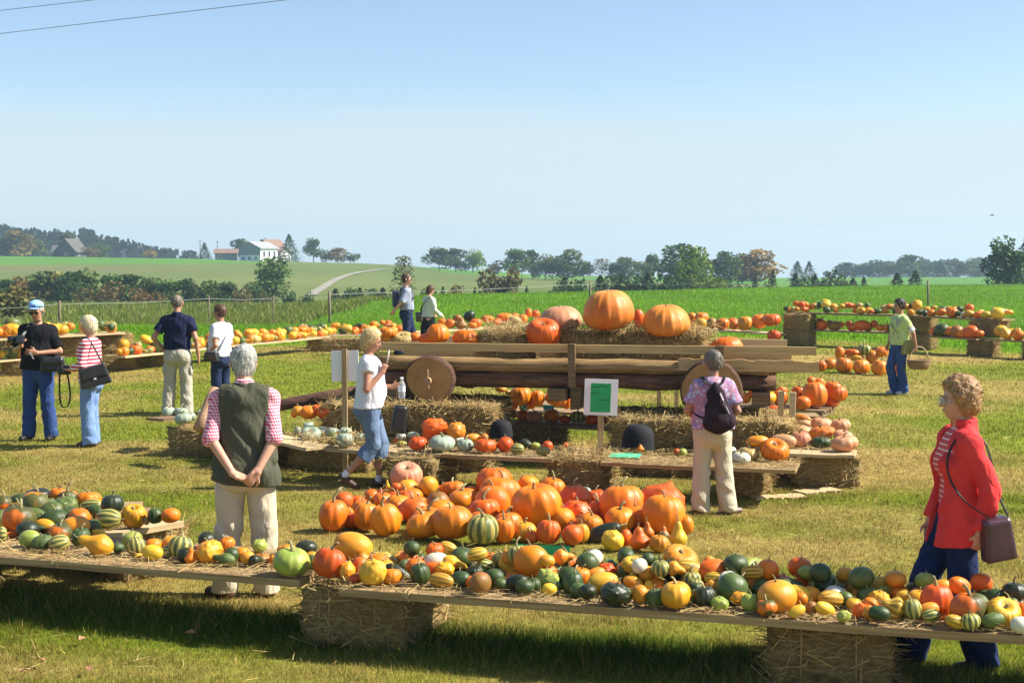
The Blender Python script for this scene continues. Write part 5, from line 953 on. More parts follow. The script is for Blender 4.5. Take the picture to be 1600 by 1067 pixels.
# ---- small gourds set out in rows on the rear tiers
def row(A, B, N, z, grp, cols, r0=.07, r1=.12, dep=.42, upper=.45):
    d = B - A; nx, ny = -d.y / math.hypot(d.x, d.y), d.x / math.hypot(d.x, d.y)
    for i in range(N):
        t = (i + random.uniform(.1, .9)) / N; r = random.uniform(r0, r1) * (1.35 if random.random() < .12 else 1); up = random.random() < upper
        q = random.uniform(.08, .2) if not up else random.uniform(.2, dep); zc = z + r * .85 + (random.uniform(.06, .15) if up else 0)
        p = A + d * t + Vector((nx * q, ny * q, 0)); px, py = pxy(p.x, p.y, zc + p.z - A.z * (1 - t) - B.z * t); s = FPX / p.y
        if px < -30 or px > 1640: continue
        sh, co = random.choice(cols); w = r * 2 * s
        put(px, py, w * random.uniform(.95, 1.25), w * random.uniform(.75, 1.05) * (.75 if sh == 'O' else 1), sh, co, random.uniform(-30, 30) if sh in 'OPZ' else 0, grp, d=p.y)
MIX = [('S','Y'),('S','Y'),('R','o'),('S','o'),('S','y'),('O','y'),('O','s'),('S','g'),('S','G'),('W','Y'),('P','Y'),('R','s'),('S','b'),('R','o')]
ORG = [('S','o'),('R','o'),('S','Y'),('P','Y'),('S','y'),('O','Y'),('S','g'),('R','o'),('S','w'),('O','g'),('O','v')]
DRK = [('R','o'),('S','o'),('S','g'),('S','k'),('R','O'),('S','d'),('O','g')]
row(LU[0].lerp(LU[1], .48), LU[0].lerp(LU[1], .97), 26, .79, 'the upper far left tier', MIX, .075, .125, .4, .3)
row(LL[0].lerp(LL[1], .6), LL[1], 14, .35, 'the lower far left tier', MIX, .08, .13, .35, .15)
row(ML1[0], ML1[1], 32, .35, 'the rear bench left of the polo shirt', MIX, .065, .11)
row(ML2[0], ML2[1], 58, .35, 'the rear bench above the grey-haired head', MIX, .07, .115)
row(ML3[0], ML3[1], 32, .35, 'the rear bench left of the walkers', ORG, .07, .12)
row(RU1[0], RU1[1], 54, .87, 'the upper right rear tier, left half', MIX, .065, .105, .42, .45)
row(RU2[0], RU2[1], 40, .87, 'the upper right rear tier, right half', ORG, .065, .11, .42, .45)
row(RL1[0], RL1[1], 22, .42, 'the lower right rear tier, left half', DRK, .09, .14, .35, .25)
row(RL2[0], RL2[1], 10, .42, 'the lower right rear tier, right half', DRK, .11, .17, .3, .1)
row(RL3[0], RL3[1], 12, .42, 'the lower plank at the right picture edge', ORG, .09, .14, .35, .3)
put(1510/8*0 + 174, 511, 11*1.1, 12, 'R', 'g', 0, 'the end of the upper far left tier', d=27.9)
# ---- no two of them inside one another: push along the sight line, which leaves the view as it is
SHR = {'O': .9, 'Z': .8, 'P': .85}
def settle(k, lo, hi):
    its = [t for t in ITEMS if t[7] == k or k is None]
    O = [t[0] for t in its]
    for it in range(12):
        C = np.array([o.location for o in O]); S = np.array([[o.scale[0], o.scale[1], o.scale[2]] for o in O]); r = (S.prod(1))**(1/3) * .86
        dd = np.linalg.norm(C[:, None] - C[None], axis=2); ov = r[:, None] + r[None] - dd; np.fill_diagonal(ov, -1); n_ = 0
        for i, j in zip(*np.where(np.triu(ov) > .008)):
            a, b = (i, j) if C[i, 1] < C[j, 1] else (j, i); m_ = ov[i, j] * .5
            for q, sgn in ((a, -1), (b, 1)):
                o = O[q]; y = o.location.y; ny = y + sgn * m_; f = ny / y
                if f == 1: continue
                nz_ = CAM_H + (o.location.z - CAM_H) * f
                if not (lo(o) <= ny <= hi(o)): continue
                o.location = (o.location.x * f, ny, nz_); o.scale = o.scale * f; n_ += 1
        if not n_: break
from collections import Counter; print('KINDS', Counter(t[0]['category'] for t in ITEMS))
settle(NEAR, lambda o: 0, lambda o: edge_depth(pxy(*o.location)[0]) + .75)
settle(HEAP, lambda o: 0, lambda o: edge_depth(pxy(*o.location)[0]) + 1.9)
settle(HP, lambda o: 11.0, lambda o: 14.0)
# ---- labels: look and size first, then neighbours, then place in line
def describe(t):
    o, px, py, w, rw, sh, co, g = t; big = 'giant ' if rw > .27 else ('big ' if rw > .15 else ('' if rw > .085 else 'small '))
    return f'{big}{CW_[co]} {SW_[sh][1]} {o["category"]}'
def brief(t): return f'{CW_[t[6]]} {t[0]["category"]}'
byg = {}
for t in ITEMS: byg.setdefault(t[7], []).append(t)
NUM = ['first', 'second', 'third', 'fourth', 'fifth', 'sixth', 'seventh', 'eighth', 'ninth', 'tenth', 'eleventh', 'twelfth', 'thirteenth', 'fourteenth', 'fifteenth', 'sixteenth', 'seventeenth', 'eighteenth', 'nineteenth', 'twentieth']
seen = set()
for g, L in byg.items():
    L.sort(key=lambda t: t[1]); cnt = {}
    for t in L: cnt.setdefault(describe(t), []).append(t)
    for t in L:
        base = describe(t); on = 'in' if ('heap' in g or 'bed' in g or 'corner' in g or 'end of' in g) else 'on'; lab = f'{base} {on} {g}'; same = cnt[base]
        if len(same) > 1:
            others = sorted((q for q in L if q is not t), key=lambda q: math.hypot(q[1] - t[1], (q[2] - t[2]) * 1.3))
            k = same.index(t); ordn = 'leftmost' if k == 0 else ('rightmost' if k == len(same) - 1 else (NUM[k] + ' from left' if k < 20 else f'{k + 1}th from left'))
            nb = f', by a {brief(others[0])}'
            for lab in (f'{lab}{nb}, {ordn} of its kind', f'{lab}, {ordn} of its kind', f'{lab}, {ordn}', f'{base}, {ordn} {on} {g}', f'{base} {on} {g}, {ordn}'.replace(' of the ', ' ').replace(' on the ', ' on '), f'{base}, {ordn}'.replace('smooth ', ''), f'{base}, {ordn}'):
                if len(lab.split()) <= 16: break
        if len(lab.split()) > 16: print('LONG', lab)
        seen.add(lab); t[0]['label'] = lab
        t[0]['group'] = ('pumpkins ' if t[0]['category'] == 'pumpkin' else ('gourds ' if t[0]['category'] == 'gourd' else 'squashes ')) + on + ' ' + g
# ================================================================== people
import openvdb
class Field:
    """a signed-distance field on a grid: smooth union of limbs, cut by planes, meshed as one surface"""
    def __init__(s, lo, hi, vox):
        s.lo = np.array(lo, np.float32); s.vox = vox; s.n = np.ceil((np.array(hi) - s.lo) / vox).astype(int) + 1
        s.a = np.full(s.n, .25, np.float32); s.ax = [s.lo[i] + vox * np.arange(s.n[i], dtype=np.float32) for i in range(3)]
    def sub(s, lo, hi, pad):
        i0 = np.clip(np.floor((np.array(lo) - pad - s.lo) / s.vox).astype(int), 0, s.n); i1 = np.clip(np.ceil((np.array(hi) + pad - s.lo) / s.vox).astype(int) + 1, 0, s.n)
        sl = tuple(slice(a, b) for a, b in zip(i0, i1)); g = np.meshgrid(*[s.ax[i][sl[i]] for i in range(3)], indexing='ij', sparse=True); return sl, g
    def mix(s, sl, d, k):
        a = s.a[sl]
        if k > 0: h = np.clip(.5 + .5 * (a - d) / k, 0, 1); s.a[sl] = a + (d - a) * h - k * h * (1 - h)
        else: s.a[sl] = np.minimum(a, d)
    def cap(s, A, B, ra, rb, k=.02, sq=(1, 1, 1), flat=False, flata=False):
        A, B, sq = np.array(A, float), np.array(B, float), np.array(sq, float); r = max(ra, rb)
        sl, g = s.sub(np.minimum(A, B) - r * sq.max(), np.maximum(A, B) + r * sq.max(), .07)
        if 0 in s.a[sl].shape: return
        x = [g[i] / sq[i] for i in range(3)]; a = A / sq; b = B / sq; ab = b - a; L2 = (ab**2).sum() + 1e-9
        t = np.clip(((x[0]-a[0])*ab[0] + (x[1]-a[1])*ab[1] + (x[2]-a[2])*ab[2]) / L2, 0, 1)
        d = np.sqrt((x[0]-a[0]-t*ab[0])**2 + (x[1]-a[1]-t*ab[1])**2 + (x[2]-a[2]-t*ab[2])**2) - (ra + (rb - ra) * t); d = d * sq.min()
        u = (B - A) / (np.linalg.norm(B - A) + 1e-9)
        if flat: d = np.maximum(d, (g[0]-B[0])*u[0] + (g[1]-B[1])*u[1] + (g[2]-B[2])*u[2])
        if flata: d = np.maximum(d, -((g[0]-A[0])*u[0] + (g[1]-A[1])*u[1] + (g[2]-A[2])*u[2]))
        s.mix(sl, d, k)
    def ell(s, C, r, k=.02, rot=None):
        C, r = np.array(C, float), np.array(r, float); m_ = r.max(); sl, g = s.sub(C - m_, C + m_, .07)
        if 0 in s.a[sl].shape: return
        d3 = [g[i] - C[i] for i in range(3)]
        if rot is not None: Rm = np.array(rot.to_3x3().transposed()); d3 = [Rm[i][0]*d3[0] + Rm[i][1]*d3[1] + Rm[i][2]*d3[2] for i in range(3)]
        k0 = np.sqrt(sum((d3[i]/r[i])**2 for i in range(3))); k1 = np.sqrt(sum((d3[i]/r[i]**2)**2 for i in range(3))) + 1e-9
        s.mix(sl, k0 * (k0 - 1) / k1, k)
    def grid(s): return np.meshgrid(*s.ax, indexing='ij', sparse=True)
    def cut(s, p, nrm):
        """keep the side against nrm"""
        g = s.grid(); nrm = np.array(nrm, float); nrm /= np.linalg.norm(nrm); s.a = np.maximum(s.a, (g[0]-p[0])*nrm[0] + (g[1]-p[1])*nrm[1] + (g[2]-p[2])*nrm[2]).astype(np.float32)
    def carve(s, C, r):
        g = s.grid(); k0 = np.sqrt(sum(((g[i]-C[i])/r[i])**2 for i in range(3))); s.a = np.maximum(s.a, (1 - k0) * min(r)).astype(np.float32)
    def folds(s, amp, f=30, seed=0, zs=.5):
        g = s.grid(); x, y, z = g; q = .55 * np.sin(7*x + 5*z + seed) + .5 * np.sin(9*y - 6*z + seed * 2) + .3 * np.sin(17*z + 11*x)
        s.a = s.a + (amp * (np.sin(f*(x + .6*y + zs*z) + 6*q + seed) * .6 + np.sin(f*.6*(x*.4 - y + zs*1.6*z) + 5*q) * .6)).astype(np.float32)
    def lumps(s, amp, f, seed=0):
        x, y, z = s.grid(); s.a = s.a + (amp * np.sin(f*x + seed + 2*np.sin(f*.6*z)) * np.sin(f*y + seed*2 + 2*np.sin(f*.5*x)) * np.sin(f*z + seed*3)).astype(np.float32)
    def mesh(s, name, mat):
        g = openvdb.FloatGrid(.25); g.copyFromArray(np.ascontiguousarray(s.a, np.float32)); P, Q = g.convertToQuads(isovalue=0.0)
        me = npmesh(name, P * s.vox + s.lo, Q[:, ::-1]); me.materials.append(mat); return me

def V3(*a): return np.array(a, float)
def unit(v): v = np.array(v, float); return v / (np.linalg.norm(v) + 1e-9)
class Human:
    def __init__(s, name_lab, loc, phi, H, vox, fem=False, girth=1.0, pose=None, skin=None, lean=(0, 0), group=None):
        s.H = H; k = s.k = H / 1.75; s.vox = vox; s.fem = fem; s.g = girth; s.lean = lean
        J = {'hipL': (-.09, 0, .91), 'hipR': (.09, 0, .91), 'kneL': (-.10, .015, .50), 'kneR': (.10, .015, .50), 'ankL': (-.11, -.02, .085), 'ankR': (.11, -.02, .085),
             'pel': (0, 0, .93), 'wai': (0, 0, 1.08), 'che': (0, .005, 1.29), 'nec': (0, -.02, 1.47), 'head': (0, .02, 1.635),
             'shoL': (-.18, -.01, 1.385), 'shoR': (.18, -.01, 1.385), 'elbL': (-.235, -.02, 1.12), 'elbR': (.235, -.02, 1.12), 'wriL': (-.25, .05, .87), 'wriR': (.25, .05, .87)}
        if fem: J.update({'shoL': (-.155, -.01, 1.385), 'shoR': (.155, -.01, 1.385), 'elbL': (-.205, -.02, 1.11), 'elbR': (.205, -.02, 1.11), 'wriL': (-.22, .04, .87), 'wriR': (.22, .04, .87)})
        P = dict(J); up = ('wai', 'che', 'nec', 'head', 'shoL', 'shoR', 'elbL', 'elbR', 'wriL', 'wriR')
        P.update(pose or {}); s.opt = {q: v for q, v in P.items() if q not in J}
        s.J = {q: V3(*P[q]) for q in J}
        for q in up:
            f = max(0, (s.J[q][2] - .93)) / .7 if q not in ('wriL', 'wriR', 'elbL', 'elbR') else .6
            s.J[q] = s.J[q] + V3(lean[0] * f, lean[1] * f, 0)
        for q in s.J: s.J[q] = s.J[q] * k
        s.loc, s.rz = loc, phi - R(90)
        # head frame
        hy, hp, hr = s.opt.get('look', (0, 0, 0)); s.hr = Euler((R(hp), R(hr), R(hy)), 'XYZ').to_matrix()
        s.label, s.group = name_lab, group; s.skin = skin or SKIN
        s.body()
    def hd(s, v): return s.J['head'] + np.array(s.hr @ Vector(v)) * s.k * (.96 if s.fem else 1.0)
    def field(s, vox=None, lo=(-.62, -.62, -.03), hi=(.62, .62, 1.86)): return Field(np.array(lo) * s.k, np.array(hi) * s.k, vox or s.vox)
    def torso(s, F, t=0, sk=1.0):
        k = s.k; J = s.J; g = s.g; fw = s.fem; dp = s.opt.get('dep', 1); bel = s.opt.get('belly', 0)
        F.cap(J['pel'] + V3(0, -.005, -.03) * k, J['wai'], (.158 if fw else .148) * k * g + t, (.125 if fw else .138) * k * g + t, .05, (1, .74 * dp, 1))
        F.cap(J['wai'], J['che'], (.128 if fw else .142) * k * g + t, (.142 if fw else .165) * k * g + t, .05, (1, .68 * dp, 1))
        F.cap(J['shoL'], J['shoR'], .058 * k + t, .058 * k + t, .06); F.cap(J['che'] + V3(0, 0, .02) * k, J['nec'] + V3(0, 0, -.06) * k, .13 * k + t, .07 * k + t, .05, (1, .7, 1))
        for sx in (-1, 1): F.ell(J['pel'] + V3(.07 * sx, -.06, -.06) * k, V3(.085, .08, .10) * k * g + t, .05)
        if fw:
            for sx in (-1, 1): F.ell(J['che'] + V3(.068 * sx, .085 * dp - .008, -.035) * k, V3(.07, .055, .065) * k * g + t, .04)
        if bel: F.ell(J['wai'] + V3(0, .06, 0) * k, V3(.13, .10, .13) * k * g + t + bel, .06)
    def hand(s, F, side):
        J = s.J; k = s.k; w = J['wri' + side]; e = J['elb' + side]; d = unit(s.opt.get('hd' + side, w - e)); nr = unit(s.opt.get('hn' + side, V3(-1 if side == 'R' else 1, 0, 0))); nr = unit(nr - d * np.dot(nr, d)); sd = np.cross(d, nr)
        cu = s.opt.get('curl' + side, .35); tsg = s.opt.get('th' + side, 1 if side == 'R' else -1); k = k * (.9 if s.fem else 1)
        for o in (-.026, -.009, .009, .026): F.cap(w + sd*o*.6*k, w + (d*.085 + sd*o)*k, .017*k, .0135*k, .012)
        for i, (o, L) in enumerate(((-.031, .060), (-.0105, .075), (.0105, .080), (.031, .070))):
            b = w + (d*.085 + sd*o)*k; a1 = cu; m_ = b + (d*math.cos(a1) + nr*math.sin(a1) + sd*o*1.5)*L*.5*k; a2 = cu * 2.4; tip = m_ + (d*math.cos(a2) + nr*math.sin(a2))*L*.55*k
            F.cap(b, m_, .0095*k, .0088*k, .004); F.cap(m_, tip, .0088*k, .0072*k, .003)
        tb = w + (d*.028 + sd*.026*tsg)*k; tm = tb + (d*.55 + sd*.7*tsg + nr*.25)*.045*k; F.cap(tb, tm, .0145*k, .011*k, .01); F.cap(tm, tm + (d*.85 + sd*.25*tsg + nr*.3)*.036*k, .011*k, .009*k, .004)
    def body(s):
        F = s.field(); J = s.J; k = s.k; s.torso(F, -.006)
        for d in 'LR':
            F.cap(J['hip'+d], J['kne'+d], .078*k*s.g, .052*k, .03); F.cap(J['kne'+d], J['ank'+d], .052*k, .034*k, .02)
            mid = J['kne'+d]*.68 + J['ank'+d]*.32 + V3(0, -.02, 0)*k; F.ell(mid, V3(.047, .05, .10)*k, .03)
            f = unit(s.opt.get('foot'+d, (-.15 if d == 'L' else .15, 1, 0))); F.cap(J['ank'+d] + V3(0, 0, -.03)*k - f*.03*k, J['ank'+d] + f*.14*k + V3(0, 0, -.055)*k, .033*k, .026*k, .02)
            F.cap(J['sho'+d], J['elb'+d], .047*k, .037*k, .03); F.cap(J['elb'+d], J['wri'+d], .038*k, .025*k, .015); s.hand(F, d)
        F.cap(J['nec'] + V3(0, 0, -.05)*k, s.hd((0, -.015, -.06)), .056*k, .05*k, .03)
        h = s.hd; Rm = s.hr.to_4x4(); q = k * (.96 if s.fem else 1)
        F.ell(h((0, -.012, .035)), V3(.073, .094, .088)*q, .02, Rm); F.ell(h((0, .028, -.035)), V3(.058, .066, .075)*q, .03, Rm); F.ell(h((0, .052, -.085)), V3(.03, .028, .026)*q, .025, Rm)
        F.cap(h((0, .088, .012)), h((0, .112, -.022)), .009*q, .0125*q, .010); F.cap(h((-.03, .084, .026)), h((.03, .084, .026)), .0095*q, .0095*q, .012)
        F.cap(h((-.02, .090, -.055)), h((.02, .090, -.055)), .0065*q, .0065*q, .008)
        for sx in (-1, 1): F.ell(h((.086*sx, -.008, .0)), V3(.011, .022, .033)*q, .006, Rm); F.ell(h((.035*sx, .066, -.015)), V3(.022, .02, .022)*q, .02, Rm)
        s.o = mobj('person', F.mesh('person', s.skin), None, None, s.loc, (0, 0, s.rz)); tag(s.o, s.label, 'person', s.group)
        if s.opt.get('eyes', True):
            if s.vox < .012:
                mb = MB(); bm_ball(mb, h((0, .094, -.054)), .022*q, (1, .45, .32)); mb.build('lips', LIPM, s.o, True)
                for sx in (-1, 1): mb = MB(); mb.tube([h((.016*sx, .098, .030)), h((.034*sx, .094, .036)), h((.050*sx, .082, .030))], [.003*q, .004*q, .002*q], 5); mb.build('eyebrow', BROWM, s.o, True)
            for sx in (-1, 1):
                mb = MB(); c = h((.031*sx, .083, .008)); bm_ball(mb, c, .0125*q, (1, .7, .75)); o = mb.build('eye', EYEM, s.o, True)
    def part(s, name, F, mat): return link(bpy.data.objects.new(name, F.mesh(name, mat)), s.o)
    def shirt(s, mat, sleeve=.55, hem=.88, t=.014, name='shirt', st=.012, folds=.0075, vneck=None, collar=False, loose=0, armless=False, openf=None):
        F = s.field(); J = s.J; k = s.k; s.torso(F, t)
        if loose: F.cap(J['che'], J['pel'] + V3(0, 0, hem - .93)*k, .15*k*s.g + t + loose*.3, .155*k*s.g + t + loose, .05, (1, .74, 1))
        elif hem < .9: F.cap(J['wai'], J['pel'] + V3(0, 0, hem - .96)*k, .14*k*s.g + t, .155*k*s.g + t + .004, .05, (1, .76, 1))
        if not armless:
            for d in 'LR':
                a, e, w = J['sho'+d], J['elb'+d], J['wri'+d]
                if sleeve <= 1: F.cap(a + V3(0, 0, -.012)*k, a + (e - a)*sleeve, .048*k + st, .047*k + st*1.6, .03, flat=True)
                else: F.cap(a + V3(0, 0, -.012)*k, e, .047*k + st, .042*k + st, .03); F.cap(e, e + (w - e)*(sleeve - 1), .044*k + st, .034*k + st*1.1, .02, flat=True)
        if folds: F.folds(folds, 26, len(name) + s.H*10)
        F.cut(V3(0, 0, hem)*k, (s.opt.get('hemtilt', 0), 0, -1)); F.cut(J['nec'] + V3(0, 0, .035 if collar else .015)*k, (0, .25, 1)); 
        if armless: x, y, z = F.grid(); F.a = np.maximum(F.a, np.abs(x) - (.168*k + .22*np.maximum(0, 1.22*k - z))).astype(np.float32)
        if vneck: F.carve(J['nec'] + V3(0, .10, vneck)*k, V3(.07, .07, .10)*k)
        if collar: F.cap(J['nec'] + V3(0, .0, -.03)*k, J['nec'] + V3(0, .0, .045)*k, .066*k, .064*k, .01, (1, 1.05, 1), flat=True)
        return s.part(name, F, mat)
    def trousers(s, mat, hem=1.0, t=.012, flare=.018, name='trousers', folds=.006, top=1.0):
        F = s.field(); J = s.J; k = s.k; g = s.g; fw = s.fem
        F.cap(J['pel'] + V3(0, -.005, -.03)*k, J['wai'] + V3(0, 0, -.05)*k, (.156 if fw else .148)*k*g + t, (.13 if fw else .142)*k*g + t, .04, (1, .76, 1))
        for sx in (-1, 1): F.ell(J['pel'] + V3(.07*sx, -.06, -.06)*k, V3(.085, .08, .10)*k*g + t, .05)
        for d in 'LR':
            F.cap(J['hip'+d], J['kne'+d], .086*k*g + t, .058*k + t + flare*.4, .025)
            e = J['kne'+d] + (J['ank'+d] + V3(0, 0, -.045)*k - J['kne'+d])*min(1, max(0, (hem - .5)*2)); F.cap(J['kne'+d], e, .058*k + t + flare*.4, .046*k + t + flare + (.012 if hem < .9 else 0), .02, flat=True)
            if s.opt.get('pockets'):
                sd = (-1 if d == 'L' else 1); p_ = J['hip'+d]*.35 + J['kne'+d]*.65 + V3(sd*.085, -.01, .03)*k; F.ell(p_, V3(.03, .075, .09)*k, .006)
        if folds: F.folds(folds, 24, s.H*20 + 1, .8)
        F.cut(V3(0, 0, top)*k, (0, 0, 1)); return s.part(name, F, mat)
    def skirt(s, mat, hem=.45, t=.02):
        F = s.field(); J = s.J; k = s.k; F.cap(J['wai'] + V3(0, 0, -.02)*k, V3(0, 0, hem)*k, .13*k*s.g + t, .24*k*s.g, .02, (1, .8, 1), flat=True); F.folds(.008, 30, 2, .1); F.cut(V3(0, 0, 1.03)*k, (0, 0, 1)); return s.part('skirt', F, mat)
    def shoes(s, mat, h=.05):
        for d in 'LR':
            f = unit(s.opt.get('foot'+d, (-.15 if d == 'L' else .15, 1, 0))); a = s.J['ank'+d]; k = s.k
            F = Field(a - .24, a + .24, max(.008, s.vox*.8)); F.cap(a - f*.045*k + V3(0, 0, -.042)*k, a + f*.155*k + V3(0, 0, -.055)*k, .043*k, .037*k, .02); F.cap(a + V3(0, 0, -.05)*k, a + V3(0, 0, h-.05)*k, .045*k, .046*k, .02, flat=True)
            s.part('shoe', F, mat)
    def socks(s, mat):
        for d in 'LR':
            a = s.J['ank'+d]; k = s.k; u = unit(s.J['kne'+d] - a); F = Field(a - .2, a + .2, max(.008, s.vox*.8)); F.cap(a - u*.04*k, a + u*.055*k, .043*k, .041*k, .01, flat=True); s.part('sock', F, mat)
    def hair(s, mat, style='short', bulk=.012, amp=.004):
        k = s.k * (.96 if s.fem else 1); F = Field(s.J['head'] - .24, s.J['head'] + .24, min(s.vox, .008)); Rm = s.hr.to_4x4(); h = s.hd; b = bulk
        F.ell(h((0, -.018, .04)), V3(.076, .098, .092)*k + b, .02, Rm)
        if style in ('bob', 'curly'): F.ell(h((0, -.045, -.03)), V3(.085 + .3*b, .075 + .4*b, .095)*k, .03, Rm)
        elif style in ('nape', 'fringe'): F.ell(h((0, -.05, -.02)), V3(.07, .06, .08)*k, .03, Rm)
        elif style == 'short': F.ell(h((0, -.04, -.005)), V3(.074, .07, .08)*k, .03, Rm)
        if amp: F.lumps(amp, 120 if style != 'curly' else 75, 1); F.lumps(amp * .7, 210 if style != 'curly' else 150, 4)
        fw = np.array(s.hr @ Vector((0, 1, 0))); dn = np.array(s.hr @ Vector((0, 0, 1)))
        face = h((0, .075, -.03)); nrm = fw * .93 - dn * .42; F.cut(face - nrm * (.05 if style not in ('bald', 'fringe') else .09)*k, nrm)          # open round the face
        if style in ('bald', 'fringe'): F.carve(h((0, .02, .115)), V3(.07, .095, .075)*k)
        F.cut(h((0, 0, {'bob': -.10, 'curly': -.105, 'nape': -.085, 'fringe': -.085}.get(style, -.065))), -dn); ho = s.part('hair', F, mat); me = ho.data
        N = len(me.vertices); co = np.empty(N*3, np.float32); me.vertices.foreach_get('co', co); co = co.reshape(-1, 3); no = np.empty(N*3, np.float32); me.vertex_normals.foreach_get('vector', no); no = no.reshape(-1, 3)
        rs = np.random.default_rng(int(s.H * 1000) + N); n_ = 1500 if s.vox < .012 else 600; ix = rs.integers(0, N, n_); P, Nn = co[ix], no[ix]
        dr = rs.normal(size=(n_, 3)) * (1.0 if style == 'curly' else .55) + (0 if style == 'curly' else 1) * (-dn); dr = dr - Nn * (dr * Nn).sum(1)[:, None] * .75; dr /= np.linalg.norm(dr, axis=1)[:, None] + 1e-6
        L = rs.uniform(.02, .05, n_)[:, None] * k * (1.5 if style == 'bob' else 1); sd = np.cross(dr, Nn); sd /= np.linalg.norm(sd, axis=1)[:, None] + 1e-6; sd *= rs.uniform(.0012, .0028, n_)[:, None] * (s.vox / .009)**.7
        P = P + Nn * .001; m1 = P + dr*L*.5 + Nn*(.007 if style == 'curly' else .004); m2 = P + dr*L + Nn*rs.uniform(-.004, .006 if style != 'curly' else .012, n_)[:, None]
        V = np.stack([P - sd, P + sd, m1 - sd, m1 + sd, m2], 1).reshape(-1, 3); b0 = np.arange(n_)[:, None] * 5; Fq = np.concatenate([b0 + [[0, 1, 3]], b0 + [[0, 3, 2]], b0 + [[2, 3, 4]]])
        so = mobj('hair_strands', npmesh('hair_strands', V, Fq, smooth=False), mat, ho); so['kind'] = 'stuff'; return ho
    def glasses(s, mat, lens):
        fr = MB()
        for sx in (-1, 1):
            C = Vector(s.hd((.032*sx, .106, .006))); a = s.hr @ Vector((1, 0, 0)); b = s.hr @ Vector((0, 0, 1)); r = .025*s.k
            P = [C + a*math.cos(t)*r + b*math.sin(t)*r*.8 for t in np.linspace(0, 6.2832, 15)]; fr.tube(P, .0028, 5)
            fr.tube([s.hd((.056*sx, .10, .01)), s.hd((.078*sx, .0, .01))], .0028, 5)
            if lens is not None: mb = MB(); mb.add([tuple(p) for p in P[:-1]] + [tuple(p + (s.hr @ Vector((0, .003, 0)))) for p in P[:-1]], [tuple(range(14)), tuple(range(27, 13, -1))] + [(i, i+14, (i+1) % 14 + 14, (i+1) % 14) for i in range(14)]); mb.build('lens', lens, s.o)
        fr.tube([s.hd((-.008, .11, .01)), s.hd((.008, .11, .01))], .0025, 5); o = fr.build('glasses', mat, s.o); return o
    def w(s, v):            # body frame (at 1.75 m) to world
        return Vector(s.loc) + Matrix.Rotation(s.rz, 3, 'Z') @ Vector(v) * s.k
    def jw(s, j, off=(0, 0, 0)): return Vector(s.loc) + Matrix.Rotation(s.rz, 3, 'Z') @ (Vector(s.J[j]) + Vector(off) * s.k)
def bm_ball(mb, c, r, sq=(1, 1, 1), n=10, m=6):
    V = [(c[0] + r*sq[0]*math.sin(math.pi*j/m)*math.cos(6.2832*i/n), c[1] + r*sq[1]*math.sin(math.pi*j/m)*math.sin(6.2832*i/n), c[2] + r*sq[2]*math.cos(math.pi*j/m)) for j in range(m+1) for i in range(n)]
    mb.add(V, [(j*n+i, (j+1)*n+i, (j+1)*n+(i+1) % n, j*n+(i+1) % n) for j in range(m) for i in range(n)])
# ---- cloth, skin, hair
SKIN = M('skin', [(.3, (.50, .255, .165)), (.7, (.58, .315, .215))], 9, .5, .08, 120, .003, spec=.35); SKIN2 = M('tanned_skin', [(.3, (.40, .18, .105)), (.7, (.48, .235, .145))], 9, .5, .08, 120, .003, spec=.35)
LIPM = M('lips', (.42, .13, .11), 5, .45); BROWM = M('eyebrow', (.14, .08, .05), 5, .8)
EYEM = M('eye', (.05, .04, .035), 3, .2)
def cloth(name, a, b=None, sc=9, rough=.85, bump=.25):
    b = b or tuple(c * 1.25 for c in a); a, b = tuple(c * .85 for c in a), tuple(c * .85 for c in b)
    m, n, l, bs = newmat(name); v = objvec(n, l, (1, 1, .55)); col = ramp(n, l, noise(n, l, v, sc, 5), [(.3, a), (.7, b)])
    l.new(col, bs.inputs['Base Color']); bs.inputs['Roughness'].default_value = rough; bs.inputs['Specular IOR Level'].default_value = .15
    w_ = n.new('ShaderNodeTexNoise'); w_.inputs['Scale'].default_value = 9; w_.inputs['Detail'].default_value = 3; w_.inputs['Distortion'].default_value = 1.6; l.new(v, w_.inputs['Vector'])
    b1 = n.new('ShaderNodeBump'); b1.inputs['Strength'].default_value = .75; b1.inputs['Distance'].default_value = .03; l.new(w_.outputs['Fac'], b1.inputs['Height'])
    b2 = n.new('ShaderNodeBump'); b2.inputs['Strength'].default_value = bump; b2.inputs['Distance'].default_value = .003; l.new(noise(n, l, v, 150, 3), b2.inputs['Height']); l.new(b1.outputs[0], b2.inputs['Normal']); l.new(b2.outputs[0], bs.inputs['Normal'])
    return m
def striped(name, a, b, per, duty=.5, axis=2):
    m, n, l, bs = newmat(name); t = n.new('ShaderNodeTexCoord'); sp = n.new('ShaderNodeSeparateXYZ'); l.new(t.outputs['Object'], sp.inputs[0])
    d = n.new('ShaderNodeMath'); d.operation = 'DIVIDE'; d.inputs[1].default_value = per; l.new(sp.outputs[axis], d.inputs[0]); f = n.new('ShaderNodeMath'); f.operation = 'FRACT'; l.new(d.outputs[0], f.inputs[0])
    c = ramp(n, l, f.outputs[0], [(0, a), (duty - .03, a), (duty + .03, b), (.97, b), (1, a)]); l.new(c, bs.inputs['Base Color']); bs.inputs['Roughness'].default_value = .9; bs.inputs['Specular IOR Level'].default_value = .1; return m
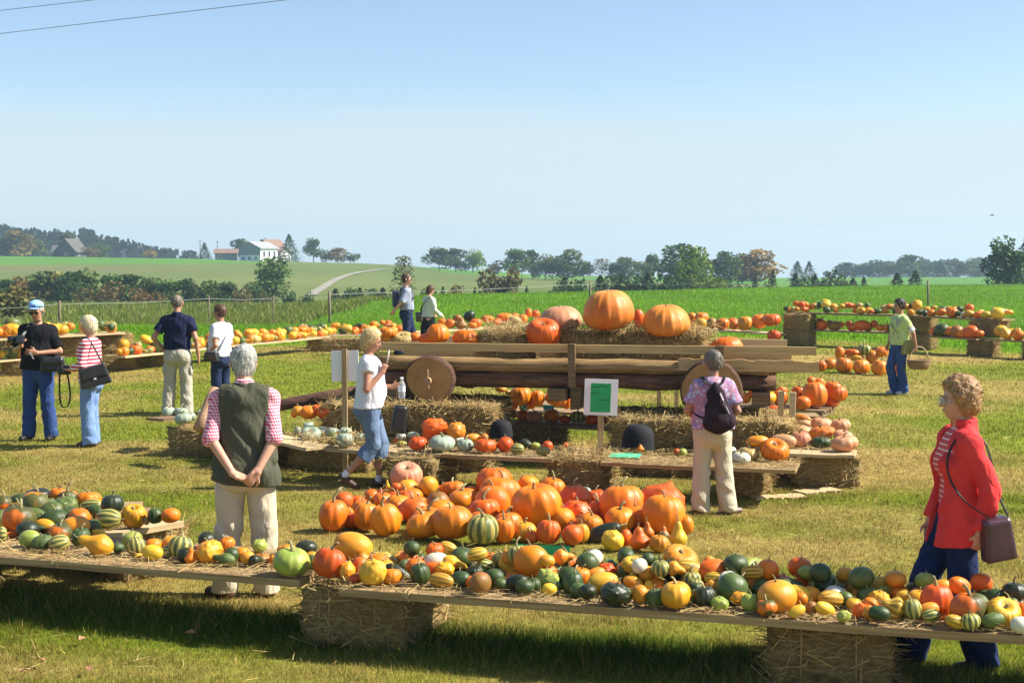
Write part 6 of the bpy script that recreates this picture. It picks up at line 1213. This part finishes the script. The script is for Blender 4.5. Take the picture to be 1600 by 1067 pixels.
def gingham(name, a, b, per):
    m, n, l, bs = newmat(name); t = n.new('ShaderNodeTexCoord'); sp = n.new('ShaderNodeSeparateXYZ'); l.new(t.outputs['Object'], sp.inputs[0]); fs = []
    for ax, add in ((2, None), (0, 1)):
        src = sp.outputs[ax]
        if add is not None: q = n.new('ShaderNodeMath'); q.operation = 'ADD'; l.new(sp.outputs[0], q.inputs[0]); l.new(sp.outputs[1], q.inputs[1]); src = q.outputs[0]
        d = n.new('ShaderNodeMath'); d.operation = 'DIVIDE'; d.inputs[1].default_value = per; l.new(src, d.inputs[0]); f = n.new('ShaderNodeMath'); f.operation = 'FRACT'; l.new(d.outputs[0], f.inputs[0])
        g = n.new('ShaderNodeMath'); g.operation = 'GREATER_THAN'; g.inputs[1].default_value = .5; l.new(f.outputs[0], g.inputs[0]); fs.append(g.outputs[0])
    s_ = n.new('ShaderNodeMath'); s_.operation = 'ADD'; l.new(fs[0], s_.inputs[0]); l.new(fs[1], s_.inputs[1]); h = n.new('ShaderNodeMath'); h.operation = 'MULTIPLY'; h.inputs[1].default_value = .5; l.new(s_.outputs[0], h.inputs[0])
    c = ramp(n, l, h.outputs[0], [(0, b), (.5, tuple((x*1.1 + y*.9)/2 for x, y in zip(a, b))), (1, a)]); l.new(c, bs.inputs['Base Color']); bs.inputs['Roughness'].default_value = .9; return m
JEANS = cloth('blue_denim', (.030, .062, .20), (.05, .095, .27)); LJEANS = cloth('pale_denim', (.17, .28, .52), (.22, .34, .58)); WJEANS = cloth('washed_denim', (.10, .16, .26), (.20, .28, .40), 5); INDIGO = cloth('indigo_denim', (.010, .020, .070), (.018, .034, .105)); DJEANS = cloth('dark_denim', (.016, .025, .07), (.03, .045, .11))
KHAKI = cloth('khaki_cotton', (.44, .40, .31), (.52, .47, .37)); BEIGE = cloth('beige_cotton', (.58, .49, .345), (.64, .55, .40)); OLIVE_ = cloth('olive_waistcoat', (.078, .078, .050), (.10, .10, .066)); BLACKC = cloth('black_cotton', (.008, .008, .010), (.014, .014, .017)); NAVY = cloth('navy_cotton', (.010, .014, .045), (.016, .020, .060)); WHITEC = cloth('white_cotton', (.74, .75, .80), (.80, .80, .84)); REDC = cloth('coral_red_fleece', (.74, .042, .044), (.82, .07, .066), 14)
GINGH = gingham('red_gingham', (.62, .02, .07), (.74, .60, .66), .021); STRIPR = striped('red_white_stripes', (.58, .035, .06), (.76, .70, .72), .045, .5); STRIPP = striped('pink_stripes', (.80, .60, .58), (.58, .10, .10), .030, .22); CHECKB = gingham('blue_grey_check', (.14, .17, .28), (.42, .44, .52), .022)
FLORAL = M('purple_floral', [(.36, (.50, .47, .60)), (.46, (.26, .18, .36)), (.56, (.50, .20, .26)), (.66, (.55, .50, .62))], 22, .85, detail=3); GREENT = M('pale_green_print', [(.3, (.40, .52, .14)), (.5, (.50, .60, .24)), (.62, (.30, .30, .26)), (.72, (.52, .58, .30))], 7, .85); MINT = cloth('mint_knit', (.58, .68, .50), (.66, .74, .58))
GREYH = M('grey_hair', [(.3, (.16, .155, .14)), (.7, (.60, .58, .52))], 38, .6, .5, 70, .006, (1.3, 1.3, .28)); BLONDE = M('blonde_hair', [(.3, (.34, .20, .07)), (.7, (.78, .60, .30))], 38, .5, .5, 70, .006, (1.3, 1.3, .28)); PBLOND = M('pale_blonde_hair', [(.3, (.36, .26, .13)), (.7, (.82, .72, .50))], 38, .5, .5, 70, .006, (1.3, 1.3, .28)); BROWNH = M('brown_hair', [(.3, (.035, .016, .01)), (.7, (.15, .075, .045))], 38, .5, .5, 70, .006, (1.3, 1.3, .28)); DARKH = M('dark_hair', [(.3, (.022, .016, .014)), (.7, (.05, .038, .03))], 38, .45, .5, 70, .006, (1.3, 1.3, .28)); GREYBR = M('grey_brown_hair', [(.3, (.06, .05, .04)), (.7, (.24, .205, .16))], 38, .55, .5, 70, .006, (1.3, 1.3, .28)); GINGER = M('sandy_curls', [(.3, (.17, .085, .035)), (.7, (.46, .27, .12))], 50, .55, .6, 80, .008)
BLKL = M('black_leather', [(.3, (.010, .010, .011)), (.7, (.02, .02, .022))], 8, .35, .3, 60, .004, spec=.5); BRNL = M('plum_leather', [(.3, (.045, .018, .028)), (.7, (.085, .035, .05))], 8, .32, .3, 40, .004, spec=.5); SHOEB = M('brown_shoe', [(.3, (.05, .022, .015)), (.7, (.10, .045, .03))], 8, .45); SHOEK = M('dark_shoe', (.015, .014, .014), 8, .5); SHOEG = M('grey_trainer', [(.3, (.32, .32, .34)), (.7, (.55, .55, .56))], 9, .6); SHOET = M('taupe_shoe', (.16, .11, .09), 9, .4); SOCKW = cloth('white_sock', (.74, .74, .78)); METAL = M('metal', (.5, .5, .52), 3, .25, spec=.8); DLENS = M('dark_lens', (.01, .01, .012), 3, .1, spec=.7)
STRAPB = M('strap', (.02, .016, .016), 5, .6); CAPB = M('cap_cloth', [(.35, (.22, .40, .72)), (.65, (.30, .50, .82))], 6, .85)
def strap(name, P, w, mat, parent, th=.004):
    """flat band along a smooth line through the points"""
    P = [Vector(p) for p in P]; Q = []
    for i in range(len(P) - 1):
        a, b, c, d = P[max(i-1, 0)], P[i], P[i+1], P[min(i+2, len(P)-1)]
        for q in range(6): u = q / 6; Q.append(.5*((2*b) + (c - a)*u + (2*a - 5*b + 4*c - d)*u*u + (3*b - a - 3*c + d)*u**3))
    P = Q + [P[-1]]; V = []; F = []
    for i, p in enumerate(P):
        t = (P[min(i+1, len(P)-1)] - P[max(i-1, 0)]).normalized(); s_ = t.cross(Vector((0, 0, 1)) if abs(t.z) < .95 else Vector((0, 1, 0))).normalized(); s2 = t.cross(s_)
        V += [p - s_*w/2 - s2*th, p + s_*w/2 - s2*th, p + s_*w/2 + s2*th, p - s_*w/2 + s2*th]
    n_ = len(P)
    for i in range(n_-1):
        for k in range(4): F.append((4*i+k, 4*i+(k+1) % 4, 4*(i+1)+(k+1) % 4, 4*(i+1)+k))
    F += [(3, 2, 1, 0), tuple(4*(n_-1)+k for k in range(4))]; mb = MB(); mb.add(V, F); return mb.build(name, mat, parent)
def loop_strap(o, pts, w, mat): iv = o.matrix_basis.inverted(); return strap('strap', [iv @ Vector(p) for p in pts], w, mat, o)
def bag(name, C, size, rz, mat, lab, cat, flap=True, roll=0, soft=.03, buckle=None):
    F = Field(-np.array(size)*.6 - .05, np.array(size)*.6 + .05, .009); hx, hy, hz = [a/2 for a in size]; x, y, z = F.grid(); r = soft
    q = [np.maximum(np.abs(g) - (h - r), 0) for g, h in ((x, hx * (1 - .10 * z / hz)), (y, hy), (z, hz))]; F.a = (np.sqrt(q[0]**2 + q[1]**2 + q[2]**2) - r).astype(np.float32); F.folds(.002, 30, 3)
    o = mobj(name, F.mesh(name, mat), None, None, C, (0, roll, rz)); tag(o, lab, cat)
    if flap:
        F = Field(-np.array(size)*.62 - .05, np.array(size)*.62 + .05, .009); x, y, z = F.grid(); q = [np.maximum(np.abs(g) - h, 0) for g, h in ((x, hx*.93 - r), (y + .012, hy + .008 - r), (z - hz*.42, hz*.62 - r))]; F.a = (np.sqrt(q[0]**2 + q[1]**2 + q[2]**2) - r).astype(np.float32)
        link(bpy.data.objects.new('flap', F.mesh('flap', mat)), o)
    if buckle: mb = MB(); mb.box((0, -hy - .012, -.02), (.03, .008, .035)); mb.build('buckle', buckle, o)
    return o

PH = lambda deg: R(deg)
LP = dict
# 1  man with the cap, far left
p = Human('man in a pale blue cap and black T-shirt holding a camera, at the far left', G(62, 687), PH(-97), 1.77, .013, girth=1.12, skin=SKIN2, pose=dict(look=(8, -14, 0), belly=.02, hipL=(-.09,0,.91), kneL=(-.115,.01,.50), ankL=(-.145,-.03,.085), kneR=(.115,.01,.5), ankR=(.145,0,.085), elbL=(-.285,-.01,1.13), wriL=(-.08,.20,1.12), hdL=(1,.35,.15), hnL=(.3,-1,0), elbR=(.29,.02,1.14), wriR=(.09,.26,1.21), hdR=(-.2,.6,.7), hnR=(-1,0,.2), curlR=.7, eyes=False))
p.shirt(BLACKC, .85, .90, .02, 't_shirt', .018, loose=.03); p.trousers(JEANS, 1, .016, .024); p.shoes(SHOEK); p.hair(GREYH, 'short', .004, .002)
F = Field(p.J['head'] - .2, p.J['head'] + .2, .011); F.ell(p.hd((0, -.01, .075)), V3(.092, .112, .070)*p.k, .01); F.cut(p.hd((0, 0, .062)), (0, 0, -1)); F.ell(p.hd((0, .10, .062)), V3(.075, .075, .012)*p.k, .012); p.part('cap', F, CAPB)
mb = MB(); [mb.box(p.hd((sx, .098, .095)), (.006, .012, .045)) for sx in (-.018, .012)]; p_e = mb.build('cap_stripes', BLACKC, p.o); p_e['kind'] = 'stuff'
p.glasses(DLENS, DLENS)
cam1 = p.jw('wriR', (-.02, .08, .09)); o = bag('camera', cam1, (.15, .11, .10), R(-70), BLKL, 'black camera held up by the man in the pale blue cap', 'camera', False, 0, .012)
mb = MB(); mb.tube([(0, -.05, 0), (0, -.15, 0)], [.038, .042], 14); mb.build('lens', DLENS, o, True)
loop_strap(o, [cam1, p.w((.10, .13, 1.38)), p.w((.06, .07, 1.50)), p.w((-.06, .02, 1.52))], .03, cloth('grey_strap', (.25, .24, .22)))
wb = p.w((-.24, .10, .97)); o = bag('waist_bag', wb, (.30, .13, .19), R(12), BLKL, 'black padded camera bag at the hip of the man in the cap', 'bag', True, 0, .045)
loop_strap(o, [wb + Vector((.10, -.03, .08)), p.w((-.19, -.05, 1.2)), p.w((-.05, -.14, 1.38)), p.w((.12, -.12, 1.46))], .03, STRAPB)
mb = MB(); mb.box((0, 0, 0), (.012, .008, .10)); tag(mb.build('pen', METAL, None, loc=p.jw('wriL', (.05, .04, -.03)), rot=(0, -.5, 0)), 'white pen in the hand of the man in the cap', 'pen')
# 2  woman in the striped jumper
p = Human('short blonde woman in a red and white striped jumper and pale jeans', G(143, 697), PH(172), 1.60, .013, True, 1.08, pose=dict(look=(8, -12, 0), kneL=(-.075,.02,.5), ankL=(-.075,-.02,.085), kneR=(.08,.03,.5), ankR=(.085,.02,.085), elbL=(-.25,.0,1.12), wriL=(-.12,.24,1.05), hdL=(.2,1,0), hnL=(0,0,1), elbR=(.23,.02,1.12), wriR=(.10,.25,1.05), hdR=(-.2,1,0), hnR=(0,0,1), curlL=.6, curlR=.6))
p.shirt(STRIPR, 1.72, .90, .016, 'jumper', .014, loose=.012, folds=.003); p.trousers(LJEANS, 1, .012, .045); p.shoes(SHOEB); p.hair(PBLOND, 'bob', .020, .005)
cm = p.w((-.03, .36, 1.04)); o = bag('camera', cm, (.15, .12, .11), R(20), BLKL, 'black camera with a hanging strap held by the woman in stripes', 'camera', False, 0, .012)
mb = MB(); mb.tube([(0, -.05, 0), (0, -.12, -.01)], [.036, .038], 12); mb.build('lens', DLENS, o, True)
loop_strap(o, [cm + Vector((-.05, -.02, -.03)), cm + Vector((-.05, -.03, -.3)), cm + Vector((-.03, -.03, -.44)), cm + Vector((.05, -.05, -.45)), cm + Vector((.09, -.06, -.3)), cm + Vector((.05, -.03, -.04))], .022, STRAPB)
hb = p.w((-.26, -.17, .98)); o = bag('handbag', hb, (.34, .13, .25), R(22), BLKL, 'shiny black handbag on the shoulder of the woman in stripes', 'handbag', True, R(-14), .02, METAL)
loop_strap(o, [hb + Vector((-.13, 0, .12)), p.jw('shoL', (.02, .06, .06)), p.jw('shoL', (.01, -.06, .06)), hb + Vector((.12, 0, .12))], .022, STRAPB)
# 3  man in the navy polo
p = Human('balding man in a navy polo shirt and khaki cargo trousers, seen from behind', G(279, 650), PH(93), 1.78, .014, girth=1.04, skin=SKIN2, pose=dict(look=(-6, 0, 0), pockets=True, kneL=(-.12,.02,.5), ankL=(-.15,-.02,.085), kneR=(.11,.02,.5), ankR=(.13,-.02,.085), elbL=(-.33,-.06,1.14), wriL=(-.21,.08,.95), hdL=(.6,.5,-.6), elbR=(.27,-.06,1.13), wriR=(.30,-.02,.88), hdR=(.1,.15,-1), hnR=(-1,0,0)))
p.shirt(NAVY, .62, .97, .016, 'polo_shirt', .018, collar=True, loose=.008); p.trousers(KHAKI, 1, .018, .028, top=1.0); p.shoes(SHOEK); p.hair(GREYBR, 'bald', .006, .002)
# 4  woman in the white T-shirt, black bag
p = Human('brown-haired woman in a white T-shirt and dark jeans beside the man in the polo', G(346, 646), PH(150), 1.62, .014, True, 1.06, skin=SKIN2, pose=dict(look=(14, -3, 0), belly=.015, elbL=(-.23,-.10,1.12), wriL=(-.15,.12,.99), hdL=(.5,.8,-.2), elbR=(.22,-.02,1.12), wriR=(.12,.16,1.0)))
p.shirt(WHITEC, .60, .93, .016, 't_shirt', .014, loose=.018); p.trousers(DJEANS, 1, .012, .02); p.shoes(SHOEG); p.hair(BROWNH, 'short', .014, .005)
sb = p.w((-.22, .0, .93)); o = bag('handbag', sb, (.24, .09, .14), R(150), BLKL, 'small black shoulder bag of the woman in the white T-shirt, far left group', 'handbag', True, 0, .02)
loop_strap(o, [sb + Vector((-.07, 0, .07)), p.w((-.12, .15, 1.2)), p.w((.02, .10, 1.42)), p.w((.11, .0, 1.49)), p.w((.05, -.12, 1.38)), p.w((-.12, -.14, 1.15)), sb + Vector((.09, 0, .07))], .014, STRAPB)
# 5  man in the waistcoat, hands behind his back
p = Human('grey-haired man in an olive waistcoat and red checked shirt, hands clasped behind his back', G(386, 933), PH(93), 1.75, .0085, girth=1.0, lean=(-.005, .05), pose=dict(look=(14, -13, 4), belly=.02, hipL=(-.10,0,.91), kneL=(-.12,.01,.5), ankL=(-.15,-.03,.085), hipR=(.10,0,.91), kneR=(.12,.02,.5), ankR=(.13,.02,.085), footL=(-.75,.65,0), footR=(.25,1,0), head=(-.02,.06,1.61), shoL=(-.175,-.01,1.385), shoR=(.175,-.01,1.385),
    elbL=(-.215,-.14,1.12), wriL=(-.055,-.245,.90), hdL=(.85,-.15,-.35), hnL=(0,-.3,1), thL=1, curlL=.55, elbR=(.215,-.14,1.12), wriR=(.11,-.245,.91), hdR=(-.6,-.12,-.7), hnR=(-.3,.8,0), curlR=.8))
p.shirt(GINGH, 1.10, .96, .008, 'shirt', .013, collar=True, folds=.004); p.opt['hemtilt'] = -.10; p.shirt(OLIVE_, .05, .80, .036, 'waistcoat', .02, folds=.010, armless=True, loose=.038); p.trousers(BEIGE, 1, .018, .03, folds=.007); p.shoes(SHOEB); p.hair(GREYH, 'fringe', .016, .006)
F = Field(p.J['nec'] - .16, p.J['nec'] + .16, .009); F.cap(p.J['nec'] + V3(0, 0, -.05), p.J['nec'] + V3(0, 0, .02), .084, .074, .01, flat=True); p.part('collar', F, OLIVE_)
# 6  woman with the bottle
p = Human('blonde woman in a white T-shirt and cropped jeans walking right past the wagon', G(577, 763), PH(2), 1.61, .011, True, 1.06, skin=SKIN2, lean=(0, .02), pose=dict(look=(-6, -20, 0), belly=.012, kneL=(-.08,.13,.51), ankL=(-.08,.10,.085), kneR=(.08,.06,.50), ankR=(.08,-.26,.16), footR=(.05,1,-.62), footL=(0,1,-.05), elbR=(.225,-.02,1.12), wriR=(.16,.15,1.30), hdR=(-.2,.35,1), hnR=(-1,.2,0), curlR=.9, elbL=(-.22,.04,1.11), wriL=(-.10,.25,1.12), hdL=(.4,1,.3), hnL=(1,0,0), curlL=.9))
p.shirt(WHITEC, .30, .90, .015, 't_shirt', .014, loose=.014, folds=.005); p.trousers(WJEANS, .70, .014, .02, 'cropped_jeans', .005); p.socks(SOCKW); p.shoes(SHOEB, .03); p.hair(BLONDE, 'bob', .02, .004)
mb = MB(); mb.tube([(0, 0, -.02), (.02, .0, .11)], [.008, .007], 8); tag(mb.build('pencil', M('white_pencil', (.7, .6, .55), 3, .5), None, True, loc=p.jw('wriR', (-.03, .05, .12))), 'pale stick held up in the right hand of the blonde woman', 'pencil')
gm, n, l, b = newmat('clear_plastic'); b.inputs['Base Color'].default_value = (.85, .9, .92, 1); b.inputs['Roughness'].default_value = .08; b.inputs['Transmission Weight'].default_value = .75; b.inputs['IOR'].default_value = 1.2
mb = MB(); prof = [(.0, -.095), (.034, -.095), (.036, -.05), (.033, -.03), (.036, .0), (.036, .04), (.02, .075), (.014, .085), (.014, .10)]; n_ = 14
mb.add([(r*math.cos(6.2832*i/n_), r*math.sin(6.2832*i/n_), z) for r, z in prof for i in range(n_)], [(j*n_+i, j*n_+(i+1) % n_, (j+1)*n_+(i+1) % n_, (j+1)*n_+i) for j in range(len(prof)-1) for i in range(n_)])
o = tag(mb.build('bottle', gm, None, True, loc=p.jw('wriL', (.05, .10, -.02))), 'clear plastic bottle held by the blonde woman in cropped jeans', 'bottle'); mb = MB(); mb.tube([(0, 0, .10), (0, 0, .118)], .016, 12); mb.build('cap', CARD, o)
mb = MB(); mb.tube([(0, 0, -.03), (0, 0, .03)], .0372, 16, cap=False); mb.build('bottle_label', M('bottle_label', (.55, .6, .65), 3, .6), o, True)
bb = D(624, 655, 14.9); o = bag('shoulder_bag', bb, (.16, .10, .30), R(10), BLKL, 'black bag standing on the ring planks right of the cropped jeans', 'bag', False, R(8), .04)
# 7, 8  the couple beyond the wagon
p = Human('man in a checked shirt and sunglasses walking right beyond the wagon', (D(636, 520, 34).x, 34, -.0), PH(8), 1.92, .018, girth=1.1, lean=(0, -.02), pose=dict(look=(-10, -2, 0), kneL=(-.1,.12,.5), ankL=(-.1,.18,.085), kneR=(.1,-.02,.5), ankR=(.1,-.22,.09), elbR=(.25,-.13,1.14), wriR=(.16,-.27,.97), hdR=(-.3,-.6,-.6), elbL=(-.25,-.13,1.14), wriL=(-.12,-.28,.95), eyes=False))
p.shirt(CHECKB, .95, .98, .02, 'checked_shirt', .02, loose=.02); p.trousers(DJEANS, 1, .02, .03); p.shoes(SHOEK); p.hair(BROWNH, 'short', .01, .004); p.glasses(DLENS, DLENS)
rb = p.w((.0, -.24, 1.22)); o = bag('rucksack', rb, (.26, .16, .40), p.rz + R(180), cloth('grey_nylon', (.05, .06, .10)), 'dark flat rucksack on the back of the man in the checked shirt', 'rucksack', False, 0, .05)
for sx in (-1, 1): loop_strap(o, [p.w((.10*sx, -.17, 1.36)), p.w((.12*sx, -.06, 1.485)), p.w((.125*sx, .10, 1.40)), p.w((.14*sx, .13, 1.24)), p.w((.16*sx, .0, 1.08)), p.w((.10*sx, -.17, 1.06))], .045, STRAPB)
p = Human('woman in a mint green jumper with a black strap bending over the rear pumpkins', (D(669, 520, 34.6).x, 34.6, 0), PH(42), 1.63, .018, True, 1.08, lean=(.02, .05), pose=dict(look=(-16, -22, 0), elbR=(.23,.02,1.12), wriR=(.24,.24,.95), hdR=(0,.7,-.6), elbL=(-.22,.05,1.12), wriL=(-.15,.26,.98), eyes=False))
p.shirt(MINT, 1.95, .94, .016, 'jumper', .016, loose=.014); p.skirt(BLACKC); p.shoes(SHOEK); p.hair(BROWNH, 'bob', .016, .003)
bb = p.w((-.22, -.06, .93)); o = bag('shoulder_bag', bb, (.30, .12, .24), p.rz, BLKL, 'black shoulder bag of the woman in the mint jumper', 'bag', True, 0, .03)
loop_strap(o, [bb + Vector((.02, 0, .1)), p.w((-.08, -.16, 1.18)), p.w((.06, -.15, 1.34)), p.w((.13, -.05, 1.48)), p.w((.08, .12, 1.30)), p.w((-.14, .13, 1.08)), bb + Vector((0, .05, .1))], .035, STRAPB)
# 9  woman with the backpack
p = Human('woman with a dark backpack, floral blouse and beige trousers, seen from behind', G(1112, 803), PH(88), 1.48, .010, True, 1.16, skin=SKIN2, pose=dict(look=(32, -4, 0), kneL=(-.11,.01,.5), ankL=(-.125,-.02,.085), kneR=(.125,.01,.5), ankR=(.175,-.01,.085), footR=(.85,.5,0), footL=(-.3,1,0), elbL=(-.275,-.02,1.13), wriL=(-.17,.16,1.02), hdL=(.7,.6,-.2), elbR=(.265,-.04,1.13), wriR=(.19,.14,1.0), hdR=(-.6,.7,-.2)))
p.shirt(FLORAL, .72, .93, .017, 'blouse', .02, loose=.016); p.trousers(BEIGE, 1, .014, .036, folds=.006, top=1.0); p.shoes(SHOET); p.hair(GREYBR, 'short', .018, .007); p.glasses(METAL, None)
F = Field((-.22, -.16, -.30), (.22, .16, .30), .010); F.cap((0, 0, -.11), (0, .015, .10), .135, .085, .03, (1, .55, 1)); F.cap((-.09, 0, -.15), (.09, 0, -.15), .055, .055, .04); F.cap((0, .02, .12), (0, .03, .20), .06, .022, .03); F.folds(.004, 30, 2)
o = mobj('backpack', F.mesh('backpack', cloth('plum_nylon', (.022, .012, .018), (.04, .022, .032))), None, None, p.w((.03, -.215, 1.19)), (0, R(-6), p.rz)); tag(o, 'dark plum backpack worn by the woman in the floral blouse', 'backpack')
for sx in (-1, 1): loop_strap(o, [p.w((.02 + .0*sx, -.20, 1.40)), p.w((.085*sx, -.13, 1.44)), p.w((.12*sx, -.02, 1.49)), p.w((.13*sx, .12, 1.38)), p.w((.18*sx, .10, 1.20)), p.w((.19*sx, -.08, 1.10)), p.w((.10*sx, -.20, 1.06))], .028, STRAPB)
loop_strap(o, [p.w((.05, -.265, 1.34)), p.w((.10, -.285, 1.22)), p.w((.15, -.25, 1.10))], .022, cloth('grey_zip', (.35, .33, .36)))
# 10  woman with the basket
p = Human('dark-haired woman in a pale green top and jeans carrying a wicker basket', G(1404, 616), PH(196), 1.62, .014, True, 1.08, skin=SKIN2, pose=dict(look=(-6, -6, 0), kneR=(.07,.14,.50), ankR=(.07,.02,.085), kneL=(-.07,.0,.5), ankL=(-.09,-.06,.085), elbL=(-.24,-.14,1.13), wriL=(-.25,-.19,.90), hdL=(0,-.1,-1), hnL=(1,0,0), curlL=1.0, elbR=(.22,.03,1.12), wriR=(.2,.12,.9)))
p.shirt(GREENT, .66, .92, .017, 'top', .018, loose=.02); p.trousers(JEANS, 1, .012, .026, folds=.006); p.shoes(SHOEG); p.hair(DARKH, 'short', .018, .007)
F = Field(p.J['shoL'] - .4, p.J['shoL'] + .3, .014); a = p.J['shoL']; e = p.J['elbL']; F.cap(a + (e - a)*.60, a + (e - a)*.86, .068, .066, .01, flat=True, flata=True); p.part('sleeve_cuff', F, WHITEC)
WICK = M('wicker', [(.3, (.16, .085, .04)), (.7, (.38, .23, .11))], 30, .7, .9, 60, .01, (1, 1, 3)); bc = p.jw('wriL', (-.01, -.06, -.42)); r = empty('wicker_basket', bc, R(12)); tag(r, 'round wicker basket hanging from the hand of the woman in green', 'basket')
mb = MB(); n_ = 22; prof = [(.0, 0), (.13, 0), (.175, .05), (.19, .11), (.185, .15), (.165, .15), (.17, .10), (.12, .03), (0, .025)]
mb.add([(q*math.cos(6.2832*i/n_)*1.06, q*math.sin(6.2832*i/n_)*.85, z) for q, z in prof for i in range(n_)], [(j*n_+i, j*n_+(i+1) % n_, (j+1)*n_+(i+1) % n_, (j+1)*n_+i) for j in range(len(prof)-1) for i in range(n_)]); mb.build('bowl', WICK, r, True)
mb = MB(); mb.tube([(.195*math.cos(t)*1.02, .16*math.sin(t), .15) for t in np.linspace(0, 6.2832, 25)], .013, 7); mb.build('rim', WICK, r, True)
mb = MB(); mb.tube([(.18*math.cos(t), 0, .13 + .25*math.sin(t)) for t in np.linspace(0, math.pi, 15)], .011, 7); mb.build('handle', M('bent_cane', [(.3, (.4, .28, .14)), (.7, (.55, .4, .22))], 9, .6), r, True)
sb = p.w((-.18, -.06, .88)); o = bag('cloth_bag', sb, (.22, .08, .24), p.rz + R(90), cloth('olive_canvas', (.22, .20, .07), (.32, .28, .10)), 'small olive cloth bag at the hip of the woman with the basket', 'bag', True, 0, .03)
loop_strap(o, [sb + Vector((-.06, -.02, .12)), p.w((-.10, .17, 1.2)), p.w((.06, .13, 1.38)), p.w((.12, .0, 1.49)), p.w((.04, -.13, 1.36)), p.w((-.14, -.14, 1.12)), sb + Vector((.06, 0, .12))], .02, cloth('tan_strap', (.32, .22, .12)))
# 11  woman in the red jacket, nearest
p = Human('curly-haired woman with glasses in a coral red jacket and jeans walking left', G(1489, 1042), PH(183), 1.65, .0085, True, .93, lean=(0, -.02), pose=dict(look=(-4, -6, 0), dep=.86, kneL=(-.08,-.02,.5), ankL=(-.10,-.15,.085), kneR=(.08,.16,.51), ankR=(.09,.24,.085), footL=(0,1,-.05), footR=(0,1,0), elbL=(-.225,-.11,1.11), wriL=(-.215,-.06,.87), hdL=(.05,.15,-1), hnL=(1,0,0), curlL=.6, elbR=(.215,.0,1.11), wriR=(.19,.10,.87), hdR=(0,.12,-1), hnR=(-1,0,0), curlR=.6))
p.shirt(STRIPP, .3, .92, .014, 'striped_top', .0, folds=.002, armless=True); 
F = p.field(); p.torso(F, .024); F.cap(p.J['wai'] + V3(0, -.01, .1)*p.k, p.J['pel'] + V3(0, -.01, -.16)*p.k, .145*p.k*p.g + .015, .165*p.k*p.g + .050, .05, (1, .86, 1))
for d in 'LR': a, e, w_ = p.J['sho'+d], p.J['elb'+d], p.J['wri'+d]; F.cap(a, e, .062, .056, .03); F.cap(e, e + (w_ - e)*.93, .056, .048, .02, flat=True)
F.folds(.008, 20, 5, .7); F.cut(V3(0, 0, .775)*p.k, (0, -.1, -1)); F.cut(p.J['nec'] + V3(0, 0, .01)*p.k, (0, .3, 1)); F.cap(p.J['nec'] + V3(0, -.005, -.06)*p.k, p.J['nec'] + V3(0, .005, .055)*p.k, .078, .074, .02, (1, 1.08, 1), flat=True)
x, y, z = F.grid(); F.a = np.maximum(F.a, np.minimum(.06 - np.abs(x + 0*y + 0*z) , y - .02) * .8).astype(np.float32)          # open down the front
p.part('jacket', F, REDC)
p.trousers(INDIGO, 1, .014, .04, folds=.006); p.shoes(SHOEB); p.hair(GINGER, 'curly', .032, .008); p.glasses(METAL, None)
hb = p.w((-.27, -.15, .84)); o = bag('handbag', hb, (.17, .10, .235), p.rz + R(95), BRNL, 'plum leather shoulder bag of the woman in the red jacket', 'handbag', True, R(8), .02, METAL)
loop_strap(o, [hb + Vector((.06, 0, .13)), p.w((-.23, -.16, 1.12)), p.w((-.15, -.12, 1.38)), p.w((-.12, -.01, 1.465)), p.w((-.16, .10, 1.36)), p.w((-.20, .125, 1.22)), p.w((-.27, .06, 1.08)), p.w((-.29, -.06, .99)), hb + Vector((-.05, -.02, .12))], .011, STRAPB)
